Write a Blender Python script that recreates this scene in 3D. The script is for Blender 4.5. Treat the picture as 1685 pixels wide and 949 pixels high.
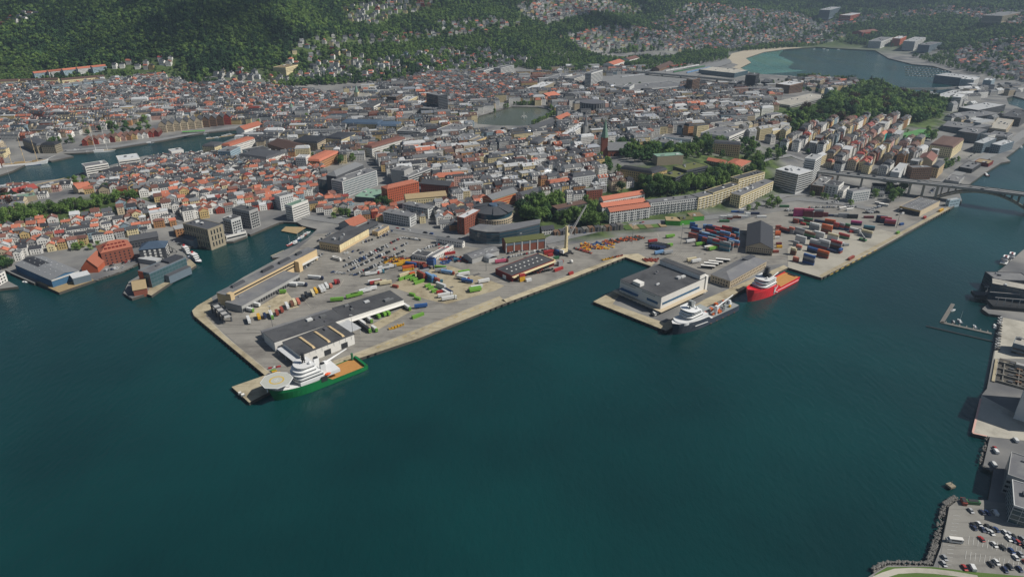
import bpy, bmesh, math, random
import numpy as np
from mathutils import Vector, Matrix
from mathutils.geometry import delaunay_2d_cdt
R = math.radians
for o in list(bpy.data.objects): bpy.data.objects.remove(o)
SC = bpy.context.scene
COL = SC.collection
random.seed(7); np.random.seed(7)
# ---------------------------------------------------------------- camera
IW, IH, FPX, PITCH, CAMH = 1685.0, 949.0, 1118.0, 25.4, 290.0
cd = bpy.data.cameras.new('camera'); cam = bpy.data.objects.new('camera', cd); COL.objects.link(cam)
cam.location = (0, 0, CAMH); cam.rotation_euler = (R(90-PITCH), 0, 0)
cd.sensor_width = 36; cd.lens = 36*FPX/IW; cd.clip_start = 1; cd.clip_end = 20000
SC.camera = cam
# ---------------------------------------------------------------- sky, sun, exposure
SUN_AZ, SUN_EL = -8.0, 46.0
wd = bpy.data.worlds.new('World'); SC.world = wd; wd.use_nodes = True
nt = wd.node_tree; nt.nodes.clear()
sky = nt.nodes.new('ShaderNodeTexSky'); sky.sky_type = 'NISHITA'; sky.sun_disc = False
sky.sun_elevation = R(SUN_EL); sky.sun_rotation = R(90-SUN_AZ); sky.altitude = 200; sky.dust_density = 1.0
bg = nt.nodes.new('ShaderNodeBackground'); bg.inputs[1].default_value = 0.052
wo = nt.nodes.new('ShaderNodeOutputWorld')
nt.links.new(sky.outputs[0], bg.inputs[0]); nt.links.new(bg.outputs[0], wo.inputs[0])
sd = bpy.data.lights.new('sun', 'SUN'); sd.energy = 4.7; sd.angle = R(0.5); sd.color = (1, 0.95, 0.87)
sun = bpy.data.objects.new('sun', sd); COL.objects.link(sun)
SUNV = Vector((math.cos(R(SUN_AZ))*math.cos(R(SUN_EL)), math.sin(R(SUN_AZ))*math.cos(R(SUN_EL)), math.sin(R(SUN_EL))))
sun.rotation_euler = SUNV.to_track_quat('Z', 'Y').to_euler(); sun.location = (0, 0, 3000)
SC.view_settings.view_transform = 'Standard'; SC.view_settings.look = 'None'
SC.view_settings.exposure = 0.1; SC.view_settings.gamma = 1
SC.render.engine = 'CYCLES'
try:
    SC.cycles.volume_bounces = 0; SC.cycles.max_bounces = 5; SC.cycles.diffuse_bounces = 2; SC.cycles.glossy_bounces = 2
    SC.cycles.transparent_max_bounces = 24
except Exception: pass
# ---------------------------------------------------------------- helpers
def lin(h):
    c = [int(h[i:i+2], 16)/255 for i in (0, 2, 4)]
    return tuple(x/12.92 if x <= .04045 else ((x+.055)/1.055)**2.4 for x in c)
def mat(name, hexc, rough=.8, var=.18, scale=.25, metal=0, spec=.3, rnd=.12, bump=0, bscale=2, dirt=None, dscale=.03, streak=None):
    m = bpy.data.materials.new(name); m.use_nodes = True
    n = m.node_tree.nodes; l = m.node_tree.links; b = n['Principled BSDF']
    c = lin(hexc)
    b.inputs['Roughness'].default_value = rough; b.inputs['Metallic'].default_value = metal
    b.inputs['Specular IOR Level'].default_value = spec
    tc = n.new('ShaderNodeNewGeometry')
    ns = n.new('ShaderNodeTexNoise'); ns.inputs['Scale'].default_value = scale; ns.inputs['Detail'].default_value = 5
    ns.inputs['Roughness'].default_value = .65
    l.new(tc.outputs['Position'], ns.inputs['Vector'])
    oi = n.new('ShaderNodeObjectInfo')
    a = n.new('ShaderNodeMath'); a.operation = 'MULTIPLY_ADD'; a.inputs[1].default_value = var*2.4; a.inputs[2].default_value = 1-var*1.2
    l.new(ns.outputs['Fac'], a.inputs[0])
    r = n.new('ShaderNodeMath'); r.operation = 'MULTIPLY_ADD'; r.inputs[1].default_value = rnd*2; r.inputs[2].default_value = 1-rnd
    l.new(oi.outputs['Random'], r.inputs[0])
    hr = n.new('ShaderNodeAttribute'); hr.attribute_name = 'hrnd'
    r2 = n.new('ShaderNodeMath'); r2.operation = 'ADD'; l.new(r.outputs[0], r2.inputs[0]); l.new(hr.outputs['Fac'], r2.inputs[1])
    mu = n.new('ShaderNodeMath'); mu.operation = 'MULTIPLY'; l.new(a.outputs[0], mu.inputs[0]); l.new(r2.outputs[0], mu.inputs[1])
    vm = n.new('ShaderNodeVectorMath'); vm.operation = 'SCALE'; vm.inputs[0].default_value = c
    l.new(mu.outputs[0], vm.inputs['Scale'])
    out = vm.outputs[0]
    if dirt:
        n2 = n.new('ShaderNodeTexNoise'); n2.inputs['Scale'].default_value = dscale; n2.inputs['Detail'].default_value = 8; n2.inputs['Roughness'].default_value = .7
        l.new(tc.outputs['Position'], n2.inputs['Vector'])
        rp = n.new('ShaderNodeValToRGB'); rp.color_ramp.elements[0].position = .47; rp.color_ramp.elements[1].position = .66
        l.new(n2.outputs['Fac'], rp.inputs[0])
        mx = n.new('ShaderNodeMix'); mx.data_type = 'RGBA'
        l.new(rp.outputs[0], mx.inputs[0]); l.new(out, mx.inputs[6]); mx.inputs[7].default_value = (*lin(dirt), 1)
        out = mx.outputs[2]
    if streak:
        for ang in (41, -49):
            mp = n.new('ShaderNodeMapping'); mp.inputs['Rotation'].default_value = (0, 0, R(-ang)); mp.inputs['Scale'].default_value = (.05, 1, 1); l.new(tc.outputs['Position'], mp.inputs['Vector'])
            n3 = n.new('ShaderNodeTexNoise'); n3.inputs['Scale'].default_value = .35; n3.inputs['Detail'].default_value = 4; l.new(mp.outputs[0], n3.inputs['Vector'])
            rp = n.new('ShaderNodeValToRGB'); rp.color_ramp.elements[0].position = .55; rp.color_ramp.elements[1].position = .74; rp.color_ramp.elements[1].color = (.55, .55, .55, 1); l.new(n3.outputs['Fac'], rp.inputs[0])
            mx = n.new('ShaderNodeMix'); mx.data_type = 'RGBA'; l.new(rp.outputs[0], mx.inputs[0]); l.new(out, mx.inputs[6]); mx.inputs[7].default_value = (*lin(streak), 1); out = mx.outputs[2]
    l.new(out, b.inputs['Base Color'])
    if bump:
        nb = n.new('ShaderNodeTexNoise'); nb.inputs['Scale'].default_value = bscale; nb.inputs['Detail'].default_value = 4
        l.new(tc.outputs['Position'], nb.inputs['Vector'])
        bp = n.new('ShaderNodeBump'); bp.inputs['Strength'].default_value = bump; bp.inputs['Distance'].default_value = .3
        l.new(nb.outputs['Fac'], bp.inputs['Height']); l.new(bp.outputs[0], b.inputs['Normal'])
    return m
M = {}
def mm(k, *a, **kw): M[k] = mat(k, *a, **kw)
# walls
for k, h in dict(white='d4d2cc', cream='cfc19a', yellow='bda574', grey='9a9a98', beige='b5a78f', redw='8c3a2c', ochre='a47a55', blue='8fa3ad',
                 pink='bf9a8e', lightgrey='bcbdbb', brick='7d4a3b', darkgrey='4a4c50', tan='c4ad86', brown='6b5443', orange='a8583c', slateblue='64727c',
                 palegreen='9fb3a4', black='2c2e31', navy='2a3a52', bluewall='3b5f7c', greenwall='4f9a3c', stone='8d8471', darkred='6e2622', cyan='2f9a92').items():
    mm(k, h, .82, .12, .35)
# roofs
for k, h in dict(r_orange='a2634e', r_red='833d36', r_rust='6e4c43', r_brown='5a463e', r_slate='46484c', r_dark='33353a', r_grey='6c6e70',
                 r_light='a9abac', r_blue='46586c', r_green='6f8a7a', r_tan='8a7a5e', r_moss='5c6038', r_felt='454649', r_felt2='54555a').items():
    mm(k, h, .78, .2, .5, bump=.25, bscale=1.6, rnd=.28, dirt=None)
for k in ('r_felt', 'r_felt2', 'r_grey'):
    pass
mm('r_metal', 'c2c5c8', .3, .08, .4, metal=.7)
mm('r_feltd', '4b4c4e', .85, .16, .08, dirt='3a3b3e', dscale=.05)
mm('r_feltl', '66676a', .85, .16, .08, dirt='7a7a78', dscale=.04)
mm('r_pale', 'a8a49a', .85, .14, .08, dirt='8d8a82', dscale=.05)
def glassmat(k, h, rough=.12, spec=.6):
    mm(k, h, rough, .3, .15, spec=spec, rnd=.3)
glassmat('glass', '20272d'); glassmat('glassblue', '2b4450', .1, .8); glassmat('glassteal', '3c5458', .12, .7); glassmat('glasslight', '6f858c', .15, .7)
# ground
mm('asphalt', '82807a', .9, .16, .06, dirt='6c6a65', dscale=.03, streak='5f5d5a')
mm('asphalt_dark', '84817a', .9, .2, .04, dirt='6a6762', dscale=.03, streak='4c4b49')
mm('patch_dark', '5a5957', .9, .2, .1); mm('concrete', 'a99f86', .9, .2, .1, dirt='7f755f', dscale=.06, streak='857b66')
mm('concrete_light', 'a5a195', .9, .12, .05, dirt='878378', dscale=.03)
mm('road', '7c7d7d', .9, .12, .05)
mm('sand', 'a39a88', .95, .12, .02)
mm('grass', '4d6430', .95, .3, .08)
mm('pitch', '4f7d4a', .95, .1, .02)
mm('quaywall', '4a4742', .9, .3, .3)
mm('rock', '6f6d69', .95, .35, .5)
mm('timber', '9a8664', .85, .25, .4)
mm('paint_white', 'c9c9c4', .7, .1, .3)
mm('paint_yellow', 'b79a3f', .7, .2, .3)
# objects
for k, h in dict(c_blue='2d5287', c_navy='25304c', c_red='9a3230', c_maroon='652a2e', c_brick='8b4335', c_orange='bb5c2e', c_white='c9cac8', c_grey='8d9092',
                 c_cream='c4b998', c_green='3b6b45', c_lime='68983a', c_magenta='a32f6d', c_pink='b3536b', c_yellow='c79a2b', c_teal='3f7384', c_lightblue='6a8fb5',
                 c_black='292b2e', c_brown='6a4636', c_salmon='b56b58', c_silver='a7a9ab', c_carblue='27406b').items():
    mm(k, h, .45, .14, .5, spec=.45, rnd=.08)
mm('tyre', '1c1c1d', .9); mm('steel', '7c7f80', .5, .15, .5, metal=.3); mm('darksteel', '2f3134', .6)
mm('shipwhite', 'd8d9d8', .45, .06, .4, spec=.4); mm('shipgreen', '11683a', .4, .1, .3, spec=.45); mm('shipred', 'cb222c', .4, .08, .3, spec=.45)
mm('shipnavy', '343c48', .45, .14, .3, spec=.4); mm('shipdeck', 'b08048', .85, .22, .4); mm('antifoul', '5c231f', .7)
mm('lifeorange', 'd2521f', .5); mm('deckgrey', '8b908f', .8, .15, .4); mm('helideck', 'a9aba3', .8, .1, .4); mm('deckgreen', '2f6b4c', .7)
mm('stone2', '6a6863', .9, .3, .4)
mm('trunk', '4b3d30', .95, .3, 1)

class MB:
    def __init__(s): s.v = []; s.f = []; s.m = []
    def add(s, vs, fs, mi=0):
        o = len(s.v); s.v.extend(vs)
        for f in fs: s.f.append(tuple(i+o for i in f)); s.m.append(mi)
        return s
    def box(s, cx, cy, z0, sx, sy, sz, rot=0, mi=0, top=1.0, bottom=True):
        c, n = math.cos(rot), math.sin(rot); vs = []
        for z, k in ((z0, 1.0), (z0+sz, top)):
            for a, b in ((-1, -1), (1, -1), (1, 1), (-1, 1)):
                x, y = a*sx/2*k, b*sy/2*k
                vs.append((cx+x*c-y*n, cy+x*n+y*c, z))
        fs = [(4, 5, 6, 7), (0, 1, 5, 4), (1, 2, 6, 5), (2, 3, 7, 6), (3, 0, 4, 7)]
        if bottom: fs.append((3, 2, 1, 0))
        return s.add(vs, fs, mi)
    def prism(s, pts, z0, z1, mi=0, bottom=True):
        n = len(pts); 
        a = sum(pts[i][0]*pts[(i+1) % n][1]-pts[(i+1) % n][0]*pts[i][1] for i in range(n))
        if a < 0: pts = pts[::-1]
        vs = [(x, y, z0) for x, y in pts]+[(x, y, z1) for x, y in pts]
        fs = [tuple(range(n, 2*n))]+[(i, (i+1) % n, n+(i+1) % n, n+i) for i in range(n)]
        if bottom: fs.append(tuple(range(n-1, -1, -1)))
        return s.add(vs, fs, mi)
    def cyl(s, cx, cy, z0, z1, r0, r1=None, n=12, mi=0):
        r1 = r0 if r1 is None else r1
        vs = [(cx+r0*math.cos(2*math.pi*i/n), cy+r0*math.sin(2*math.pi*i/n), z0) for i in range(n)]
        vs += [(cx+r1*math.cos(2*math.pi*i/n), cy+r1*math.sin(2*math.pi*i/n), z1) for i in range(n)]
        return s.add(vs, [tuple(range(n, 2*n)), tuple(range(n-1, -1, -1))]+[(i, (i+1) % n, n+(i+1) % n, n+i) for i in range(n)], mi)
    def bar(s, p, q, r, n=6, mi=0, r2=None):
        p, q = Vector(p), Vector(q); d = (q-p)
        if d.length < 1e-6: return s
        d.normalize(); u = d.orthogonal().normalized(); w = d.cross(u); r2 = r if r2 is None else r2
        vs = [tuple(p+(u*math.cos(2*math.pi*i/n)+w*math.sin(2*math.pi*i/n))*r) for i in range(n)]
        vs += [tuple(q+(u*math.cos(2*math.pi*i/n)+w*math.sin(2*math.pi*i/n))*r2) for i in range(n)]
        return s.add(vs, [tuple(range(n, 2*n)), tuple(range(n-1, -1, -1))]+[(i, (i+1) % n, n+(i+1) % n, n+i) for i in range(n)], mi)
    def dome(s, cx, cy, cz, r, n=10, k=5, full=True, sz=1, mi=0):
        vs = []; a0 = -math.pi/2 if full else 0
        for j in range(k+1):
            t = a0+(math.pi/2-a0)*j/k
            for i in range(n):
                a = 2*math.pi*i/n; vs.append((cx+r*math.cos(t)*math.cos(a), cy+r*math.cos(t)*math.sin(a), cz+r*sz*math.sin(t)))
        fs = [(j*n+i, j*n+(i+1) % n, (j+1)*n+(i+1) % n, (j+1)*n+i) for j in range(k) for i in range(n)]
        return s.add(vs, fs, mi)
    def mesh(s, name, mats, smooth=False):
        me = bpy.data.meshes.new(name); me.from_pydata(s.v, [], s.f)
        for m in (mats if isinstance(mats, (list, tuple)) else [mats]): me.materials.append(M[m] if isinstance(m, str) else m)
        if any(s.m): me.polygons.foreach_set('material_index', s.m)
        if smooth: me.polygons.foreach_set('use_smooth', [True]*len(me.polygons))
        me.update(); return me
    def build(s, name, mats, parent=None, smooth=False, loc=None):
        return link(name, s.mesh(name, mats, smooth), parent, loc)
def link(name, me, parent=None, loc=None):
    o = bpy.data.objects.new(name, me); COL.objects.link(o)
    if parent: o.parent = parent
    if loc is not None: o.location = loc
    return o
def tag(o, label, cat=None, group=None, kind=None):
    if label: o['label'] = label
    if cat: o['category'] = cat
    if group: o['group'] = group
    if kind: o['kind'] = kind
    return o
def thing(name, label, cat, loc=(0, 0, 0), rz=0, group=None):
    o = bpy.data.objects.new(name, None); COL.objects.link(o); o.empty_display_size = .5
    o.location = loc; o.rotation_euler = (0, 0, rz); return tag(o, label, cat, group)
def struct(name, mb, m, smooth=False):
    o = mb.build(name, m, None, smooth); o['kind'] = 'structure'; return o
def stuffpart(o): o['kind'] = 'stuff'; return o
# ---------------------------------------------------------------- from photograph directions to places on the ground
cp, sp = math.cos(R(PITCH)), math.sin(R(PITCH))
def ray(x, y):
    a = (x-IW/2)/FPX; b = (y-IH/2)/FPX
    return a, cp-b*sp, -(sp+b*cp)
def G(x, y, z=0.0):
    dx, dy, dz = ray(x, y)
    if dz > -0.02: dz = -0.02
    t = (z-CAMH)/dz
    return (dx*t, dy*t)
QZ = 2.5
COAST = [(-60, 486), (0, 475), (30, 471), (13, 462), (8, 444), (20, 450), (56, 466), (60, 464), (97, 481), (155, 461), (166, 457), (200, 446), (215, 439), (229, 432),
 (231, 440), (229, 453), (212, 463), (203, 482), (217, 491), (241, 483), (249, 486), (323, 436), (297, 411), (302, 409), (317, 405), (327, 403), (338, 407), (369, 398), (384, 397),
 (405, 389), (408, 384), (412, 386), (459, 366), (466, 365), (489, 366), (497, 371), (522, 377), (507, 391), (485, 404), (465, 413), (447, 421), (448, 424), (461, 423), (400, 456),
 (348, 489), (324, 503), (316, 511), (319, 519), (377, 568), (436, 617), (381, 636), (410, 662), (462, 634), (591, 589), (690, 556), (820, 503), (930, 462), (1029, 423),
 (1072, 438), (1012, 478), (976, 496), (1096, 544), (1165, 508), (1225, 475), (1297, 440), (1352, 457), (1445, 409), (1564, 343), (1583, 330), (1579, 318), (1599, 300), (1617, 287),
 (1629, 279), (1647, 268), (1663, 265), (1655, 259), (1669, 249), (1690, 232), (1760, 190)]
VFAR = [(-140, 316), (0, 288), (21, 281), (64, 260), (84, 265), (121, 257), (103, 253), (142, 251), (195, 243), (233, 237), (270, 231), (304, 224), (342, 218), (391, 213)]
VNEAR = [(391, 225), (352, 240), (341, 248), (305, 256), (274, 252), (236, 257), (178, 273), (134, 284), (127, 289), (122, 292), (53, 299), (40, 304), (0, 305), (-150, 348)]
LILLE = [(784, 199), (788, 191), (842, 175.6), (885, 176), (902, 179), (910, 185), (874, 205), (860, 207), (823, 207), (786, 204)]
STORE = [(1234, 119), (1218, 112), (1236, 103), (1227, 96), (1257, 86), (1293, 81), (1322, 79), (1342, 77.5), (1399, 81), (1440, 83), (1462, 96), (1502, 106), (1536, 109), (1566, 118), (1563, 128),
 (1590, 142), (1592, 150), (1540, 157), (1478, 157), (1440, 140), (1379, 131), (1318, 126), (1250, 122)]
INLET = [(1656, 161), (1667, 158), (1690, 164), (1720, 168), (1740, 184), (1690, 183), (1673, 175), (1660, 172)]
RIGHT = [(1700, 400), (1681, 413), (1668, 425), (1654, 437), (1640, 448), (1637, 462), (1614, 488), (1632, 493), (1616, 508), (1627, 516), (1648, 519), (1639, 560), (1624, 639), (1615, 650),
 (1600, 712), (1629, 718), (1618, 765), (1635, 772), (1626, 822), (1580, 822), (1562, 835), (1548, 900), (1536, 931), (1460, 930), (1440, 941), (1410, 960), (1395, 1080)]
def W2(l, z=QZ): return [G(x, y, z) for x, y in l]
main_w = W2(COAST)+[(2600, 1900), (6300, 2600), (6300, 6300), (-6300, 6300), (-6300, 2100)]+W2(VFAR)+W2(VNEAR)+[(-1050, 880)]
lille_w, store_w, inlet_w = W2(LILLE), W2(STORE), W2(INLET)
right_w = W2(RIGHT)+[(900, 150), (1500, 200), (1800, 700), (1300, 900)]
def inside(P, poly):
    x, y = P[:, 0], P[:, 1]; r = np.zeros(len(P), bool); n = len(poly)
    for i in range(n):
        x1, y1 = poly[i]; x2, y2 = poly[(i+1) % n]
        if y1 == y2: continue
        c = ((y1 > y) != (y2 > y)); r ^= c & (x < (x2-x1)*(y-y1)/(y2-y1)+x1)
    return r
def segdist(P, poly, close=True):
    d = np.full(len(P), 1e9); n = len(poly)
    for i in range(n if close else n-1):
        a = np.array(poly[i]); b = np.array(poly[(i+1) % n]); ab = b-a
        t = np.clip(((P-a)@ab)/max(ab@ab, 1e-9), 0, 1); q = P-(a+t[:, None]*ab)
        d = np.minimum(d, np.hypot(q[:, 0], q[:, 1]))
    return d
# flat harbour yards
YARD_J = [(316, 511), (436, 617), (381, 636), (410, 662), (591, 589), (820, 503), (1029, 423), (1072, 438), (976, 496), (1096, 544), (1297, 440), (1352, 457), (1564, 343), (1500, 322), (1420, 335),
 (1330, 333), (1260, 350), (1170, 372), (1050, 380), (950, 397), (850, 412), (770, 402), (680, 385), (600, 372), (500, 365), (461, 423)]
yard_w = W2(YARD_J)
# heights of the land: (x, y, z) seen in the photograph
CTRL = [(0, 420, 4), (60, 410, 5), (150, 400, 5), (30, 350, 16), (120, 338, 20), (220, 335, 22), (320, 310, 20), (420, 295, 13), (500, 275, 7), (250, 380, 9), (330, 350, 10), (440, 330, 6), (100, 300, 6), (250, 270, 6),
 (560, 300, 5), (640, 280, 5), (600, 340, 4), (700, 350, 5), (700, 260, 5), (780, 340, 8), (850, 330, 12), (850, 240, 7), (900, 330, 20), (950, 300, 27), (900, 280, 18), (1000, 260, 26), (1060, 285, 36), (1150, 275, 36), (1100, 320, 24),
 (1200, 235, 36), (1300, 205, 33), (1400, 190, 26), (1480, 180, 14), (1400, 285, 10), (1300, 265, 16), (1240, 290, 18), (1000, 360, 6), (1100, 345, 7), (1200, 330, 6), (1480, 300, 5), (1450, 230, 10), (1560, 250, 4), (1620, 200, 4), (1100, 210, 24), (1050, 190, 12),
 (600, 200, 4), (700, 190, 4), (760, 170, 4), (820, 160, 5), (920, 210, 6), (1000, 150, 4), (1100, 140, 4), (1200, 140, 4), (950, 130, 5), (1180, 105, 4), (1300, 140, 4), (1600, 170, 4), (1685, 200, 4),
 (30, 215, 8), (100, 205, 10), (200, 195, 12), (300, 180, 14), (400, 180, 10), (500, 170, 8), (560, 150, 14),
 (0, 150, 40), (0, 120, 62), (100, 130, 52), (200, 120, 58), (300, 145, 30), (350, 120, 55), (420, 130, 44), (100, 80, 100), (0, 60, 128), (200, 60, 126), (400, 60, 126), (0, 0, 200), (200, 0, 202), (400, 0, 204),
 (480, 105, 62), (500, 60, 118), (560, 90, 76), (600, 120, 36), (600, 40, 128), (600, 0, 190), (700, 100, 48), (700, 60, 92), (760, 30, 132), (800, 0, 176), (850, 110, 20), (850, 60, 80), (900, 90, 35), (950, 40, 96), (950, 0, 160), (1000, 90, 14), (1050, 60, 48), (1050, 20, 98), (1100, 0, 130),
 (1130, 80, 10), (1150, 40, 60), (1200, 10, 110), (1200, 60, 22), (1300, 60, 14), (1300, 30, 64), (1300, 0, 120), (1400, 60, 16), (1400, 20, 80), (1450, 0, 120), (1500, 70, 16), (1500, 30, 70), (1560, 90, 12), (1600, 60, 44), (1600, 10, 115), (1640, 110, 18), (1685, 90, 34), (1685, 40, 90), (1685, 0, 140), (1685, 130, 12), (1750, 60, 80)]
cw = []; cz = []
for x, y, z in CTRL:
    q = G(x, y, z); cw.append(q); cz.append(z)
for x, y, z in [(-2600, 3200, 330), (-800, 3000, 330), (600, 3600, 330), (1800, 4600, 360), (3200, 4600, 380), (4300, 3600, 300), (-2600, 2200, 220), (0, 5200, 560), (-3500, 5200, 560), (3500, 6000, 560), (5500, 5000, 420), (-3500, 2400, 220), (3600, 2400, 90), (-5500, 4000, 480), (-1400, 1700, 60), (-1300, 1100, 8), (700, 500, 3), (900, 700, 8), (2200, 1500, 12), (5800, 2800, 200)]:
    cw.append((x, y)); cz.append(z)
cw = np.array(cw)/1000.0; cz = np.array(cz, float)
def tps(r2): return np.where(r2 > 1e-12, .5*r2*np.log(np.maximum(r2, 1e-12)), 0)
K = tps(((cw[:, None]-cw[None])**2).sum(2))+np.eye(len(cw))*2e-3
Pm = np.c_[np.ones(len(cw)), cw]; A = np.block([[K, Pm], [Pm.T, np.zeros((3, 3))]])
sol = np.linalg.solve(A, np.r_[cz, 0, 0, 0])
GX0, GY0, GS = -3000.0, 100.0, 15.0; NX, NY = 500, 400
gx = GX0+GS*np.arange(NX); gy = GY0+GS*np.arange(NY)
gp = np.stack(np.meshgrid(gx, gy), -1).reshape(-1, 2)
def rbf(P):
    q = P/1000.0; r = sol[-3]+sol[-2]*q[:, 0]+sol[-1]*q[:, 1]
    for i in range(len(cw)): r = r+sol[i]*tps(((q-cw[i])**2).sum(1))
    return r
def height_raw(P):
    h = np.maximum(rbf(P), QZ)
    d = np.minimum.reduce([segdist(P, main_w), segdist(P, lille_w), segdist(P, store_w), segdist(P, inlet_w), segdist(P, right_w)])
    dy = segdist(P, yard_w); dy[inside(P, yard_w)] = 0
    d = np.minimum(d, dy)
    t = np.clip((d-12)/70, 0, 1); t = t*t*(3-2*t)
    rw = inside(P, right_w); t[rw] = 0
    return QZ+(h-QZ)*t
HM = height_raw(gp).reshape(NY, NX)
def hz(x, y):
    u = min(max((x-GX0)/GS, 0), NX-1.001); v = min(max((y-GY0)/GS, 0), NY-1.001)
    i, j = int(u), int(v); a, b = u-i, v-j
    return float((HM[j, i]*(1-a)+HM[j, i+1]*a)*(1-b)+(HM[j+1, i]*(1-a)+HM[j+1, i+1]*a)*b)
def hit(x, y, up=0.0):
    """where the photograph's ray meets the land (raised by up)"""
    dx, dy, dz = ray(x, y); t = 250.0; s = 8.0
    while t < 9000:
        if CAMH+dz*t <= hz(dx*t, dy*t)+up: break
        t += s
    lo, hi = t-s, t
    for _ in range(12):
        m = (lo+hi)/2
        if CAMH+dz*m <= hz(dx*m, dy*m)+up: hi = m
        else: lo = m
    return Vector((dx*hi, dy*hi, hz(dx*hi, dy*hi)))
def topx(p):
    x, y, z = p[0], p[1], p[2]-CAMH
    d = y*cp-z*sp; v = y*sp+z*cp
    return IW/2+FPX*x/d, IH/2-FPX*v/d
LANDM = (inside(gp, main_w) | inside(gp, right_w)) & ~inside(gp, lille_w) & ~inside(gp, store_w) & ~inside(gp, inlet_w)
LANDM = LANDM.reshape(NY, NX)
def onland(x, y):
    i = int(round((x-GX0)/GS)); j = int(round((y-GY0)/GS))
    return 0 <= i < NX and 0 <= j < NY and bool(LANDM[j, i])
def dens_poly(poly, step):
    out = []
    n = len(poly)
    for i in range(n):
        a = Vector(poly[i]); b = Vector(poly[(i+1) % n]); k = max(1, int((b-a).length/step))
        k = min(k, 60)
        for j in range(k): out.append(tuple(a+(b-a)*j/k))
    return out
# green places of the ground (parks, gardens, hillsides)
GREEN = [W2(p, 20) for p in (
 [(840, 330), (1000, 300), (1280, 250), (1290, 300), (1130, 340), (1000, 365), (860, 372)],
 [(1220, 200), (1430, 125), (1570, 150), (1560, 200), (1420, 215), (1280, 235)],
 [(0, 345), (230, 322), (240, 335), (110, 362), (0, 380)])]
def make_land(name, outer, holes, stepn, region):
    x0, x1, y0, y1 = region
    pts = []; edges = []
    def addloop(l):
        o = len(pts); pts.extend(l); n = len(l)
        edges.extend((o+i, o+(i+1) % n) for i in range(n))
    loops = [dens_poly(outer, 40)]+[dens_poly(h, 40) for h in holes]
    for l in loops: addloop(l)
    nb = len(pts)
    gxs = np.arange(x0, x1, stepn); gys = np.arange(y0, y1, stepn)
    g = np.stack(np.meshgrid(gxs, gys), -1).reshape(-1, 2)
    co = np.stack(np.meshgrid(np.arange(-6200, 6250, 250.), np.arange(300, 6250, 250.)), -1).reshape(-1, 2)
    co = co[(co[:, 0] < x0-60) | (co[:, 0] > x1+60) | (co[:, 1] > y1+60) | (co[:, 1] < y0-60)]
    if y1 > 3000:
        mid = np.stack(np.meshgrid(np.arange(-2600, 4500, 50.), np.arange(1300, 5700, 50.)), -1).reshape(-1, 2)
        mid = mid[(mid[:, 0] < x0-30) | (mid[:, 0] > x1+30) | (mid[:, 1] > y1+30)]; co = co[(co[:, 0] < -2700) | (co[:, 0] > 4600) | (co[:, 1] > 5800) | (co[:, 1] < 1200)]
        g = np.r_[g, mid]
    g = np.r_[g, co]
    k = inside(g, outer)
    for h in holes: k &= ~inside(g, h)
    g = g[k]
    d = np.minimum.reduce([segdist(g, l) for l in [outer]+holes])
    g = g[d > 8]
    pts += [tuple(q) for q in g]
    vs, es, fs, ov, oe, of = delaunay_2d_cdt([Vector(p) for p in pts], edges, [], 0, 1e-4)
    P = np.array([(v.x, v.y) for v in vs])
    fc = np.array([[P[f].mean(0)[0], P[f].mean(0)[1]] for f in fs])
    keep = inside(fc, outer)
    for h in holes: keep &= ~inside(fc, h)
    Z = height_raw(P)
    mb = MB(); mb.v = [(P[i, 0], P[i, 1], Z[i]) for i in range(len(P))]
    mb.f = [tuple(f) for f, kk in zip(fs, keep) if kk]; mb.m = [0]*len(mb.f)
    # quay walls below the edge
    for l in loops:
        n = len(l)
        for i in range(n):
            a, b = l[i], l[(i+1) % n]
            if max(abs(a[0]), abs(b[0])) > 6000 or max(a[1], b[1]) > 6000: continue
            mb.add([(a[0], a[1], QZ), (b[0], b[1], QZ), (b[0], b[1], -3), (a[0], a[1], -3)], [(0, 1, 2, 3)], 1)
    o = mb.build(name, ['ground_mix', 'quaywall']); o['kind'] = 'structure'
    me = o.data; at = me.attributes.new('green', 'FLOAT', 'POINT')
    gr = np.clip((Z-30)/25, 0, 1)*np.clip((P[:, 1]-1250)/150, 0, 1)
    gr = np.maximum(gr, np.clip((P[:, 1]-2500)/400, 0, 1))
    for gpoly in GREEN: gr[inside(P, gpoly)] = 1
    gv = np.zeros(len(me.vertices), np.float32); gv[:len(gr)] = gr
    at.data.foreach_set('value', gv)
    return o
gm = bpy.data.materials.new('ground_mix'); gm.use_nodes = True; M['ground_mix'] = gm
n = gm.node_tree.nodes; l = gm.node_tree.links; b = n['Principled BSDF']; b.inputs['Roughness'].default_value = .92; b.inputs['Specular IOR Level'].default_value = .2
at = n.new('ShaderNodeAttribute'); at.attribute_name = 'green'
ge = n.new('ShaderNodeNewGeometry'); ns = n.new('ShaderNodeTexNoise'); ns.inputs['Scale'].default_value = .02; ns.inputs['Detail'].default_value = 8; l.new(ge.outputs['Position'], ns.inputs['Vector'])
r1 = n.new('ShaderNodeValToRGB'); r1.color_ramp.elements[0].color = (*lin('5c5d5f'), 1); r1.color_ramp.elements[1].color = (*lin('84837f'), 1); r1.color_ramp.elements[0].position = .35; r1.color_ramp.elements[1].position = .65
r2 = n.new('ShaderNodeValToRGB'); r2.color_ramp.elements[0].color = (*lin('2c3a22'), 1); r2.color_ramp.elements[1].color = (*lin('5a6a3c'), 1); r2.color_ramp.elements[0].position = .35; r2.color_ramp.elements[1].position = .7
n2 = n.new('ShaderNodeTexNoise'); n2.inputs['Scale'].default_value = .06; n2.inputs['Detail'].default_value = 6; l.new(ge.outputs['Position'], n2.inputs['Vector'])
l.new(ns.outputs['Fac'], r1.inputs[0]); l.new(n2.outputs['Fac'], r2.inputs[0])
mx = n.new('ShaderNodeMix'); mx.data_type = 'RGBA'
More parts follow.
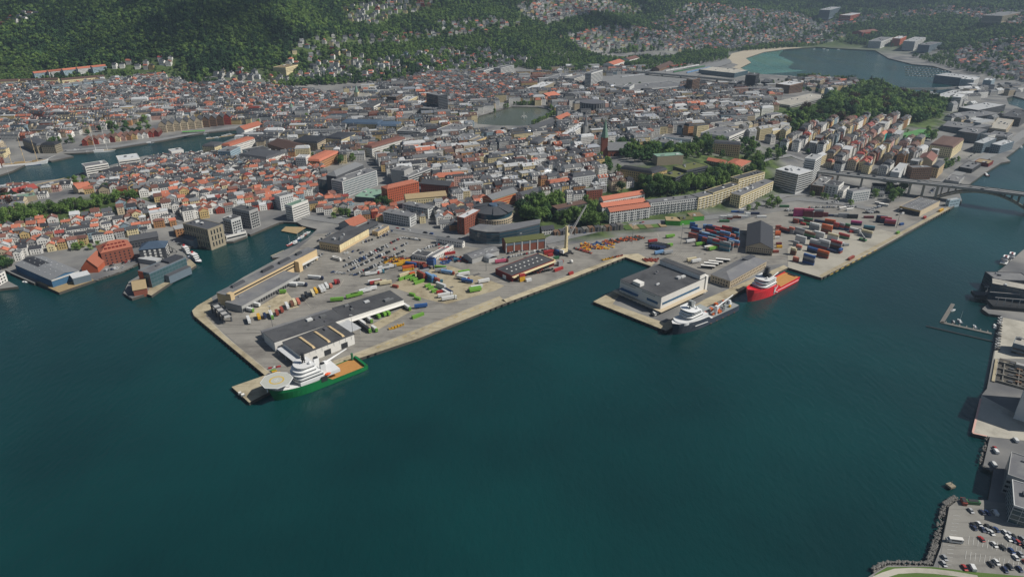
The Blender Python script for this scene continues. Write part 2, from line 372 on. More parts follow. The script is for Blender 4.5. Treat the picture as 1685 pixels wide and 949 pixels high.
l.new(at.outputs['Fac'], mx.inputs[0]); l.new(r1.outputs[0], mx.inputs[6]); l.new(r2.outputs[0], mx.inputs[7]); l.new(mx.outputs[2], b.inputs['Base Color'])
make_land('ground', main_w, [lille_w, store_w, inlet_w], 24.0, (-1500, 2700, 560, 3300))
make_land('near_shore_ground', right_w, [], 40.0, (200, 1800, 120, 1000))
# ---------------------------------------------------------------- water
def watermat(name, hexc, rough, bump, col2=None):
    m = bpy.data.materials.new(name); m.use_nodes = True; M[name] = m
    n = m.node_tree.nodes; l = m.node_tree.links; b = n['Principled BSDF']
    b.inputs['Roughness'].default_value = rough; b.inputs['IOR'].default_value = 1.33; b.inputs['Specular IOR Level'].default_value = .5
    ge = n.new('ShaderNodeNewGeometry')
    big = n.new('ShaderNodeTexNoise'); big.inputs['Scale'].default_value = .006; big.inputs['Detail'].default_value = 6; l.new(ge.outputs['Position'], big.inputs['Vector'])
    rp = n.new('ShaderNodeValToRGB'); rp.color_ramp.elements[0].position = .35; rp.color_ramp.elements[1].position = .7
    c = lin(hexc); c2 = lin(col2) if col2 else tuple(q*1.25 for q in c)
    rp.color_ramp.elements[0].color = (*c, 1); rp.color_ramp.elements[1].color = (*c2, 1)
    l.new(big.outputs['Fac'], rp.inputs[0]); l.new(rp.outputs[0], b.inputs['Base Color'])
    mp = n.new('ShaderNodeMapping'); mp.inputs['Rotation'].default_value = (0, 0, R(25)); mp.inputs['Scale'].default_value = (1, .45, 1)
    l.new(ge.outputs['Position'], mp.inputs['Vector'])
    w1 = n.new('ShaderNodeTexNoise'); w1.inputs['Scale'].default_value = .28; w1.inputs['Detail'].default_value = 7; w1.inputs['Roughness'].default_value = .62; l.new(mp.outputs[0], w1.inputs['Vector'])
    w2 = n.new('ShaderNodeTexNoise'); w2.inputs['Scale'].default_value = .035; w2.inputs['Detail'].default_value = 3; l.new(mp.outputs[0], w2.inputs['Vector'])
    ad = n.new('ShaderNodeMath'); ad.operation = 'MULTIPLY_ADD'; ad.inputs[1].default_value = 1.0
    l.new(w1.outputs['Fac'], ad.inputs[0]); l.new(w2.outputs['Fac'], ad.inputs[2])
    mp2 = n.new('ShaderNodeMapping'); mp2.inputs['Rotation'].default_value = (0, 0, R(-20)); mp2.inputs['Scale'].default_value = (1, .16, 1); l.new(ge.outputs['Position'], mp2.inputs['Vector'])
    w3 = n.new('ShaderNodeTexNoise'); w3.inputs['Scale'].default_value = .02; w3.inputs['Detail'].default_value = 6; l.new(mp2.outputs[0], w3.inputs['Vector'])
    rr = n.new('ShaderNodeMapRange'); rr.inputs[1].default_value = .35; rr.inputs[2].default_value = .68; rr.inputs[3].default_value = rough*.55; rr.inputs[4].default_value = rough*1.9; l.new(w3.outputs['Fac'], rr.inputs[0]); l.new(rr.outputs[0], b.inputs['Roughness'])
    bp = n.new('ShaderNodeBump'); bp.inputs['Strength'].default_value = bump; bp.inputs['Distance'].default_value = 1.2
    l.new(ad.outputs[0], bp.inputs['Height']); l.new(bp.outputs[0], b.inputs['Normal'])
watermat('water', '062c2d', .14, .45, '0a3a3a'); watermat('pondwater', '4b5146', .25, .08); watermat('shallow', '35605a', .2, .12, '4f7a70')
mb = MB(); mb.add([(-6300, -2500, 0), (6300, -2500, 0), (6300, 6300, 0), (-6300, 6300, 0)], [(0, 1, 2, 3)]); struct('sea', mb, 'water')
def sheet(name, pxpoly, m, z, kind='structure'):
    pts = [G(x, y, z) for x, y in pxpoly]; mb = MB()
    a = sum(pts[i][0]*pts[(i+1) % len(pts)][1]-pts[(i+1) % len(pts)][0]*pts[i][1] for i in range(len(pts)))
    if a < 0: pts = pts[::-1]
    mb.add([(x, y, z) for x, y in pts], [tuple(range(len(pts)))])
    me = mb.mesh(name, m)
    bm = bmesh.new(); bm.from_mesh(me); bmesh.ops.triangulate(bm, faces=bm.faces); bm.to_mesh(me); bm.free()
    o = link(name, me); o['kind'] = kind; return o
sheet('park_lake_water', [(780, 201), (786, 190), (842, 174), (885, 174.5), (904, 178), (912, 185), (875, 206), (860, 208.5), (823, 208.5), (784, 206)], 'pondwater', .5)
sheet('shallow_water', [(1214, 112), (1236, 102), (1226, 96), (1257, 85), (1291, 81), (1284, 88), (1281, 92), (1290, 95), (1306, 103), (1302, 107), (1296, 111), (1304, 115), (1330, 116), (1300, 119), (1250, 123), (1234, 120)], 'shallow', .15)
# ---------------------------------------------------------------- draped strips and sheets on the land
def drape_strip(name, pxs, width, m, up=.45, z=None, step=10):
    P = [hit(x, y) for x, y in pxs]; Q = []
    for a, c in zip(P, P[1:]):
        k = max(1, int((c-a).length/step))
        Q += [a+(c-a)*i/k for i in range(k)]
    Q.append(P[-1]); mb = MB()
    for i, p in enumerate(Q):
        d = (Q[min(i+1, len(Q)-1)]-Q[max(i-1, 0)]); d.z = 0; d.normalize(); s = Vector((-d.y, d.x, 0))*width/2
        for q in (p+s, p-s): mb.v.append((q.x, q.y, (max(hz(q.x, q.y), hz(p.x, p.y))+up) if z is None else z))
    mb.f = [(2*i, 2*i+1, 2*i+3, 2*i+2) for i in range(len(Q)-1)]; mb.m = [0]*len(mb.f)
    o = mb.build(name, m); o['kind'] = 'structure'; return o
Z1, Z2, Z3 = QZ+.06, QZ+.12, QZ+.18
sheet('harbour_yard', [(330, 511), (440, 613), (468, 626), (592, 583), (820, 497), (930, 455), (1027, 419), (1072, 432), (1102, 443), (1165, 470), (1240, 440), (1300, 432), (1340, 395), (1440, 398), (1555, 342), (1500, 330), (1420, 338),
   (1330, 338), (1260, 352), (1170, 374), (1050, 384), (950, 400), (850, 414), (770, 406), (700, 392), (600, 378), (520, 385), (470, 425), (360, 492)], 'asphalt_dark', Z1)
sheet('quay_apron', [(316, 511), (319, 519), (436, 617), (444, 612), (372, 553), (338, 519), (352, 500), (348, 489), (324, 503)], 'concrete', Z2)
sheet('quay_apron', [(462, 634), (591, 589), (690, 556), (834, 497.5), (822, 487), (690, 540), (586, 580), (470, 620)], 'concrete', Z2)
sheet('quay_apron', [(834, 497.5), (930, 462), (1029, 423), (1026, 419), (930, 455), (824, 494)], 'concrete', Z2)
sheet('quay_apron', [(1029, 423), (1072, 438), (1078, 432), (1050, 417), (1026, 419)], 'concrete', Z2)
sheet('quay_apron', [(1297, 440), (1352, 457), (1445, 409), (1487, 386), (1450, 378), (1400, 380), (1330, 372), (1296, 410)], 'concrete_light', Z2)
sheet('quay_apron', [(1352, 457), (1564, 343), (1560, 340), (1348, 453)], 'concrete', Z3)
sheet('quay_apron', [(976, 496), (1096, 544), (1165, 508), (1225, 475), (1297, 440), (1290, 436), (1160, 492), (1094, 531), (1008, 500), (1020, 484), (1010, 478)], 'concrete', Z2)
sheet('pier_spur_deck', [(436, 617), (381, 636), (410, 662), (462, 634), (455, 622)], 'concrete', Z3)
sheet('container_pad', [(640, 470), (697, 440), (740, 437), (830, 470), (815, 478), (735, 500), (700, 492)], 'concrete', Z2)
sheet('loading_pad', [(492, 505), (470, 478), (420, 508), (405, 524)], 'concrete', Z2)
sheet('loading_pad', [(600, 540), (665, 505), (680, 510), (612, 548)], 'concrete', Z2)
sheet('shed_quay', [(60, 464), (97, 481), (155, 461), (145, 455), (96, 470), (75, 460)], 'timber', Z2)
sheet('pier_quay', [(241, 483), (249, 486), (323, 436), (312, 426), (246, 474)], 'concrete', Z2)
sheet('silo_quay', [(1600, 712), (1629, 718), (1690, 725), (1690, 690), (1625, 655), (1615, 650)], 'concrete_light', Z2)
sheet('car_park', [(1562, 833), (1580, 820), (1690, 830), (1690, 960), (1540, 960), (1550, 900)], 'asphalt', Z2)
sheet('shore_grass', [(1440, 944), (1460, 932), (1536, 932), (1600, 940), (1690, 948), (1690, 965), (1430, 965)], 'grass', Z3)
sheet('boat_car_park', [(1640, 562), (1650, 522), (1690, 530), (1690, 590), (1635, 590)], 'concrete_light', Z2)
sheet('beach', [(1234, 119), (1218, 112), (1236, 103), (1227, 96), (1257, 86), (1293, 81), (1322, 79), (1290, 77), (1240, 80), (1205, 88), (1196, 97), (1200, 110)], 'sand', Z2)
sheet('rail_yard', [(985, 126), (1140, 112), (1200, 97), (1205, 103), (1165, 116), (1120, 140), (1000, 142)], 'road', 4.6)
sheet('sports_pitch', [(1476, 228), (1482, 214), (1500, 210.5), (1537, 215), (1530, 226), (1500, 222), (1486, 231)], 'pitch', hit(1505, 218).z+.8)
for pl, w in (([(470, 352), (560, 366), (640, 374), (720, 386), (780, 397), (850, 404), (900, 398), (990, 377), (1060, 367), (1130, 362), (1200, 355), (1260, 334), (1310, 328), (1370, 333), (1440, 345)], 14),
              ([(105, 249), (195, 241), (270, 229), (342, 216), (400, 208), (440, 205)], 16), ([(1550, 305), (1600, 270), (1640, 250), (1670, 230), (1690, 215)], 14),
              ([(1265, 330), (1290, 322), (1330, 318), (1350, 300)], 12), ([(1240, 275), (1262, 262), (1300, 256), (1335, 268)], 10),
              ([(300, 365), (230, 330), (200, 322)], 9), ([(560, 360), (600, 335), (640, 318), (690, 300)], 12), ([(430, 205), (520, 195), (640, 190), (700, 195)], 14),
              ([(900, 395), (930, 378), (975, 350), (990, 342)], 8), ([(1170, 310), (1100, 313), (1050, 318)], 5), ([(290, 133), (330, 130), (420, 122)], 7), ([(1500, 245), (1475, 262), (1440, 285)], 9)):
    drape_strip('road', pl, w, 'road')

# painted lines and kerbs of the yards
def line(pxs, w=.35, m='paint_white', z=QZ+.2):
    P = [Vector(G(*q, z)) for q in pxs]; mb = MB()
    for i, p in enumerate(P):
        d = (P[min(i+1, len(P)-1)]-P[max(i-1, 0)]).normalized(); s = Vector((-d.y, d.x))*w/2
        mb.v += [(p.x+s.x, p.y+s.y, z), (p.x-s.x, p.y-s.y, z)]
    mb.f = [(2*i, 2*i+1, 2*i+3, 2*i+2) for i in range(len(P)-1)]; mb.m = [0]*len(mb.f)
    o = mb.build('painted_line', m); o['kind'] = 'structure'
for pl in ([(540, 454), (565, 459), (585, 462), (603, 463), (618, 459), (640, 449), (690, 432)], [(500, 494), (512, 506)], [(566, 459), (560, 470), (548, 478), (520, 489)], [(480, 619), (590, 580), (700, 540), (822, 491)], [(336, 521), (380, 560), (440, 610)],
           [(1180, 427), (1222, 415), (1232, 413)], [(1092, 383), (1120, 394), (1128, 398)], [(1082, 384), (1084, 391), (1096, 395)], [(1060, 372), (1120, 368), (1190, 362), (1260, 340)], [(840, 488), (930, 453), (1020, 419)], [(600, 375), (640, 382), (700, 395), (745, 402)], [(1290, 345), (1325, 334), (1400, 343), (1450, 353)]): line(pl, .5, 'concrete_light')
zu0 = lambda x, y: (970+x/4.68, 370+y/4.68)
for i in range(17): line([zu0(640+i*15, 190+i*4), zu0(610+i*15, 232+i*4)], .18, 'concrete_light')
for i in range(12): line([zu0(700+i*14, 262+i*4), zu0(668+i*14, 300+i*4)], .18, 'concrete_light')
zy0 = lambda x, y: (540+x/4.744, 360+y/4.744)
for i in range(16): line([zy0(300+i*9, 210-i*4), zy0(320+i*9, 216-i*4)], .3)
for i in range(12): line([zy0(500+i*12, 250+i*4), zy0(512+i*12, 244+i*4)], .3)
for i in range(9): line([(1366+i*9, 452-i*4.9), (1371+i*9, 449.3-i*4.9)], .8, 'paint_yellow')
for i in range(14): line([(620+i*14, 571-i*5.4), (627+i*14, 568.3-i*5.4)], .5, 'paint_yellow')
line([(1478+0, 227), (1505, 214.5)], .4, 'paint_white', 13) if False else None
# darker repair patches in the asphalt
rp_ = random.Random(8)
for i in range(34):
    x, y = rp_.choice([(rp_.uniform(520, 1020), None), (rp_.uniform(1060, 1290), None)])[0], 0
    y = rp_.uniform(0, 1)*26+(547-(x-600)*.37) - 40 if x < 1020 else rp_.uniform(385, 425)
    c = Vector(G(x, y, QZ)); a = R(41 if rp_.random() < .7 else -49); L, W = rp_.uniform(4, 16), rp_.uniform(1.5, 6)
    mb = MB(); u = Vector((math.cos(a), math.sin(a))); v = Vector((-u.y, u.x)); z = QZ+.13+.002*i
    mb.add([(*(c+u*sx*L/2+v*sy*W/2), z) for sx, sy in ((-1, -1), (1, -1), (1, 1), (-1, 1))], [(0, 1, 2, 3)]); o = mb.build('asphalt_patch', rp_.choice(['patch_dark', 'patch_dark', 'asphalt'])); o['kind'] = 'structure'

line([(1440, 952), (1456, 945), (1475, 939), (1505, 937.5), (1535, 939), (1570, 943), (1610, 950)], 3.4, 'concrete_light', Z3+.1)
line([(1601, 711), (1614, 655)], 1.3, 'pink', Z3); line([(1601, 712), (1624, 717)], 1.2, 'pink', Z3)
# rock armour along the shores
def riprap(pxs, n, w):
    P = [Vector((*G(*q, 1.2), 1.2)) for q in pxs]; b = MB(); rr = random.Random(len(pxs)*31+n)
    for i in range(n):
        f = rr.random()*(len(P)-1); k = int(f); q = P[k]+(P[k+1]-P[k])*(f-k); d = (P[k+1]-P[k]).normalized(); s = Vector((d.y, -d.x, 0)); o = rr.uniform(-w, w*.25); q = q+s*o
        r = rr.uniform(.4, .9); vs = [tuple(q+Vector((math.cos(a)*r*rr.uniform(.7, 1.2), math.sin(a)*r*rr.uniform(.7, 1.2), z*r+(.8 if o > -w*.4 else -.4)))) for z in (-.7, .35) for a in (0, 1.4, 2.7, 4.2)]+[tuple(q+Vector((0, 0, r*.75+(.8 if o > -w*.4 else -.4))))]
        b.add(vs, [(0, 1, 5, 4), (1, 2, 6, 5), (2, 3, 7, 6), (3, 0, 4, 7), (4, 5, 8), (5, 6, 8), (6, 7, 8), (7, 4, 8)])
    o = b.build('rock_armour', 'rock'); tag(o, 'grey rock armour along the waterline', 'rocks', None, 'stuff')
riprap([(1580, 823), (1562, 836), (1548, 900), (1536, 932)], 620, -4.2); riprap([(1536, 932), (1500, 930), (1460, 930), (1440, 941)], 260, -2.5); riprap([(1629, 720), (1618, 766), (1634, 773)], 170, -2.5); riprap([(156, 461), (200, 446), (216, 439)], 240, -3.5)
# ---------------------------------------------------------------- buildings
BLOCK = []   # footprints (cx, cy, rot, hx, hy)
def block(cx, cy, rot, hx, hy): BLOCK.append((cx, cy, math.cos(rot), math.sin(rot), hx, hy))
def blocked(x, y, r):
    for cx, cy, c, s, hx, hy in BLOCK:
        dx, dy = x-cx, y-cy
        if abs(dx) < 120 and abs(dy) < 120 and abs(dx*c+dy*s) < hx+r and abs(-dx*s+dy*c) < hy+r: return True
    return False
def rect3(p1, p2, p3, h):
    z0 = hit((p1[0]+p3[0])/2, (p1[1]+p3[1])/2, h).z
    for _ in range(2):
        A, B, C = [Vector(G(*p, z0+h)) for p in (p1, p2, p3)]
        x = (C-B); L = x.length; x.normalize(); y = Vector((-x.y, x.x)); w = (A-B).dot(y)
        c = B+x*L/2+y*w/2
    return c.x, c.y, z0, math.atan2(x.y, x.x), L, abs(w)
def rectF(pl, pr, depth, h):
    z0 = hit((pl[0]+pr[0])/2, (pl[1]+pr[1])/2, h).z
    A, B = [Vector(G(*p, z0+h)) for p in (pl, pr)]
    x = (B-A); L = x.length; x.normalize(); y = Vector((-x.y, x.x))
    if y.y < 0: y = -y
    c = (A+B)/2+y*depth/2
    return c.x, c.y, z0, math.atan2(x.y, x.x), L, depth
def wall_geo(mb, L, W, h, rt, rh, ax, below=6, mi=0):
    """walls with gable ends for a gable roof whose ridge runs along ax"""
    if rt == 'gable':
        if ax == 'x':
            pr = [(-W/2, -below), (W/2, -below), (W/2, h), (0, h+rh), (-W/2, h)]
            vs = [(-L/2, a, b) for a, b in pr]+[(L/2, a, b) for a, b in pr]
        else:
            pr = [(-L/2, -below), (L/2, -below), (L/2, h), (0, h+rh), (-L/2, h)]
            vs = [(a, W/2, b) for a, b in pr]+[(a, -W/2, b) for a, b in pr]
        mb.add(vs, [(4, 3, 2, 1, 0), (5, 6, 7, 8, 9), (1, 2, 7, 6), (4, 0, 5, 9)], mi)
    else:
        mb.box(0, 0, -below, L, W, h+below, mi=mi, bottom=False)
def roof_geo(mb, L, W, h, rt, rh, ax, ov=.5, t=.35, mi=0):
    if rt == 'flat':
        mb.box(0, 0, h, L+.3, W+.3, .35, mi=mi)
        return
    if rt == 'parapet':
        mb.box(0, 0, h+.002, L-.8, W-.8, .25, mi=mi); return
    if ax == 'y': L, W = W, L
    vs = []; hw, hl = W/2+ov, L/2+ov; ze = h-ov*rh/(W/2)
    if rt == 'gable':
        pr = [(-hw, ze), (0, h+rh), (hw, ze), (hw, ze+t), (0, h+rh+t), (-hw, ze+t)]
        vs = [(-hl, a, b) for a, b in pr]+[(hl, a, b) for a, b in pr]
        fs = [(0, 1, 7, 6), (1, 2, 8, 7), (2, 3, 9, 8), (3, 4, 10, 9), (4, 5, 11, 10), (5, 0, 6, 11), (5, 4, 1, 0), (4, 3, 2, 1), (6, 7, 10, 11), (7, 8, 9, 10)]
    elif rt == 'hip':
        k = max(L/2-W/2*.9, .3)
        vs = [(-hl, -hw, ze), (hl, -hw, ze), (hl, hw, ze), (-hl, hw, ze), (-k, 0, h+rh), (k, 0, h+rh)]
        fs = [(0, 1, 5, 4), (1, 2, 5), (2, 3, 4, 5), (3, 0, 4), (3, 2, 1, 0)]
    elif rt == 'mansard':
        i1, i2 = min(W*.16, 2.2), W/2
        a = [(hl, hw, h), (hl-i1, hw-i1, h+rh*.7)]
        vs = [(sx*x, sy*y, z) for x, y, z in a for sx, sy in ((-1, -1), (1, -1), (1, 1), (-1, 1))]
        k = max(hl-i1-W*.3, .3)
        vs += [(-k, 0, h+rh), (k, 0, h+rh)]
        fs = [(i, (i+1) % 4, 4+(i+1) % 4, 4+i) for i in range(4)]+[(4, 5, 9, 8), (5, 6, 9), (6, 7, 8, 9), (7, 4, 8), (3, 2, 1, 0)]
    if ax == 'y': vs = [(-y, x, z) for x, y, z in vs]
    mb.add(vs, fs, mi)
def win_geo(mb, L, W, h, sp=3.0, fl=3.1, ww=1.3, wh=1.6, z1=1.0, off=.05, mi=0, sides=(0, 1, 2, 3)):
    for sd in sides:
        ln, dp = (L, W/2+off) if sd % 2 == 0 else (W, L/2+off)
        k = int((ln-1.2)/sp)
        if k < 1: continue
        x0 = -(k-1)*sp/2; z = z1
        while z+wh < h-.1:
            for i in range(k):
                u = x0+i*sp
                q = [(u-ww/2, z), (u+ww/2, z), (u+ww/2, z+wh), (u-ww/2, z+wh)]
                if sd == 0: vs = [(a, -dp, b) for a, b in q]
                elif sd == 2: vs = [(-a, dp, b) for a, b in q]
                elif sd == 1: vs = [(dp, a, b) for a, b in q]
                else: vs = [(-dp, -a, b) for a, b in q]
                mb.add(vs, [(0, 1, 2, 3)], mi)
            z += fl
def band_geo(mb, L, W, z, wh, off=.06, inset=.6):
    l, w = L/2+off, W/2+off; i = inset
    for a, c in (((-L/2+i, -w), (L/2-i, -w)), ((l, -W/2+i), (l, W/2-i)), ((L/2-i, w), (-L/2+i, w)), ((-l, W/2-i), (-l, -W/2+i))):
        mb.add([(a[0], a[1], z), (c[0], c[1], z), (c[0], c[1], z+wh), (a[0], a[1], z+wh)], [(0, 1, 2, 3)])
NOFRONT = {}
def bld(label, cat, rc, h, wall='white', roof='r_feltd', rt='parapet', win='grid', rh=None, ax='x', fl=3.2, sp=3.0, ww=1.4, wh=1.6, name=None, glass='glass', units=None, group=None, chim=0, dorm=0, dormc=None, below=6, blockm=1.5):
    x, y, z, rot, L, W = rc; h = float(h)
    t = thing(name or cat.replace(' ', '_'), label, cat, (x, y, z), rot, group); block(x, y, rot, L/2+blockm, W/2+blockm)
    if rh is None: rh = {'gable': W*.28 if ax == 'x' else L*.28, 'hip': min(L, W)*.28, 'mansard': 4.2}.get(rt, 0)
    mb = MB()
    if rt == 'parapet':
        mb.box(0, 0, -below, L, W, h+below+.0, bottom=False)
        mb.build('wall', wall, t)
        pb = MB(); th = .4; ph = .7
        for a in (-1, 1):
            pb.box(0, a*(W/2-th/2), h, L, th, ph); pb.box(a*(L/2-th/2), 0, h, th, W-2*th-.01, ph)
        pb.build('parapet', wall, t)
    else:
        wall_geo(mb, L, W, h, rt, rh, ax, below); mb.build('wall', wall, t)
    rb = MB(); roof_geo(rb, L, W, h, rt, rh, ax); ro = rb.build('roof', roof, t)
    if win == 'grid':
        wb = MB(); win_geo(wb, L, W, h, sp, fl, ww, wh); 
        if wb.v: stuffpart(wb.build('window_panes', glass, t))
    elif win == 'band':
        zz = 1.0
        while zz+wh < h-.2:
            wb = MB(); band_geo(wb, L, W, zz, wh); wb.build('window_band', glass, t); zz += fl
    elif win == 'glass':
        wb = MB(); band_geo(wb, L, W, .4, h-1.0, inset=.3); wb.build('curtain_glass', glass, t)
        fb = MB(); zz = fl
        while zz < h-.5:
            band_geo(fb, L, W, zz, .35, .12, .2); zz += fl
        k = int(L/3.5)
        for i in range(k+1):
            u = -L/2+L*i/k
            for s in (-1, 1): fb.box(u, s*(W/2+.1), .4, .18, .12, h-1)
        k = max(1, int(W/3.5))
        for i in range(1, k):
            u = -W/2+W*i/k
            for s in (-1, 1): fb.box(s*(L/2+.1), u, .4, .12, .18, h-1)
        stuffpart(fb.build('mullions', wall, t))
    rnd = random.Random(int(x*7+y*13))
    if rt in ('parapet', 'flat'):
        n = units if units is not None else max(1, min(5, int(L*W/250)))
        for i in range(n):
            a, c2, e = rnd.uniform(1.2, min(6, L*.25)), rnd.uniform(1.2, min(4, W*.3)), rnd.uniform(.7, 2.2)
            ub = MB(); ub.box(0, 0, 0, a, c2, e); ub.box(0, 0, e, a*.8, c2*.7, .18)
            ub.build('roof_unit', rnd.choice(['r_grey', 'r_light', 'r_felt2', 'lightgrey']), t, loc=(rnd.uniform(-.36, .36)*L, rnd.uniform(-.32, .32)*W, h+(.26 if rt == 'parapet' else .36)))
    if chim:
        for i in range(chim):
            c2 = MB(); c2.box(0, 0, 0, .9, .7, 2.2); c2.box(0, 0, 2.2, 1.1, .9, .2)
            u = (-.35+.7*(i+.5)/chim)
            lx, ly = (u*L, W*.08) if ax == 'x' else (L*.08, u*W)
            c2.build('chimney', 'brick', ro, loc=(lx, ly, h+rh*.75))
    if dorm:
        for s in (-1, 1):
            for i in range(dorm):
                u = -.42+.84*(i+.5)/dorm; d2 = MB()
                if ax == 'x':
                    d2.box(0, 0, 0, 1.7, 2.6, 1.7); lo = (u*L, s*W*.30, h+rh*.22)
                else:
                    d2.box(0, 0, 0, 2.6, 1.7, 1.7); lo = (s*L*.30, u*W, h+rh*.22)
                dd = d2.build('dormer', dormc or wall, ro, loc=lo)
                g2 = MB()
                if ax == 'x': g2.add([(-.55, s*1.33, .4), (.55, s*1.33, .4), (.55, s*1.33, 1.5), (-.55, s*1.33, 1.5)], [(0, 1, 2, 3)])
                else: g2.add([(s*1.33, -.55, .4), (s*1.33, .55, .4), (s*1.33, .55, 1.5), (s*1.33, -.55, 1.5)], [(0, 1, 2, 3)])
                g2.build('pane', 'glass', dd)
    return t
def addbox(t, name, m, cx, cy, z, sx, sy, sz, rot=0):
    mb = MB(); mb.box(0, 0, 0, sx, sy, sz); o = mb.build(name, m, t, loc=(cx, cy, z)); o.rotation_euler = (0, 0, rot); return o
def Z(ox, oy, s): return lambda x, y: (ox+x/s, oy+y/s)
za = Z(370, 460, 4.519); zb = Z(300, 360, 5.93); zc = Z(400, 330, 7.02); zd = Z(200, 380, 7.02); ze_ = Z(640, 330, 7.02); zf = Z(790, 330, 5.58); zg = Z(965, 395, 5.583)
zh = Z(1205, 340, 7.02); zi = Z(1205, 240, 7.02); zj = Z(1445, 290, 7.02); zk = Z(1445, 195, 7.02); zl = Z(0, 380, 7.02); zm = Z(0, 190, 7.02); zn = Z(200, 170, 7.02); zo = Z(420, 190, 3.919); zp = Z(840, 190, 3.919)
zq = Z(420, 0, 3.919); zr = Z(840, 0, 3.919); zs = Z(1255, 0, 3.919); zt = Z(0, 230, 3.514); zu = Z(970, 370, 4.68); zv = Z(1565, 400, 5.93); zw = Z(1565, 560, 5.93); zx = Z(1440, 640, 3.07); zy = Z(540, 360, 4.744); zz_ = Z(760, 150, 7.02); zA = Z(1445, 60, 7.02); zB = Z(1200, 60, 7.02); zC = Z(1255, 190, 3.919)

# ---- freight sheds on the harbour front
def dock_doors(t, side, L, W, n, z=1.0, dh=2.8, frac=(0, 1), m='darksteel'):
    for i in range(n):
        u = -L/2+L*(frac[0]+(frac[1]-frac[0])*(i+.5)/n)
        d = MB(); d.box(0, 0, 0, 2.7, .16, dh); d.build('dock_door', m, t, loc=(u, side*(W/2+.09), z))
rc = rect3(za(265, 398), za(368, 468), za(893, 290), 9)
t = bld('long white freight shed with dark flat roof, west half beside the green ship', 'freight shed', rc, 9, 'white', 'r_feltd', 'flat', 'none', name='freight_shed', units=4)
addbox(t, 'shed_door', 'darksteel', -rc[4]*.3, -rc[5]/2-.05, 0, 4, .2, 4)
lo = MB(); lo.box(0, 0, -3, rc[4]*.96, 9, 9.0); lo.box(0, 0, 6.0, rc[4]*.97, 9.3, .4, mi=1); lo.build('rear_lean_to', ['grey', 'r_feltl'], t, loc=(0, rc[5]/2+4.6, 0))
block(rc[0], rc[1], rc[3], rc[4]/2+6, rc[5]/2+12)
rc2 = rect3((rc3 := za(790, 215)), za(893, 290), za(1330, 150), 8)
t = bld('long white freight shed with dark flat roof and a row of loading docks', 'freight shed', rc2, 8, 'white', 'r_feltd', 'flat', 'none', name='freight_shed', units=6)
dock_doors(t, -1, rc2[4], rc2[5], 22, .8)
can = MB(); can.box(0, 0, 0, rc2[4], 3.2, .3); can.build('dock_canopy', 'white', t, loc=(0, -rc2[5]/2-1.62, 4.6))
rc4 = rect3(za(412, 470), za(560, 565), za(960, 408), 9)
t = bld('white quay shed with three cream skylight strips across its dark roof', 'quay shed', rc4, 9, 'white', 'r_feltd', 'flat', 'none', name='quay_shed', units=1)
for k in (-.22, .06, .33):
    s = MB(); s.box(0, 0, 0, 2.2, rc4[5]*.86, .9, top=.8); s.build('skylight_strip', 'tan', t, loc=(k*rc4[4], 0, 9.36))
for k in (-.02, .3):
    addbox(t, 'shed_door', 'darksteel', k*rc4[4], -rc4[5]/2-.05, 0, 6, .24, 5)
for i in range(9): addbox(t, 'wall_rib', 'lightgrey', -rc4[4]/2+rc4[4]*(i+.5)/9, -rc4[5]/2-.1, 5.6, .3, .24, 3.2)
cl = MB(); cl.box(0, 0, 0, 6, rc4[5]*.92, .4)
for q in (-.4, 0, .4): cl.box(-2.6, q*rc4[5], -5, .3, .3, 5)
cl.build('side_canopy', 'r_light', t, loc=(-rc4[4]/2-3.05, 0, 5.5))
cl = MB(); cl.box(0, 0, 0, 13, rc4[5]*.7, .4)
for q in (-.3, .3): cl.box(6, q*rc4[5], -6, .3, .3, 6)
cl.build('truck_canopy', 'r_light', t, loc=(rc4[4]/2+6.6, rc4[5]*.18, 6.2))
# ---- long building on the back quay
rc = rect3((348, 486), (372.5, 486), (521, 410), 12)
t = bld('long flat-roofed quay building with two cream stripes along its front', 'quay building', rc, 12, 'tan', 'r_feltl', 'flat', 'none', name='quay_building', units=0)
L, W = rc[4], rc[5]
for z in (10.1, 7.0):
    addbox(t, 'window_band', 'glass', -L*.13, -W/2-.05, z-1.7, L*.7, .1, 1.4)
for k in (-.33, -.02, .17, .34):
    u = MB(); u.box(0, 0, 0, 16 if k < .3 else 8, 3.2, 2.2, top=.9); u.build('roof_house', 'r_slate', t, loc=(k*L, W*.08, 12.36))
addbox(t, 'stair_tower', 'tan', -L/2+2.4, -W/2-2.6, -3, 4.6, 5, 17); addbox(t, 'stair_tower', 'tan', L*.24, -W/2-3, -3, 5, 5.8, 14.6)
addbox(t, 'gallery', 'lightgrey', L*.38, -W/2-2, 4, L*.22, 3.8, .5)
rc5 = rect3(zb(438, 800), zb(578, 852), zb(1142, 540), 7)
t = bld('low grey loading shed with dock doors in front of the striped quay building', 'loading shed', rc5, 7, 'grey', 'r_feltl', 'flat', 'none', name='loading_shed', units=1)
dock_doors(t, -1, rc5[4], rc5[5], 24, .6, 3.2)
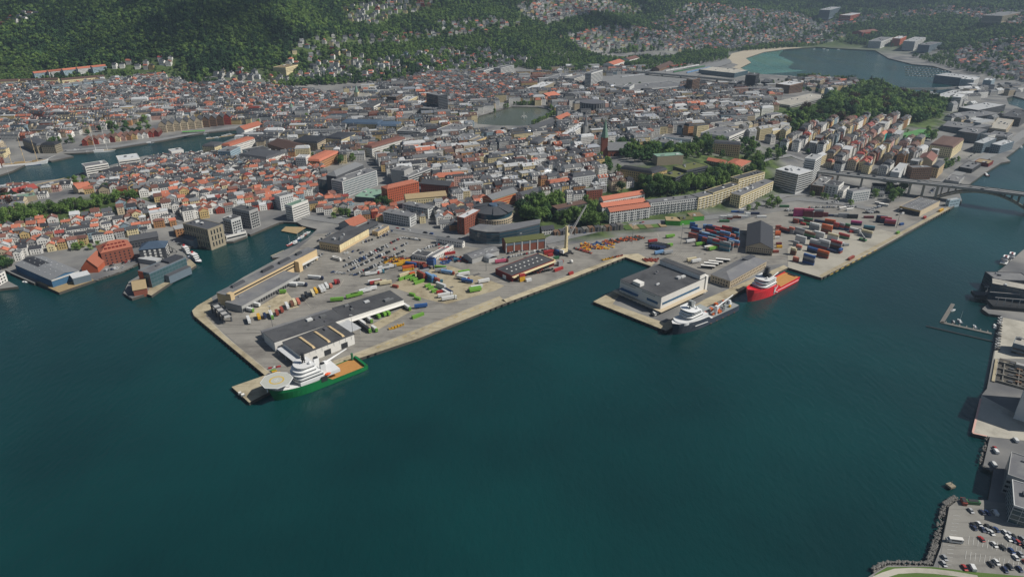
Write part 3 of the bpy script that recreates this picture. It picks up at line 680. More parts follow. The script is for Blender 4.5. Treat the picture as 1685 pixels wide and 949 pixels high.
# ---- other harbour sheds
rc = rect3(zc(890, 465), zc(1112, 515), zc(1450, 327), 9)
t = bld('cream panelled warehouse with dark felt roof beside the big open car park', 'warehouse', rc, 9, 'tan', 'r_feltd', 'flat', 'none', name='warehouse')
for i in range(14): addbox(t, 'wall_panel', 'cream', -rc[4]/2+rc[4]*(i+.5)/14, -rc[5]/2-.06, 2.6, rc[4]/14-.35, .12, 6)
wb = MB(); win_geo(wb, rc[4], rc[5], 7, 3, 3.2, sides=(3,)); stuffpart(wb.build('window_panes', 'glass', t))
bld('old boathouse with steep orange tiled roof behind the cream warehouse', 'boathouse', rect3((568, 364), (579, 373.5), (604, 363), 6), 6, 'grey', 'r_orange', 'gable', 'none', rh=6, ax='x')
bld('small cream harbour office with flat roof beside the orange-roofed boathouse', 'harbour office', rect3(zc(1500, 350), zc(1556, 368), zc(1685, 300), 5), 5, 'tan', 'r_feltl')
bld('dark low workshop between orange-roofed boathouse and small cream office', 'workshop', rect3((588, 374), (596, 377), (622, 365), 5), 5, 'darkgrey', 'r_feltd')
bld('white single-storey depot wing with dark roof along the car compound', 'depot', rect3(ze_(455, 635), ze_(492, 662), ze_(745, 520), 5), 5, 'white', 'r_feltl')
bld('white gabled depot wing at the back of the walled car compound', 'depot', rect3(ze_(560, 420), ze_(545, 440), ze_(850, 490), 6), 6, 'white', 'r_grey', 'gable', rh=2.2)
bld('low dark-roofed depot wing at the front of the walled car compound', 'depot', rectF(ze_(265, 622), ze_(432, 652), 14, 5), 5, 'white', 'r_feltd')
rc = rect3(ze_(860, 622), ze_(962, 672), ze_(1272, 572), 6)
t = bld('grey workshop with skylights and a pale curved porch roof', 'workshop', rc, 6, 'grey', 'r_feltl', 'gable', 'none', rh=2)
for i in range(4):
    o = addbox(t, 'skylight', 'r_light', -rc[4]*.32+i*rc[4]*.21, -rc[5]*.25, 7.15, 3.2, 2, .25)
cv = MB()
for i in range(8):
    a0, a1 = math.pi*i/8, math.pi*(i+1)/8
    cv.add([(6*math.cos(a), y, 3.2*math.sin(a)) for a in (a0, a1) for y in (-5, 5)], [(0, 1, 3, 2)])
cv.build('curved_porch_roof', 'r_light', t, loc=(rc[4]*.05, -rc[5]/2-5, 3.4)); addbox(t, 'porch_wall', 'lightgrey', rc[4]*.05, -rc[5]/2-5, -2, 11.4, 9.4, 5.3)
rc = rect3(zf(125, 635), zf(292, 697), zf(682, 548), 6)
t = bld('dark red terminal shed with cream fascia and two rows of rooflights', 'terminal shed', rc, 6, 'darkred', 'r_feltd', 'parapet', 'none', name='terminal_shed', units=0)
for i in range(8):
    for s in (-.12, .18): addbox(t, 'rooflight', 'paint_white', -rc[4]*.36+i*rc[4]*.1, s*rc[5], 6.26, 1.8, 1.3, .35)
addbox(t, 'fascia', 'cream', 0, -rc[5]/2-1.4, 4.9, rc[4], 2.8, .8); addbox(t, 'fascia', 'cream', rc[4]/2+1.0, 0, 5.3, 2, rc[5], .8)
addbox(t, 'shed_door', 'white', -rc[4]/2-.08, -rc[5]*.05, 0, .16, 5, 4)
for i in range(4): addbox(t, 'shed_door', 'darksteel', -rc[4]*.3+i*rc[4]*.2, -rc[5]/2-.08, 0, 8, .16, 4.4)
rc = rect3((1016, 462), (1088.6, 489), (1161, 457), 16)
t = bld('large white cold store with wide dark roof on its own quay', 'cold store', rc, 16, 'white', 'r_feltd', 'flat', 'none', name='cold_store', units=5)
L, W = rc[4], rc[5]
addbox(t, 'stair_head', 'white', -L*.44, W*.12, 16.36, 6, 9, 3.4)
addbox(t, 'raised_wing', 'white', L/2-4.3, 0, 16.36, 8.3, W*.98, 4.55); addbox(t, 'raised_wing_roof', 'r_feltd', L/2-4.3, 0, 20.9, 8.6, W*.99, .3)
addbox(t, 'stair_tower', 'white', L/2+1.6, -W/2+2, -3, 3, 6, 21)
for i in range(10): addbox(t, 'window_panel', 'bluewall', -L/2+5+i*(L-14)/9.4, -W/2-.06, 7.4, 6, .12, 2.2)
addbox(t, 'loading_deck', 'beige', 0, -W/2-2.2, 3.4, L, 4.4, .5); addbox(t, 'loading_deck', 'beige', -L/2-2.2, 0, 3.4, 4.4, W+8.8, .5)
addbox(t, 'dock_front', 'grey', 0, -W/2-.25, -1, L*.98, .3, 4.3); addbox(t, 'dock_front', 'grey', -L/2-.25, 0, -1, .3, W*.98, 4.3)
for s, n in ((.27, 13), (-.2, 11)):
    for i in range(n): addbox(t, 'vent_window', 'glass', -L/2-.06, s*W-W*.14+i*W*.028, 13.8, .12, .7, .7)
addbox(t, 'awning', 'bluewall', -L/2-2, W*.24, 8.2, 4, W*.42, .4); addbox(t, 'window_panel', 'bluewall', -L/2-.06, -W*.3, 7.2, .12, W*.26, 2.6); addbox(t, 'window_panel', 'bluewall', -L/2-.06, W*.24, 6.2, .12, W*.4, 1.8)
for i in range(9): addbox(t, 'dock_door', 'bluewall' if i % 3 else 'darksteel', -L/2-.45, -W*.42+i*W*.1, .2, .12, 3, 2.8)
for i in range(8): addbox(t, 'dock_door', 'bluewall' if i % 3 == 0 else 'darksteel', -L*.42+i*L*.11, -W/2-.45, .2, 3, .12, 2.8)
rc = rect3((1168, 452), (1202, 462), (1262, 429), 8)
t = bld('pale plastered quay warehouse with long grey hipped roof behind the red ship', 'warehouse', rc, 8, 'beige', 'r_feltl', 'hip', 'grid', rh=4, fl=3.4, name='warehouse')
addbox(t, 'roof_monitor', 'r_slate', rc[4]*.3, rc[5]*.1, 10, 16, 6, 2.4)
rc = rect3((1231.5, 369), (1228, 405), (1272, 410), 8)
t = bld('tall dark-gabled storage hall between the two container yards', 'storage hall', rc, 8, 'beige', 'r_dark', 'gable', 'none', rh=6, ax='y', name='storage_hall')
wb = MB(); win_geo(wb, rc[4], rc[5], 9.5, 2.2, 2.5, 1.3, 1.2, sides=(0,)); stuffpart(wb.build('window_panes', 'glass', t))
addbox(t, 'side_doors', 'glass', 0, -rc[5]/2-.1, 0, rc[4]*.9, .12, 2.4)
rc = rect3(zj(255, 345), zj(490, 405), zj(715, 290), 7)
t = bld('open-fronted quay shed with rooflights beside the arch bridge', 'quay shed', rc, 7, 'beige', 'r_feltl', 'parapet', 'none', units=0)
for i in range(10):
    for s in (-.28, 0, .28): addbox(t, 'rooflight', 'r_light', -rc[4]*.42+i*rc[4]*.092, s*rc[5], 7.26, 1.6, 1, .2)
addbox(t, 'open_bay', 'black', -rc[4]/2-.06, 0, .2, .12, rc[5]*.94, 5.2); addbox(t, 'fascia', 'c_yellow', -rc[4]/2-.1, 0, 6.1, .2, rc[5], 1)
bld('small blue-grey control house on the pier under the arch bridge', 'control house', rect3(zj(805, 270), zj(830, 285), zj(955, 262), 8), 8, 'blue', 'r_light', fl=4)
# ---- left shore: quay hall, barns, warehouses
rc = rect3(zl(208, 375), zl(590, 568), zl(912, 460), 8)
t = bld('wide grey-roofed quay hall with blue painted walls', 'quay hall', rc, 8, 'bluewall', 'r_grey', 'gable', 'none', rh=3, ax='y', name='quay_hall')
L, W = rc[4], rc[5]
ro = MB(); ro.add([(-L/2-.6, 0, 8.2), (L/2+.6, 0, 8.2)][:0], []); 
hs = MB(); 
for s in (-1, 1):
    hs.add([(s*(L/2+.55), W*.05, 8.02), (0, W*.05, 11.5), (0, W/2+.6, 11.5), (s*(L/2+.55), W/2+.6, 8.02)], [(0, 1, 2, 3) if s > 0 else (3, 2, 1, 0)])
hs.build('dark_roof_field', 'r_dark', t)
for i in range(24):
    u, v = (i % 6+.5)/6, (i//6+.5)/4
    xx = (-.42+.84*v)*L; addbox(t, 'rooflight', 'r_light', xx, (-.42+.86*u)*W, 8.25+3*(1-abs(xx)/(L/2))+.25, .9, .9, .25)
addbox(t, 'end_gable_trim', 'lightgrey', 0, -W/2-.3, 6.6, L, .3, 1.6)
bld('blue-grey ribbed annex shed on the timber quay', 'annex shed', rect3(zl(765, 515), zl(840, 552), zl(1042, 502), 7), 7, 'slateblue', 'r_light', 'flat', 'none', units=0)
rc = rectF(zl(938, 428), zl(1124, 418), 24, 6)
t = bld('old brick barn with steep orange gable roof by the water', 'barn', rc, 6, 'orange', 'r_orange', 'gable', 'none', rh=9, ax='y')
rc = rect3(zl(1180, 160), zl(1160, 255), zl(1525, 178), 15)
t = bld('massive red-brick wharf warehouse under orange hipped roof with dormer rows', 'warehouse', rc, 15, 'brick', 'r_orange', 'hip', 'grid', rh=7, fl=3.2, sp=4.4, name='wharf_warehouse')
for s in (0, 1):
    for i in range(6):
        d = addbox(t, 'dormer', 'darkred', -rc[4]*.3+i*rc[4]*.12, -rc[5]*(.34-.17*s), 16.2+2.2*s, 2.3, 2.4, 1.6)
bld('dark slate-roofed wharf house with white window bays beside the brick warehouse', 'wharf house', rectF((228, 411), (271, 407), 20, 14), 14, 'darkgrey', 'r_blue', 'hip', 'grid', ww=2.2, wh=2.2, sp=5, rh=5, glass='white')
bld('dark-roofed low wharf house behind the brick warehouse', 'wharf house', rectF((214, 397), (260, 389), 14, 9), 9, 'darkgrey', 'r_slate', 'gable', rh=4)
bld('grey bridge-like link building over the basin mouth', 'link building', rectF(zd(190, 318), zd(398, 350), 8, 5), 5, 'grey', 'r_light', 'flat', 'none', units=0)
rc = rect3(zd(243, 440), zd(320, 495), zd(742, 312), 15)
t = bld('blue glass office block on the pier with an orange end wall', 'office', rc, 15, 'slateblue', 'r_feltl', 'parapet', 'glass', glass='glassteal', fl=3.6, name='pier_office')
L, W = rc[4], rc[5]
addbox(t, 'orange_end_wall', 'orange', -L/2-.25, W*.28, -1, .4, W*.42, 16.4); addbox(t, 'roof_plant', 'r_dark', L*.28, 0, 15.3, L*.4, W*.7, 2); addbox(t, 'side_wing', 'slateblue', L*.16, -W/2-3.2, -1, L*.62, 6, 8); addbox(t, 'side_wing_roof', 'r_slate', L*.16, -W/2-3.2, 7, L*.62, 6.2, .4)
bld('red-brown and glass wedge hall at the tip of the pier', 'wedge hall', rect3((207, 464), (219, 478), (241, 474), 6), 6, 'brick', 'r_tan', 'gable', 'none', rh=4, ax='x')
bld('large grey concrete cultural hall rising straight from the water', 'cultural hall', rect3(zt(1080, 478), zt(1200, 522), zt(1287, 490), 22), 22, 'stone', 'r_slate', 'parapet', 'grid', sp=4, ww=1.6, wh=5, fl=7, units=4, name='cultural_hall')
bld('white-framed waterside apartment block with dark balconies on a white podium', 'apartment block', rect3(zt(1290, 452), zt(1335, 466), zt(1392, 446), 22), 22, 'lightgrey', 'r_feltd', 'parapet', 'grid', sp=3, ww=2.2, wh=2)
t = bld('low white podium on the quay beside the cultural hall', 'podium', rectF((372, 389), (405, 381), 12, 5), 5, 'white', 'r_felt2', 'parapet', 'band', wh=2)
bld('dark chequered waterside apartment block nearest the white quay steps', 'apartment block', rect3(zt(1360, 388), zt(1440, 416), zt(1492, 396), 22), 22, 'grey', 'r_feltd', 'parapet', 'grid', sp=3, ww=2.3, wh=2)
bld('white harbour storehouse with pale green roof above the inner basin', 'storehouse', rect3(zc(490, 45), zc(562, 66), zc(750, -2), 20), 20, 'white', 'r_green', 'parapet', 'band', wh=1, fl=3)
bld('pale grey apartment block behind the chequered waterside block', 'apartment block', rect3((450, 321), (460, 324.5), (482, 319), 18), 18, 'lightgrey', 'r_feltl')
bld('yellow-brown house with white balconies behind the pier office', 'house block', rectF((288, 378), (310, 374), 14, 10), 10, 'ochre', 'r_light', 'flat')
bld('small dark blue boat shed beside the cultural hall', 'boat shed', rect3(zd(720, 70), zd(822, 112), zd(900, 85), 7), 7, 'slateblue', 'r_slate', 'gable', 'none', rh=2.5, ax='y')
bld('white quay office with dark windows at the mouth of the inlet', 'quay office', rect3((-20, 446), (-8, 456), (8, 447), 10), 10, 'white', 'r_feltl', 'parapet', 'grid', ww=2, sp=3.5)
# ---- office blocks of the old town
bld('big grey-blue office block with gridded glass facade', 'office block', rect3((545, 296), (563, 300), (620, 281), 22), 22, 'lightgrey', 'r_feltl', 'parapet', 'grid', sp=2.4, ww=1.7, wh=2, fl=3.1, glass='glassblue', name='office_block')
bld('dark concert-hall-like block with pale sloped roof behind the gridded office', 'office block', rect3((541, 286), (553, 290), (598, 271), 26), 26, 'darkgrey', 'r_grey', 'hip', 'none', rh=5)
bld('dark glass corner block beside the gridded office', 'office block', rectF((522, 295), (546, 299), 22, 14), 14, 'darkgrey', 'r_feltl', 'parapet', 'glass', glass='glassblue')
bld('windowless grey-green concrete tower block', 'tower block', rect3((646, 278), (665, 282), (679, 275.5), 21), 21, 'grey', 'r_feltl', 'parapet', 'none', name='tower_block')
bld('pale flat-roofed block behind the windowless concrete tower', 'office block', rectF((672, 292), (712, 277), 14, 13), 13, 'lightgrey', 'r_feltl', 'parapet', 'band')
bld('salmon-red apartment house with orange tiled roof', 'apartment house', rectF((637, 311), (689, 299), 15, 20), 20, 'orange', 'r_orange', 'hip', 'grid', rh=3)
bld('grey open-deck hall with pale green roof beside the salmon-red apartment house', 'hall', rect3((592, 318), (616, 326), (634, 313), 7), 7, 'darkgrey', 'r_green', 'flat', 'none')
bld('cream stepped apartment house with sand-coloured roof', 'apartment house', rectF((668, 328), (735, 322), 18, 12), 12, 'cream', 'r_tan', 'gable', rh=4)
bld('white and dark modern flats with balconies, front row', 'flats', rectF((630, 349), (674, 357), 14, 13), 13, 'lightgrey', 'r_feltl', 'flat', 'grid', sp=2.6, ww=1.7, wh=2)
bld('white and dark modern flats with balconies, back row', 'flats', rectF((662, 336), (704, 344), 14, 13), 13, 'lightgrey', 'r_feltl', 'flat', 'grid', sp=2.6, ww=1.7, wh=2)
bld('long brown and white warehouse flats with dark roof', 'flats', rectF((692, 302), (740, 306), 18, 13), 13, 'brick', 'r_slate', 'gable', rh=4)
bld('orange-roofed courtyard block above the brown warehouse flats', 'flats', rectF((713, 292), (768, 290), 16, 12), 12, 'cream', 'r_orange', 'hip')
bld('red-brick school-like house with yellow bands and grey roof', 'red house', rectF((810, 329), (852, 316), 18, 16), 16, 'orange', 'r_grey', 'gable', 'band', rh=4, glass='yellow', wh=.8, fl=3.4, name='banded_house')
# round office with conical roof
c = hit(811, 374); t = thing('round_office', 'round beige office building with dark faceted roof crown', 'round office', (c.x, c.y+20, c.z)); block(c.x, c.y+20, 0, 26, 26)
mb = MB(); mb.cyl(0, 0, -3, 10.5, 25, n=40); mb.build('wall', 'beige', t)
mb = MB(); mb.cyl(0, 0, 10.5, 17, 23.5, n=40); mb.build('dark_storey', 'glassblue', t)
for i in range(8):
    a0, a1 = 2*math.pi*i/8+.03, 2*math.pi*(i+1)/8-.03
    mb = MB(); v = [(26*math.cos(a), 26*math.sin(a), 16.6+(.9 if i % 2 else 0)) for a in (a0, (a0+a1)/2, a1)]; v2 = [(7*math.cos(a), 7*math.sin(a), 21) for a in (a0, (a0+a1)/2, a1)]
    mb.add(v+v2+[(x, y, z+.5) for x, y, z in v+v2], [(0, 1, 4, 3), (1, 2, 5, 4), (6, 9, 10, 7), (7, 10, 11, 8), (0, 6, 7, 1), (1, 7, 8, 2), (2, 8, 11, 5), (3, 9, 6, 0)][::1]); mb.build('roof_segment', 'r_slate', t)
mb = MB(); mb.cyl(0, 0, 17, 23, 7, 5, n=16); mb.build('roof_crown', 'r_blue', t)
mb = MB()
for i in range(52):
    a = 2*math.pi*i/52
    for z in (1.5, 4.5, 7.5): mb.box(25.05*math.cos(a), 25.05*math.sin(a), z, 1.6, .3, 1.5, rot=a+math.pi/2)
stuffpart(mb.build('window_panes', 'glass', t))
def polyb(label, cat, pxs, h, wall, roof, glass=None, fl=3.4, name=None):
    z0 = QZ
    for _ in range(3):
        P = [Vector(G(x, y, z0+h)) for x, y in pxs]; c = sum(P, Vector((0, 0)))/len(P); z0 = hz(c.x, c.y)
    t = thing(name or cat.replace(' ', '_'), label, cat, (c.x, c.y, z0)); pts = [(p.x-c.x, p.y-c.y) for p in P]
    xs = [p[0] for p in pts]; ys = [p[1] for p in pts]; block(c.x+(min(xs)+max(xs))/2, c.y+(min(ys)+max(ys))/2, 0, (max(xs)-min(xs))/2+2, (max(ys)-min(ys))/2+2)
    MB().prism(pts, -5, h).build('wall', wall, t); k = 1.012
    MB().prism([(x*k, y*k) for x, y in pts], h, h+.5).build('roof', roof, t)
    if glass:
        n = len(pts); z = .8
        while z+fl-.8 < h:
            g = MB()
            for i in range(n):
                a, b2 = Vector(pts[i]), Vector(pts[(i+1) % n]); d = (b2-a).normalized(); o = Vector((d.y, -d.x))*.06
                if o.dot((a+b2)/2) < 0: o = -o
                g.add([(*(a+o), z), (*(b2+o), z), (*(b2+o), z+fl-.9), (*(a+o), z+fl-.9)], [(0, 1, 2, 3)])
            g.build('window_band', glass, t); z += fl
    return t
polyb('curved blue-glass office front below the round beige building', 'curved office', [(772, 376), (782, 379), (800, 382), (822, 382), (850, 377), (888, 368), (889, 361), (850, 367), (815, 371), (790, 369)], 15, 'darkgrey', 'r_feltl', 'glassblue')
bld('red-brick corner house with pale roof beside the round beige office', 'brick house', rect3((754, 356), (764, 359.5), (790, 346), 20), 20, 'brick', 'r_light', 'parapet', 'grid', sp=4)
rc = rectF((833, 400), (897.5, 392), 15, 12)
t = bld('brick drill hall with tall white bays and olive roof', 'drill hall', rc, 12, 'brick', 'r_moss', 'gable', 'none', rh=3)
for i in range(6): addbox(t, 'pilaster', 'lightgrey', -rc[4]/2+rc[4]*i/5, -rc[5]/2-.2, -1, 1.2, .5, 12.6)
for i in range(5): addbox(t, 'tall_window', 'slateblue', -rc[4]/2+rc[4]*(i+.5)/5, -rc[5]/2-.1, 8.6, rc[4]/5-2, .2, 2.6)
bld('long white school house with grey roof above the wooded bank', 'school house', rectF((860, 322), (904, 310), 13, 10), 10, 'white', 'r_slate', 'gable', 'grid', rh=3)
bld('dark terraced flats with balconies on the bank above the crane', 'flats', rectF((917, 344), (967, 334), 13, 11), 11, 'darkgrey', 'r_brown', 'flat', 'grid', sp=3, ww=1.8)
bld('small white house with dark roof below the wooded bank', 'house', rectF((892, 379), (912, 377), 9, 6), 6, 'white', 'r_dark', 'gable', rh=3.5)
t = thing('ruined_stone_row', 'long dark roofless stone row beside the harbour road', 'ruin', hit(968, 381), R(14))
for i in range(12):
    addbox(t, 'stone_bay', ['brown', 'darkgrey', 'stone2'][i % 3], -40+i*7.2, 0, -2, 7, 9, 6.5+(i*5 % 4)*.7); addbox(t, 'broken_wall', 'stone2', -40+i*7.2, -4.8, -2, 1, .8, 8+(i*3 % 5)*.4)
for i, (x, m) in enumerate(((1030, 'grass'), (1042, 'r_tan'), (1053, 'grass'), (1064, 'r_tan'), (1076, 'grass'), (1086, 'r_tan'))):
    sheet('allotment_plot', [(x, 378-i*.9), (x+12, 377-i*.9), (x+4, 369-i*.9), (x-8, 370-i*.9)], m, QZ+.7)
# ---- apartment rows above the container yards
rows = 'apartment rows along the harbour road'
def flats_row(label, L_, R_, d, h, wall, roof, rt='flat', n=8, **k):
    rc = rectF(L_, R_, d, h); t = bld(label, 'apartment row', rc, h, wall, roof, rt, 'grid', sp=3.0, ww=1.7, wh=1.7, group=rows, **k)
    for i in range(n):
        u = -rc[4]/2+rc[4]*(i+.5)/n; b2 = MB(); z = 3.2
        while z < h-1.5:
            b2.box(0, 0, z, 3.2, 1.3, .2); b2.box(0, -.6, z+.2, 3.2, .08, .9); z += 3.1
        stuffpart(b2.build('balcony_stack', 'lightgrey', t, loc=(u, -rc[5]/2-.68, 0)))
    return t
flats_row('long grey-white apartment row with balconies above the harbour road', (1071, 334), (1150, 325), 13, 17, 'lightgrey', 'r_feltl', n=14)
flats_row('cream end section of the long grey-white apartment row', (1150, 325), (1174, 319), 14, 18, 'cream', 'r_feltl', n=4)
flats_row('cream arcaded apartment row with dark roof terraces below the wooded slope', (1174, 318), (1218, 304), 14, 19, 'cream', 'r_feltd', 'parapet', n=8)
flats_row('cream arcaded apartment row farthest along below the wooded slope', (1216, 296), (1259, 284), 14, 19, 'cream', 'r_feltd', 'parapet', n=8)
flats_row('cream apartment row with many dark balconies facing the container yard', (1219, 322), (1273, 298), 14, 17, 'cream', 'r_feltl', n=12)
flats_row('pale grey apartment row with orange roof and a blue-painted section', (1004, 349), (1070, 340), 12, 16, 'lightgrey', 'r_orange', 'gable', n=6, rh=3.5)
bld('royal blue section of the orange-roofed apartment row', 'apartment row', rectF((1037, 346), (1054, 343.5), 1.2, 14.5), 14.5, 'bluewall', 'r_slate', 'flat', 'grid', units=0, group=rows)
flats_row('orange-roofed apartment row one behind the blue-painted row', (991, 341), (1062, 332), 11, 13, 'lightgrey', 'r_orange', 'gable', n=5, rh=3.5)
flats_row('orange-and-grey-roofed apartment row highest above the blue-painted row', (993, 330), (1061, 319), 11, 12, 'white', 'r_orange', 'gable', n=5, rh=3.5)
for i, (a, b2, d, lab) in enumerate((((1096, 363), (1120, 364), 14, 'green-walled kindergarten block with planted roof, largest of three'), ((1120, 363), (1143, 361), 12, 'green-walled kindergarten block with planted roof, middle of three'), ((1138, 357), (1159, 355.5), 14, 'green-walled kindergarten block with planted roof, nearest the blue containers'))):
    bld(lab, 'kindergarten', rectF(a, b2, d, 6), 6, 'greenwall', 'r_moss' if i % 2 else 'r_tan', 'flat', 'none', units=1)
# ---- hotel, tower and blocks by the bridge ramp
bld('big cream-white hotel block with long window bands and blue roof light', 'hotel', rect3((1276, 279), (1314, 288), (1338, 281), 25), 25, 'lightgrey', 'r_light', 'parapet', 'band', wh=1.5, fl=3.1, units=7, name='hotel')
bld('slim white tower beside the cream-white hotel', 'tower', rect3((1327, 259), (1342, 263.5), (1353, 256), 33), 33, 'lightgrey', 'r_light', 'parapet', 'band', wh=1.4, fl=3.1)
bld('brown low block with flat roof below the slim white tower', 'block', rect3((1336, 303), (1355, 308), (1372, 291), 11), 11, 'brown', 'r_feltl', 'parapet')
bld('white stepped office house with dark roof beside the brown low block', 'office house', rect3((1359, 301), (1380, 307), (1389, 300), 15), 15, 'white', 'r_feltd', 'parapet', 'grid', ww=2.6, sp=4.5)
bld('white lower wing of the stepped office house', 'office house', rect3((1376, 311), (1388, 315), (1398, 307), 9), 9, 'white', 'r_feltl')
bld('white corner flats with blue glass edge beside the bus park', 'flats', rect3((1396, 312), (1404, 316), (1433, 312), 15), 15, 'lightgrey', 'r_feltl', 'parapet', 'grid', glass='glassblue', sp=3, ww=2)
bld('dark-roofed white farmhouse among trees below the bridge ramp', 'house', rectF((1437, 306), (1478, 309), 10, 7), 7, 'white', 'r_dark', 'gable')
bld('small white house in front of the dark-roofed farmhouse', 'house', rectF((1440, 318), (1455, 319), 9, 5), 5, 'white', 'r_grey', 'gable')
# ---- university hill
bld('yellow museum palace with black roof, long front wing', 'museum', rectF((1020, 278), (1073, 286), 14, 14), 14, 'yellow', 'r_dark', 'mansard', 'grid', rh=4, name='museum')
bld('yellow museum palace with black roof, right-hand wing', 'museum', rectF((1073, 286), (1098, 279), 16, 13), 13, 'yellow', 'r_dark', 'mansard', 'grid', rh=4, name='museum')
bld('dark terraced university block with planted roof, upper level', 'university block', rect3((1105, 275), (1130, 281), (1165, 273), 11), 11, 'darkgrey', 'r_moss', 'parapet', 'band', units=3)
bld('dark terraced university block with planted roof, lower level', 'university block', rect3((1092, 288), (1112, 293), (1130, 285), 10), 10, 'darkgrey', 'r_moss', 'parapet', 'band', units=2)
bld('grey university hall with stepped blue roof lantern', 'university hall', rect3((1070, 254), (1082, 258), (1125, 255), 12), 12, 'stone', 'r_green', 'flat', 'none', units=2)
bld('beige castle-like institute with dark roof and corner tower', 'institute', rectF((1173, 236), (1219, 239), 16, 17), 17, 'tan', 'r_slate', 'mansard', 'grid', rh=4)
bld('orange-roofed courtyard school, main square', 'school', rect3((1193, 269), (1218, 275), (1236, 265), 9), 9, 'stone', 'r_orange', 'hip', 'grid', rh=3)
bld('orange-roofed long wing of the courtyard school', 'school', rectF((1163, 264), (1192, 269), 11, 7), 7, 'stone', 'r_orange', 'gable')
bld('pale blue-white academy block with flat grey roof', 'academy', rect3((1071, 232), (1110, 238), (1122, 232), 10), 10, 'blue', 'r_feltl', 'parapet', 'none')
bld('white hospital-like block behind the pale blue academy', 'white block', rectF((1089, 225), (1138, 230), 16, 11), 11, 'white', 'r_feltl')
bld('large white assembly hall with stepped grey roof', 'assembly hall', rect3((1158, 217), (1200, 226), (1228, 214), 12), 12, 'white', 'r_feltl', 'parapet', 'band', units=5)
def church(label, px, tower, tm, sh, sm, nave, nm, nr, ang):
    c = hit(*px); t = thing('church', label, 'church', c, R(ang)); block(c.x, c.y, R(ang), nave[0]/2+6, nave[1]/2+4)
    MB().box(0, 0, -4, tower[0], tower[0], tower[1]+4, bottom=False).build('tower', tm, t)
    s = MB(); s.cyl(0, 0, tower[1], tower[1]+sh, tower[0]*.62, .15, n=8); s.build('spire', sm, t)
    w = MB(); wall_geo(w, nave[0], nave[1], nave[2], 'gable', nave[1]*.55, 'x'); w.build('nave_wall', nm, t, loc=(nave[0]/2+tower[0]/2, 0, 0))
    r = MB(); roof_geo(r, nave[0], nave[1], nave[2], 'gable', nave[1]*.55, 'x'); r.build('nave_roof', nr, t, loc=(nave[0]/2+tower[0]/2, 0, 0))
    g = MB(); win_geo(g, nave[0], nave[1], nave[2], 5, 20, 1.4, 4.5, 2); stuffpart(g.build('window_panes', 'glass', t, loc=(nave[0]/2+tower[0]/2, 0, 0)))
church('red-brick church with tall green copper spire on the hill', (993, 258), (9, 30), 'brick', 28, 'r_green', (36, 18, 12), 'brick', 'r_grey', 5)
church('cream cathedral with green spire and pale tiled roof', (588, 166), (9, 20), 'cream', 16, 'r_green', (30, 16, 9), 'cream', 'r_pale', -10)
church('small white church with green domed tower cap', (481, 187), (8, 14), 'white', 8, 'r_green', (22, 14, 8), 'white', 'r_light', -5)
for a in ((55, 214), (63, 216)): pass
church('twin-towered grey stone church near the old harbour, west tower', (54, 217), (6, 15), 'beige', 7, 'r_dark', (4, 6, 8), 'stone', 'r_slate', 0)
church('twin-towered grey stone church near the old harbour, east tower with nave', (62, 220), (6, 15), 'beige', 7, 'r_dark', (26, 13, 8), 'stone', 'r_slate', 10)
church('slim grey-spired chapel among dark roofs south of the park lake', (963, 227), (7, 22), 'grey', 18, 'r_grey', (20, 12, 8), 'grey', 'r_slate', 20)
# round concert hall
c = hit(976, 188); t = thing('concert_hall', 'dark fan-shaped concert hall with ribbed drum above a sloping base', 'concert hall', (c.x, c.y+20, c.z)); block(c.x, c.y+20, 0, 45, 35)
mb = MB(); mb.cyl(0, 0, 5, 22, 25, 27, n=28); mb.build('drum', 'darkgrey', t)
for i in range(28):
    a = 2*math.pi*i/28; addbox(t, 'drum_rib', 'grey', 26.6*math.cos(a), 26.6*math.sin(a), 7, 1.1, .8, 15, a)
mb = MB(); mb.cyl(0, 0, 22, 22.8, 27.4, n=28); mb.build('drum_roof', 'r_felt2', t)
MB().prism([(-34, -14), (-10, -26), (52, 4), (46, 16), (-20, 16)], -3, 7).build('foyer', 'black', t)
MB().prism([(-35, -15), (-10, -27), (53, 4), (46, 17), (-20, 17)], 7, 7.6).build('foyer_roof', 'r_slate', t)
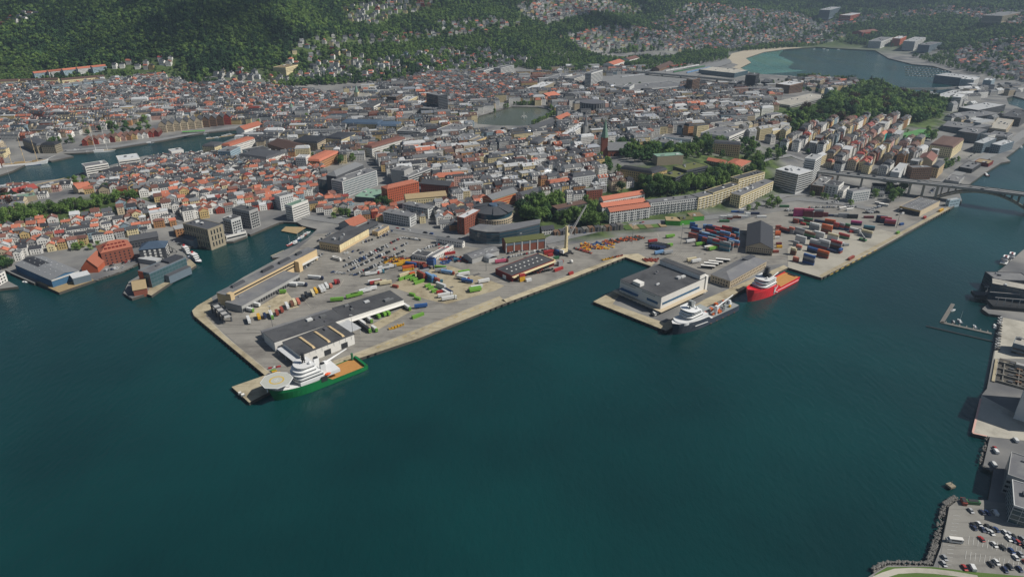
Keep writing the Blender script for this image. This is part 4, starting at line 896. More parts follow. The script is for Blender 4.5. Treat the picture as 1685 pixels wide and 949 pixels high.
# ---- centre: offices and towers
OB = [
 ('dark grey city hall slab tower', 'tower', (702, 154), (721, 158), (736.5, 155.6), 40, 'darkgrey', 'r_feltl', 'band', 'tower'),
 ('dark glazed wing at the foot of the city hall tower', 'office', (697, 175), (717, 180), (723, 176), 16, 'darkgrey', 'r_feltl', 'glass', 'office'),
 ('white office slab with dark top storey west of the cathedral', 'office', (593.5, 171), (615, 176), (634, 166.5), 15, 'white', 'r_feltd', 'band', 'office'),
 ('grey-brown office tower beside the white slab', 'tower', (642, 157), (652, 160), (662, 155.6), 24, 'brown', 'r_feltl', 'band', 'tower'),
 ('pale barrel-roofed bank hall beside the grey-brown tower', 'bank', (660, 163), (670, 167), (687, 159), 14, 'cream', 'r_light', 'grid', 'bank'),
 ('ochre office with flat roof in front of the city hall tower', 'office', (679, 170), (690, 173), (703, 166), 11, 'ochre', 'r_light', 'band', 'office'),
 ('white department store with dark window stripes', 'department store', (659, 212), (692, 217.5), (701, 211), 16, 'white', 'r_feltl', 'band', 'department_store'),
 ('long cream bank palace with blue-black roof, west part', 'bank palace', (572, 196), (622, 205), (630, 199), 14, 'cream', 'r_blue', 'grid', 'bank_palace'),
 ('long cream bank palace with blue-black roof, east part', 'bank palace', (624, 204), (655, 208), (661, 202), 13, 'cream', 'r_blue', 'grid', 'bank_palace'),
 ('cream hotel with dark mansard roof at the head of the fish market street', 'hotel', (549, 222), (562, 230), (584, 221), 15, 'cream', 'r_dark', 'grid', 'hotel'),
 ('long white hotel with rust-coloured roof in the centre', 'hotel', (604, 240), (612, 244), (667, 228), 16, 'white', 'r_rust', 'grid', 'hotel'),
 ('dark-roofed brown block around a courtyard, west of the long white hotel', 'brown block', (435, 238), (474, 247), (508, 240), 12, 'brown', 'r_brown', 'grid', 'courtyard_block'),
 ('square brown theatre block with black hipped roof', 'theatre', (494, 228), (522, 236), (541, 226), 14, 'beige', 'r_dark', 'grid', 'theatre'),
 ('white apartment slab with grey roof in the old town', 'apartment slab', (420, 248), (438, 262), (468, 252), 13, 'white', 'r_slate', 'grid', 'apartment_slab'),
 ('white stepped apartment tower in the old town', 'apartment tower', (491, 256), (503, 260), (510, 255), 18, 'white', 'r_light', 'grid', 'apartment_tower'),
 ('ochre school with bright orange roof and cream gable', 'school', (511, 260), (526, 266), (558, 251), 13, 'ochre', 'r_orange', 'grid', 'school'),
 ('white grid-fronted office south of the department store', 'office', (722, 212), (752, 217), (777, 207), 14, 'white', 'r_feltl', 'band', 'office'),
 ('round-cornered grey office beside the yellow gallery', 'office', (753, 225), (772, 231), (790, 222), 12, 'grey', 'r_feltl', 'band', 'office'),
 ('yellow gallery with grey flat roof', 'gallery', (778, 229), (783, 233), (801, 226), 12, 'yellow', 'r_feltl', 'grid', 'gallery'),
 ('white market hall with bright barrel roof beside the park lake', 'market hall', (832, 219), (838, 223), (855, 212), 9, 'lightgrey', 'r_metal', 'none', 'market_hall'),
 ('long low hall with pale metal roof in the dark-roofed quarter', 'hall', (803, 255), (808, 259), (838, 246), 7, 'lightgrey', 'r_metal', 'none', 'hall'),
 ('tan corner house with dark roof below the park lake', 'corner house', (876, 232), (886, 237), (898, 229), 16, 'beige', 'r_slate', 'grid', 'corner_house'),
 ('ochre and white row house with pale mansard beside the tan corner house', 'row house', (893, 229), (899, 234), (917, 222), 14, 'ochre', 'r_light', 'grid', 'row_house'),
 ('art hall with red tiled roof and white colonnade by the park lake', 'art hall', (915, 193), (920, 197), (939, 189), 12, 'tan', 'r_orange', 'grid', 'art_hall'),
 ('long grey art museum with flat roof along the lake promenade', 'art museum', (866, 211), (873, 215), (917, 199), 9, 'grey', 'r_slate', 'none', 'art_museum'),
 ('white office with slate roof on the lake promenade', 'office', (903, 205), (908, 208), (922, 200), 10, 'white', 'r_slate', 'grid', 'office'),
 ('long white office row with dormers behind the lake promenade', 'office row', (930, 217), (938, 222), (968, 203), 13, 'white', 'r_light', 'grid', 'office_row'),
 ('library with orange-red hipped roof at the far end of the park lake', 'library', (888, 156), (905, 160), (922, 156), 11, 'stone', 'r_orange', 'grid', 'library'),
 ('tall pale hotel tower with horizontal bands near the railway', 'hotel tower', (967, 119), (973, 121), (992, 115.5), 42, 'lightgrey', 'r_feltl', 'band', 'hotel_tower'),
 ('white office complex with flat roof left of the pale hotel tower', 'office', (930, 128), (945, 130), (970, 124), 20, 'white', 'r_feltl', 'band', 'office'),
 ('windowless white hall behind the white office complex', 'hall', (903, 127), (915, 130), (942, 122), 14, 'lightgrey', 'r_feltl', 'none', 'hall'),
 ('station hall with pale arched roof', 'station hall', (872, 143), (886, 147), (912, 136), 11, 'stone', 'r_light', 'none', 'station_hall'),
 ('bus station mall with wide parking roof', 'shopping mall', (1026, 140), (1040, 149), (1131, 141), 14, 'lightgrey', 'r_feltl', 'band', 'shopping_mall'),
 ('white slab at the corner of the bus station mall', 'office slab', (1027, 142), (1036, 144), (1044, 139), 22, 'lightgrey', 'r_feltl', 'none', 'office_slab'),
 ('brown tower with rounded corners beside the bus station mall', 'tower', (1133.5, 130), (1140, 132), (1152, 129), 34, 'brown', 'r_feltl', 'band', 'tower'),
 ('pale blue-glass swimming hall with wide flat roof at the bay', 'swimming hall', (1164, 112), (1209, 121), (1231, 116), 12, 'glasslight', 'r_pale', 'glass', 'swimming_hall'),
 ('black office tower at the bay', 'tower', (1229, 122.5), (1244, 125), (1250, 121), 38, 'black', 'r_feltd', 'band', 'tower'),
 ('black round-cornered office block left of the black tower', 'office', (1202, 135), (1214, 138), (1222, 133), 18, 'black', 'r_feltl', 'band', 'office'),
 ('black office block right of the black tower', 'office', (1255, 133), (1266, 136), (1273, 131), 18, 'black', 'r_feltd', 'band', 'office'),
 ('brown office slab with blue glass attic near the bay', 'office', (1282, 137), (1300, 141), (1322, 136), 22, 'brown', 'r_light', 'band', 'office'),
 ('beige office slab with dark attic near the bay', 'office', (1335, 131), (1350, 133.5), (1358, 130), 17, 'beige', 'r_feltl', 'band', 'office'),
 ('long low glass and white building before the black towers', 'long office', (1198, 147), (1206, 152), (1285, 146), 12, 'lightgrey', 'r_feltl', 'band', 'long_office'),
 ('parking house with wide pale roof deck beside the park trees', 'parking house', (1275, 168), (1300, 174), (1364, 158), 9, 'grey', 'r_pale', 'band', 'parking_house'),
 ('white slab block above the park lake', 'slab block', (817, 111), (824, 113), (846, 107.5), 20, 'lightgrey', 'r_feltl', 'band', 'slab_block'),
 ('long white school wing left of the white slab block', 'school', (790, 115), (796, 117), (814, 112), 11, 'lightgrey', 'r_feltl', 'band', 'school'),
 ('cream hillside school with flat roof', 'school', (454, 110), (470, 112), (490, 107), 12, 'cream', 'r_tan', 'grid', 'school'),
 ('stone customs house with curved front by the tall ship', 'customs house', (16, 234), (60, 240), (84, 236), 13, 'stone', 'r_slate', 'grid', 'customs_house'),
 ('stone corner tower wing of the customs house', 'customs house', (80, 234), (90, 239), (100, 235), 14, 'stone', 'r_dark', 'grid', 'customs_house'),
 ('white quayside office with dark bands, nearest the tall ship', 'quayside office', (128, 271), (140, 275), (178, 269), 14, 'white', 'r_feltl', 'band', 'quayside_office'),
 ('white quayside office with dark bands and roof plant, larger of two', 'quayside office', (177, 259), (195, 264.5), (230, 260), 18, 'white', 'r_light', 'band', 'quayside_office'),
 ('white quayside hotel with pale roof', 'quayside hotel', (274, 247), (282, 250), (302, 247), 12, 'white', 'r_light', 'grid', 'quayside_hotel'),
 ('cream office with slate mansard at the head of the old harbour', 'office', (340, 238), (353, 242), (368, 236), 16, 'cream', 'r_slate', 'grid', 'office'),
 ('long white office with orange mansard roof and dormers', 'office', (369, 238), (378, 241), (419, 228), 17, 'white', 'r_orange', 'grid', 'office'),
 ('pale blue-grey gridded office before the orange mansard', 'office', (365, 246), (379, 250), (395, 242), 17, 'blue', 'r_feltl', 'grid', 'office'),
 ('long pale office with dark roof below the orange mansard', 'office', (394, 247), (412, 252), (446, 246), 13, 'lightgrey', 'r_feltd', 'band', 'office'),
 ('red-roofed fish hall at the far end of the old harbour', 'fish hall', (394, 211), (402, 214), (432, 205), 8, 'white', 'r_orange', 'none', 'fish_hall'),
 ('white glass fish hall with pale roof beside the red-roofed hall', 'fish hall', (402, 219), (410, 222), (440, 213), 6, 'lightgrey', 'r_light', 'band', 'fish_hall'),
 ('yellow-fronted ferry shed with grey roof on the old harbour', 'ferry shed', (62, 304), (68, 309), (118, 297), 7, 'yellow', 'r_feltl', 'none', 'ferry_shed'),
 ('long red-roofed quay shed on the old harbour', 'quay shed', (20, 314), (26, 318), (62, 309), 6, 'grey', 'r_red', 'none', 'quay_shed'),
 ('stone-fronted hall with green skylight on the ridge park edge', 'ridge hall', (24, 322), (30, 327), (60, 322), 7, 'stone', 'r_green', 'none', 'ridge_hall'),
 ('large red-tiled hall near the trees on the ridge', 'hall', (122, 307), (128, 311), (150, 306), 7, 'beige', 'r_orange', 'none', 'hall'),
 ('yellow-walled black-roofed row between the two white quayside offices', 'row house', (165, 284), (172, 288), (203, 281), 9, 'yellow', 'r_dark', 'grid', 'row_house'),
 ('maroon-roofed school palace with cream front near the bridge', 'school palace', (1537, 234), (1568, 244), (1586, 230), 17, 'cream', 'r_brown', 'grid', 'school_palace'),
 ('blue-grey waterside flats on the right bank, larger of two', 'flats', (1607, 233), (1619, 237), (1640, 228), 16, 'slateblue', 'r_light', 'grid', 'flats'),
 ('blue-grey waterside flats on the right bank, nearer the water', 'flats', (1634, 236), (1647, 240), (1669, 233), 14, 'slateblue', 'r_light', 'grid', 'flats'),
 ('dark glass media house with terrace roof', 'media house', (1576, 216), (1609, 221), (1625, 213), 16, 'darkgrey', 'r_feltl', 'glass', 'media_house'),
 ('dark low office beside the media house', 'office', (1626, 222), (1658, 226), (1668, 220), 11, 'grey', 'r_feltl', 'band', 'office'),
 ('big hall with sand-coloured flat roof behind the media house', 'hall', (1629, 210), (1656, 214), (1669, 197), 12, 'beige', 'r_pale', 'band', 'hall'),
 ('long glass hall with grey roof beside the sports pitch trees', 'hall', (1552, 206), (1596, 213), (1604, 204), 10, 'darkgrey', 'r_feltl', 'glass', 'hall'),
 ('striped grey office tower beside the narrow strait', 'tower', (1569, 158), (1582, 161), (1588, 156), 25, 'lightgrey', 'r_light', 'band', 'tower'),
 ('white bridge-side office with long flat roof', 'office', (1541, 157), (1556, 161), (1588, 151), 12, 'lightgrey', 'r_light', 'band', 'office'),
 ('long dark office with pale roof by the narrow strait', 'office', (1578, 177), (1610, 182), (1655, 173), 13, 'darkgrey', 'r_light', 'band', 'office'),
 ('dark striped office at the edge of the narrow strait', 'office', (1650, 190), (1680, 195), (1700, 183), 16, 'darkgrey', 'r_feltd', 'band', 'office'),
 ('low dark terrace office in front of the striped tower', 'office', (1560, 188), (1600, 194), (1648, 187), 10, 'black', 'r_feltl', 'band', 'office'),
 ('pale waterside flats at the marina, long wing', 'flats', (1565, 119), (1592, 130), (1612, 126), 16, 'slateblue', 'r_light', 'grid', 'flats'),
 ('pale waterside flats at the marina, tower wing', 'flats', (1588, 127), (1603, 132), (1612, 128), 18, 'lightgrey', 'r_light', 'grid', 'flats'),
 ('blue-fronted flats between marina and hillside', 'flats', (1622, 130), (1632, 133), (1638, 130), 16, 'blue', 'r_light', 'grid', 'flats'),
 ('pale hillside hospital tower far beyond the bay', 'hospital tower', (1354, 15), (1366, 17), (1384, 12), 34, 'slateblue', 'r_light', 'band', 'hospital_tower'),
 ('long hospital wing with terracotta base below the hospital tower', 'hospital wing', (1388, 24), (1400, 26), (1420, 22), 16, 'orange', 'r_light', 'band', 'hospital_wing'),
 ('stepped pale blocks on the far shore of the bay', 'flats', (1435, 66), (1450, 69), (1470, 62), 22, 'lightgrey', 'r_feltl', 'grid', 'flats'),
 ('terracotta block on the far shore of the bay', 'flats', (1472, 62), (1482, 64), (1492, 60), 22, 'orange', 'r_light', 'grid', 'flats'),
 ('white cubic block on the far shore of the bay', 'flats', (1492, 66), (1506, 69), (1524, 62), 26, 'lightgrey', 'r_light', 'grid', 'flats'),
 ('grey-blue cliffside block on the far shore of the bay', 'flats', (1518, 72), (1530, 75), (1550, 70), 20, 'slateblue', 'r_feltl', 'grid', 'flats'),
 ('long university hospital block on the far hill crest', 'hospital wing', (1626, 24), (1650, 27), (1684, 20), 20, 'stone', 'r_feltl', 'band', 'hospital_wing'),
 ('long grey barracks row on the far shore behind the beach', 'row', (1410, 52), (1420, 54), (1446, 51), 10, 'redw', 'r_rust', 'none', 'barracks'),
 ('red-tiled old hospital with white walls beyond the railway, long front', 'old hospital', (997, 104), (1010, 107), (1028, 101), 12, 'white', 'r_orange', 'grid', 'old_hospital'),
 ('red-tiled old hospital with white walls beyond the railway, rear wing', 'old hospital', (1026, 97), (1036, 99), (1052, 95), 12, 'white', 'r_rust', 'grid', 'old_hospital'),
 ('long brown railway shed beyond the tracks', 'railway shed', (1075, 112), (1085, 114), (1108, 104), 8, 'brown', 'r_brown', 'none', 'railway_shed'),
 ('white waterside villa row beside the park grove at the bay', 'villa row', (1396, 140), (1408, 143), (1440, 138), 9, 'white', 'r_grey', 'grid', 'villa_row'),
 ('black-gabled grey boat shed on the right bank', 'boat shed', (1578, 275), (1600, 279), (1615, 269), 6, 'black', 'r_feltl', 'none', 'boat_shed'),
 ('low boat shed with orange flat roof on the right bank', 'boat shed', (1609, 263), (1627, 270), (1635, 265), 5, 'darkred', 'r_tan', 'none', 'boat_shed'),
 ('low ribbed storage shed beside the arch bridge road', 'storage shed', (1556, 296), (1578, 300), (1587, 291), 4, 'grey', 'r_feltl', 'none', 'storage_shed'),
 ('brown and glass apartment block behind the bridge deck', 'apartment block', (1492, 273), (1502, 277), (1535, 276), 17, 'brown', 'r_feltl', 'grid', 'apartment_block'),
 ('yellow corner house with slate roof behind the bridge deck', 'corner house', (1535, 272), (1545, 277), (1555, 268), 15, 'tan', 'r_slate', 'grid', 'corner_house'),
 ('white slab with sloped wall beside the brown and glass apartment block', 'slab', (1468, 281), (1480, 285), (1494, 270), 13, 'lightgrey', 'r_light', 'none', 'slab'),
 ('narrow house wrapped in teal scaffold sheeting', 'house', (1446, 221), (1451, 225), (1461, 217), 15, 'cyan', 'r_orange', 'none', 'scaffolded_house'),
 ('maroon pyramid-roofed hall with skylight near the bridge', 'hall', (1514, 258), (1535, 266), (1543, 256), 10, 'beige', 'r_rust', 'none', 'hall'),
]
HIP = {'r_blue', 'r_dark', 'r_rust', 'r_orange', 'r_brown', 'r_slate', 'r_red'}
for lab, cat, a, b2, c2, h, wl, rf, wn, nm in OB:
    rt = 'parapet'
    if rf in HIP: rt = 'mansard' if wn == 'grid' and h > 12 else 'gable'
    rc = rect3(a, b2, c2, h)
    ax = 'x' if rc[4] >= rc[5] else 'y'
    gl = 'glassblue' if wn == 'glass' else 'glass'
    bld(lab, cat, rc, h, wl, rf, rt, wn, name=nm, ax=ax, rh=4 if rt == 'mansard' else min(6, min(rc[4], rc[5])*.3), glass=gl, fl=3.3, wh=1.6 if wn != 'glass' else 2.6, dorm=6 if 'dormers' in lab else 0, blockm=.8)
# ---- gabled wharf houses along the old harbour
wh_cols = [('redw', 'dark red'), ('ochre', 'ochre'), ('redw', 'dark red'), ('white', 'white'), ('white', 'white'), ('darkred', 'deep maroon'), ('cream', 'cream'), ('pink', 'rose'), ('ochre', 'ochre'), ('yellow', 'yellow'), ('white', 'white'), ('white', 'white'), ('redw', 'dark red'), ('darkred', 'deep maroon')]
for i, (c_, nm) in enumerate(wh_cols):
    f = i/(len(wh_cols)-1); px = (137+f*118, 240.5-f*15)
    p = hit(*px); bld(f'{nm} gabled wooden wharf house in the row behind the old harbour quay', 'wharf house', (p.x, p.y+14, p.z, R(12), 8.2, 26), 8, c_, 'r_brown' if i % 3 else 'r_rust', 'gable', 'grid', rh=4.5, ax='y', sp=2.2, ww=1.1, wh=1.4, fl=2.8, name='wharf_house', group=f'{nm} wharf houses of the old harbour row', blockm=.2)
for i in range(10):
    f = i/9; px = (266+f*106, 219-f*13); st = i < 6
    p = hit(*px); bld(('pale stone gabled merchant house' if st else 'dark brick gabled merchant house')+' behind the green-canopied quay', 'merchant house', (p.x, p.y+15, p.z, R(12), 13.4, 26), 15, 'beige' if st else ('brown' if i < 9 else 'redw'), 'r_slate', 'gable', 'grid', rh=7, ax='y', sp=2.6, fl=3.2, name='merchant_house', group=('pale stone' if st else 'dark brick')+' merchant houses', blockm=.2)
for i in range(5):
    f = i/4; a = (56+f*96, 121-f*10); b2 = (a[0]+23, a[1]-2.4)
    bld('long pale terrace with orange roof below the hillside forest', 'terrace', rectF(a, b2, 11, 11), 11, 'blue' if i % 2 == 0 else 'lightgrey', 'r_orange', 'gable', 'grid', name='terrace', group='orange-roofed terraces below the forest')
for a, b2 in (((33, 133), (95, 131)), ((102, 132), (172, 126)), ((0, 134), (30, 133))):
    bld('long cream terrace with brown roof one street below the orange-roofed terraces', 'terrace', rectF(a, b2, 11, 9), 9, 'cream', 'r_brown', 'gable', 'grid', name='terrace', group='cream terraces on the hillside')
for i in range(5):
    f = i/4; a = (85+f*70, 143-f*9)
    bld('long pale-blue terrace with grey roof in the hillside grid', 'terrace', rectF(a, (a[0]+20, a[1]-2), 10, 9), 9, 'blue', 'r_grey', 'gable', 'grid', name='terrace', group='pale-blue terraces on the hillside')
# ---- near right shore
c = G(1667, 688, QZ); t = thing('silo_block', 'tall windowless white silo block on the near quay', 'silo', (c[0]+14*math.cos(R(42))+17*math.sin(R(42)), c[1]-14*math.sin(R(42))+17*math.cos(R(42)), QZ), R(-42))
MB().box(0, 0, -3, 28, 34, 37).build('wall', 'white', t); MB().box(0, 0, 34, 28.4, 34.4, .6).build('roof', 'r_light', t)
for s in (-9, 0, 9): addbox(t, 'wall_rib', 'lightgrey', -14.1, s, 0, .3, 1.2, 34)
addbox(t, 'base_door', 'c_yellow', 4, -17.1, 0, 5, .3, 4)
t = bld('grey-roofed shipyard hall above a dark steel slipway frame', 'shipyard hall', rect3((1640, 448), (1639, 461), (1700, 463), 10), 10, 'darkgrey', 'r_feltl', 'parapet', 'band')
t = bld('tall dark glass shipyard office with pale roof edge', 'shipyard office', rect3((1650, 461), (1632, 467), (1700, 480), 16), 16, 'darkgrey', 'r_pale', 'parapet', 'glass', glass='glassblue')
bld('white-roofed quay house beside the near boat basin', 'quay house', rectF((1667, 565), (1692, 572), 14, 9), 9, 'slateblue', 'r_pale', 'parapet', 'band', wh=1.8)
bld('long dark office with ribbon windows by the near car park', 'office', rect3((1668, 745), (1658, 781), (1690, 792), 13), 13, 'grey', 'r_feltl', 'parapet', 'band', fl=3.4)
bld('teal glass office beside the near car park', 'office', rect3((1674, 792), (1668, 832), (1700, 842), 12), 12, 'lightgrey', 'r_feltl', 'parapet', 'glass', glass='glassteal')
# old dry dock pits
qa, qb = Vector(G(1636, 578, QZ)), Vector(G(1624, 645, QZ)); qd = (qa-qb).normalized(); qn = Vector((qd.y, -qd.x)); c = (qa+qb)/2+qn*17
t = thing('old_dock_basins', 'ruined concrete dock basins with dark walls on the near quay', 'dock ruin', (c.x, c.y, QZ), math.atan2(qd.y, qd.x)-math.pi/2)
for i in range(4):
    y = -16+i*11
    addbox(t, 'basin_wall', 'stone2', 1, y, -.5, 28, .9, 2.2+.4*(i % 2)); addbox(t, 'basin_floor', 'quaywall', 1, y+5.5, .15, 27, 9, .1)
    for j in range(5): addbox(t, 'debris', ['stone', 'darkgrey', 'brown', 'grey', 'darkgrey'][j], -9+j*5, y+3+(j*7 % 5), .26, 2+j % 3, 1.6+j % 2, .8+.3*j)
for i in range(3): addbox(t, 'cross_wall', 'stone2', -9+i*10, 0, -.5, .8, 33, 2.0)
addbox(t, 'tank', 'grey', 4, 18, .3, 12, 4, 3.4)
addbox(t, 'quay_beam', 'concrete', -14.5, 2, .1, 2.0, 40, .8)
t = thing('steel_slipway', 'dark steel slipway frame below the shipyard hall', 'slipway', (*G(1640, 506, QZ), QZ), R(-12))
addbox(t, 'deck', 'darksteel', 22, 2, .2, 56, 14, 3.5); addbox(t, 'deck', 'darksteel', 18, 24, .2, 60, 10, 2.8)
for i in range(9): addbox(t, 'post', 'grey', -2+i*6, -2, 3.7, .5, .5, 7); addbox(t, 'post', 'grey', -2+i*6, 22, 3.0, .5, .5, 9)
for i in range(3): addbox(t, 'beam', 'grey', 22, -2+i*12, 10.7, 54, .6, .6)
# ---------------------------------------------------------------- houses of the town quarters
HOUSES = []; HGRID = {}
def near_house(x, y, r):
    i, j = int(x//16), int(y//16)
    for a in (i-1, i, i+1):
        for c in (j-1, j, j+1):
            for hx, hy, hr in HGRID.get((a, c), ()):
                if (hx-x)**2+(hy-y)**2 < (r+hr)**2: return True
    return False
def reg(x, y, r): HGRID.setdefault((int(x//16), int(y//16)), []).append((x, y, r))
ROADW = []
def roadpts(pl, w):
    P = [hit(*q) for q in pl]
    for a, c in zip(P, P[1:]):
        k = max(1, int((c-a).length/6))
        for i in range(k): q = a+(c-a)*i/k; ROADW.append((q.x, q.y, w/2))
for pl, w in (([(470, 352), (560, 366), (640, 374), (720, 386), (780, 397), (850, 404), (900, 398), (990, 377), (1060, 367), (1130, 362), (1200, 355), (1260, 334), (1310, 328), (1370, 333), (1440, 345)], 16),
              ([(105, 249), (195, 241), (270, 229), (342, 216), (400, 208), (440, 205)], 18), ([(1550, 305), (1600, 270), (1640, 250), (1670, 230), (1690, 215)], 16), ([(300, 365), (230, 330), (200, 322)], 9),
              ([(560, 360), (600, 335), (640, 318), (690, 300)], 12), ([(430, 205), (520, 195), (640, 190), (700, 195)], 14), ([(1355, 283), (1445, 293), (1541, 302)], 22), ([(1240, 275), (1262, 262), (1300, 256), (1335, 268)], 12), ([(1265, 330), (1290, 322), (1330, 318), (1350, 300)], 14)):
    roadpts(pl, w)
RG = {}
for x, y, r in ROADW: RG.setdefault((int(x//20), int(y//20)), []).append((x, y, r))
def near_road(x, y, m):
    i, j = int(x//20), int(y//20)
    for a in (i-1, i, i+1):
        for c in (j-1, j, j+1):
            for rx, ry, rr in RG.get((a, c), ()):
                if (rx-x)**2+(ry-y)**2 < (rr+m)**2: return True
    return False
rng = random.Random(11)
def pick(d):
    t = rng.random()*sum(d.values())
    for k, v in d.items():
        t -= v
        if t <= 0: return k
    return k
WOODW = dict(white=62, cream=9, yellow=6, grey=8, redw=3, ochre=4, blue=4, pink=2, beige=4)
WOODR = dict(r_orange=31, r_rust=18, r_red=4, r_slate=20, r_dark=13, r_grey=12, r_light=3)
TOWNW = dict(white=44, cream=18, beige=14, grey=10, lightgrey=14, yellow=6, pink=3, ochre=4, brick=3, blue=3)
TOWNR = dict(r_slate=36, r_dark=24, r_brown=10, r_grey=16, r_orange=4, r_light=9, r_metal=4, r_rust=5)
OLDR = dict(r_orange=11, r_rust=13, r_slate=30, r_dark=16, r_grey=22, r_light=7, r_red=1)
def district(poly, ang, kind, place, wr, dr, hr, street, yard, dens, walls, roofs, gap=(0, .6), jit=.0, hipp=.15):
    P = [hit(x, y) for x, y in poly]; pw = [(p.x, p.y) for p in P]
    c, s = math.cos(R(ang)), math.sin(R(ang))
    U = [x*c+y*s for x, y in pw]; V = [-x*s+y*c for x, y in pw]
    v = min(V); row = 0; cand = []
    while v < max(V):
        d = rng.uniform(*dr); u = min(U)+rng.uniform(0, 8); run = 0; runlen = rng.randint(4, 9)
        while u < max(U):
            w = rng.uniform(*wr)
            if kind == 'town' and rng.random() < .32: w *= rng.uniform(1.5, 2.6)
            uu, vv = u+w/2, v+d/2
            if rng.random() < dens: cand.append((uu*c-vv*s, uu*s+vv*c, w, d+rng.uniform(-1.5, .5)))
            u += w+rng.uniform(*gap); run += 1
            if run >= runlen: u += street*.8; run = 0; runlen = rng.randint(4, 9)
        v += d+(yard if row % 2 == 0 else street); row += 1
    if not cand: return
    A = np.array([(q[0], q[1]) for q in cand]); ins = inside(A, pw)
    for (x, y, w, d), k in zip(cand, ins):
        if not k: continue
        x += rng.uniform(-jit, jit); y += rng.uniform(-jit, jit)
        if not onland(x, y): continue
        dd = min(w, d)/2
        if blocked(x, y, dd*.95) or near_road(x, y, dd) or near_house(x, y, dd*.55): continue
        sw = rng.random() < .35 and kind == 'wood'
        h = rng.uniform(*hr)*(1.18 if w > 18 else 1)
        z = hz(x, y)
        X, Yt = topx((x, y, z+h+4)); Yb = topx((x, y, z))[1]
        if 778 < X < 914 and Yt < 209 and Yb > 203: continue
        rt = 'hip' if rng.random() < hipp else 'gable'
        if kind == 'town' and rng.random() < .4: rt = 'mansard'
        if kind == 'town' and rng.random() < (.4 if w > 20 else .14): rt = 'flat'
        ax = 'y' if sw else 'x'
        HOUSES.append(dict(x=x, y=y, z=z, rot=R(ang+rng.uniform(-3, 3)*(1+jit)+5*math.sin(x/90+y/140)), L=w, W=max(d, 5.5), h=h, rt=rt, ax=ax, wall=pick(walls), roof=pick(roofs) if rt != 'flat' else rng.choice(['r_feltl', 'r_feltd', 'r_light']), kind=kind, place=place, annex=rng.random() < .4, dist=math.hypot(x, y, CAMH-z)))
        reg(x, y, dd)
# Nordnes-like peninsula of wooden houses
W_ = ((7, 12), (7, 10), (6, 10))
district([(0, 375), (110, 362), (235, 338), (300, 372), (215, 392), (160, 400), (90, 412), (30, 428), (-40, 440), (-60, 390)], 27, 'wood', 'above the blue-walled quay hall', *W_, 5, 3, .96, WOODW, WOODR, (.4, 2.5), .6)
district([(235, 335), (330, 300), (420, 290), (530, 275), (545, 300), (500, 330), (460, 345), (400, 345), (310, 368), (285, 365)], 27, 'wood', 'in the lanes behind the cultural hall', *W_, 4, 1.5, .97, WOODW, WOODR, (.1, 1.2), .4)
district([(120, 318), (180, 290), (260, 262), (345, 258), (440, 262), (520, 270), (420, 292), (320, 302), (230, 330), (200, 322)], 27, 'wood', 'between ridge park and quayside offices', *W_, 4, 1.5, .96, WOODW, OLDR, (.1, 1.2), .4)
district([(220, 368), (250, 345), (330, 335), (370, 345), (300, 375)], 27, 'town', 'among the orange roofs of the peninsula', (10, 15), (11, 13), (9, 13), 7, 2, .5, TOWNW, TOWNR)
district([(500, 335), (545, 325), (640, 345), (740, 355), (770, 372), (740, 380), (640, 366), (560, 355), (520, 350)], 20, 'wood', 'by the big car park', *W_, 5, 2, .9, WOODW, WOODR, (.2, 2), .5)
# dense dark-roofed quarter
T_ = ((9, 16), (10, 14), (9, 16))
district([(620, 262), (700, 245), (800, 236), (860, 238), (960, 238), (985, 262), (990, 300), (930, 325), (880, 335), (800, 330), (740, 335), (690, 300), (640, 300)], 22, 'town', 'in the quarter below the brick church', *T_, 7, 2, .97, TOWNW, TOWNR)
district([(700, 330), (790, 318), (805, 340), (775, 372), (735, 372), (700, 350)], 30, 'wood', 'beside the round beige office', *W_, 4, 2, .9, WOODW, WOODR, (.2, 1.5), .5)
district([(640, 250), (600, 262), (560, 270), (520, 262), (560, 240), (600, 250), (640, 232), (780, 232), (790, 240), (700, 246)], 15, 'town', 'around the long white hotel', *T_, 8, 2, .9, TOWNW, TOWNR)
district([(800, 210), (860, 212), (930, 205), (1000, 195), (1060, 205), (1070, 228), (1060, 250), (1000, 240), (960, 238), (860, 237), (800, 235)], 22, 'town', 'between the park lake and the brick church', *T_, 7, 2, .96, TOWNW, TOWNR)
district([(985, 195), (1010, 165), (1100, 158), (1200, 158), (1270, 168), (1280, 180), (1220, 210), (1150, 215), (1080, 222), (1060, 205)], 12, 'town', 'in the quarter behind the bus station', (9, 14), (10, 12), (9, 14), 6, 2, .97, TOWNW, TOWNR)
district([(1265, 250), (1290, 225), (1380, 205), (1480, 195), (1500, 205), (1475, 235), (1520, 240), (1480, 275), (1380, 272), (1345, 258), (1300, 245)], 52, 'town', 'in the streets below the park grove', (10, 15), (11, 13), (12, 16), 9, 3, .97, TOWNW, dict(r_brown=26, r_slate=30, r_dark=18, r_rust=12, r_red=10, r_light=6, r_grey=6))
district([(1375, 240), (1440, 232), (1450, 250), (1425, 284), (1380, 278)], 52, 'town', 'near the bridge ramp', (12, 16), (11, 13), (12, 14), 8, 2, .95, dict(cream=3, white=2, beige=2), dict(r_red=8, r_orange=3))
district([(985, 300), (1060, 292), (1075, 310), (1000, 322), (930, 335), (940, 320)], 15, 'town', 'on the slope below the yellow museum', (8, 12), (9, 11), (8, 12), 7, 3, .75, TOWNW, TOWNR)
district([(1120, 220), (1230, 208), (1275, 195), (1290, 215), (1255, 245), (1230, 240), (1225, 225), (1150, 228)], 30, 'town', 'around the assembly hall', *T_, 8, 3, .85, TOWNW, TOWNR)
district([(1480, 250), (1530, 243), (1560, 250), (1540, 275), (1490, 282)], 45, 'town', 'beside the maroon school palace', *T_, 8, 3, .8, TOWNW, TOWNR)
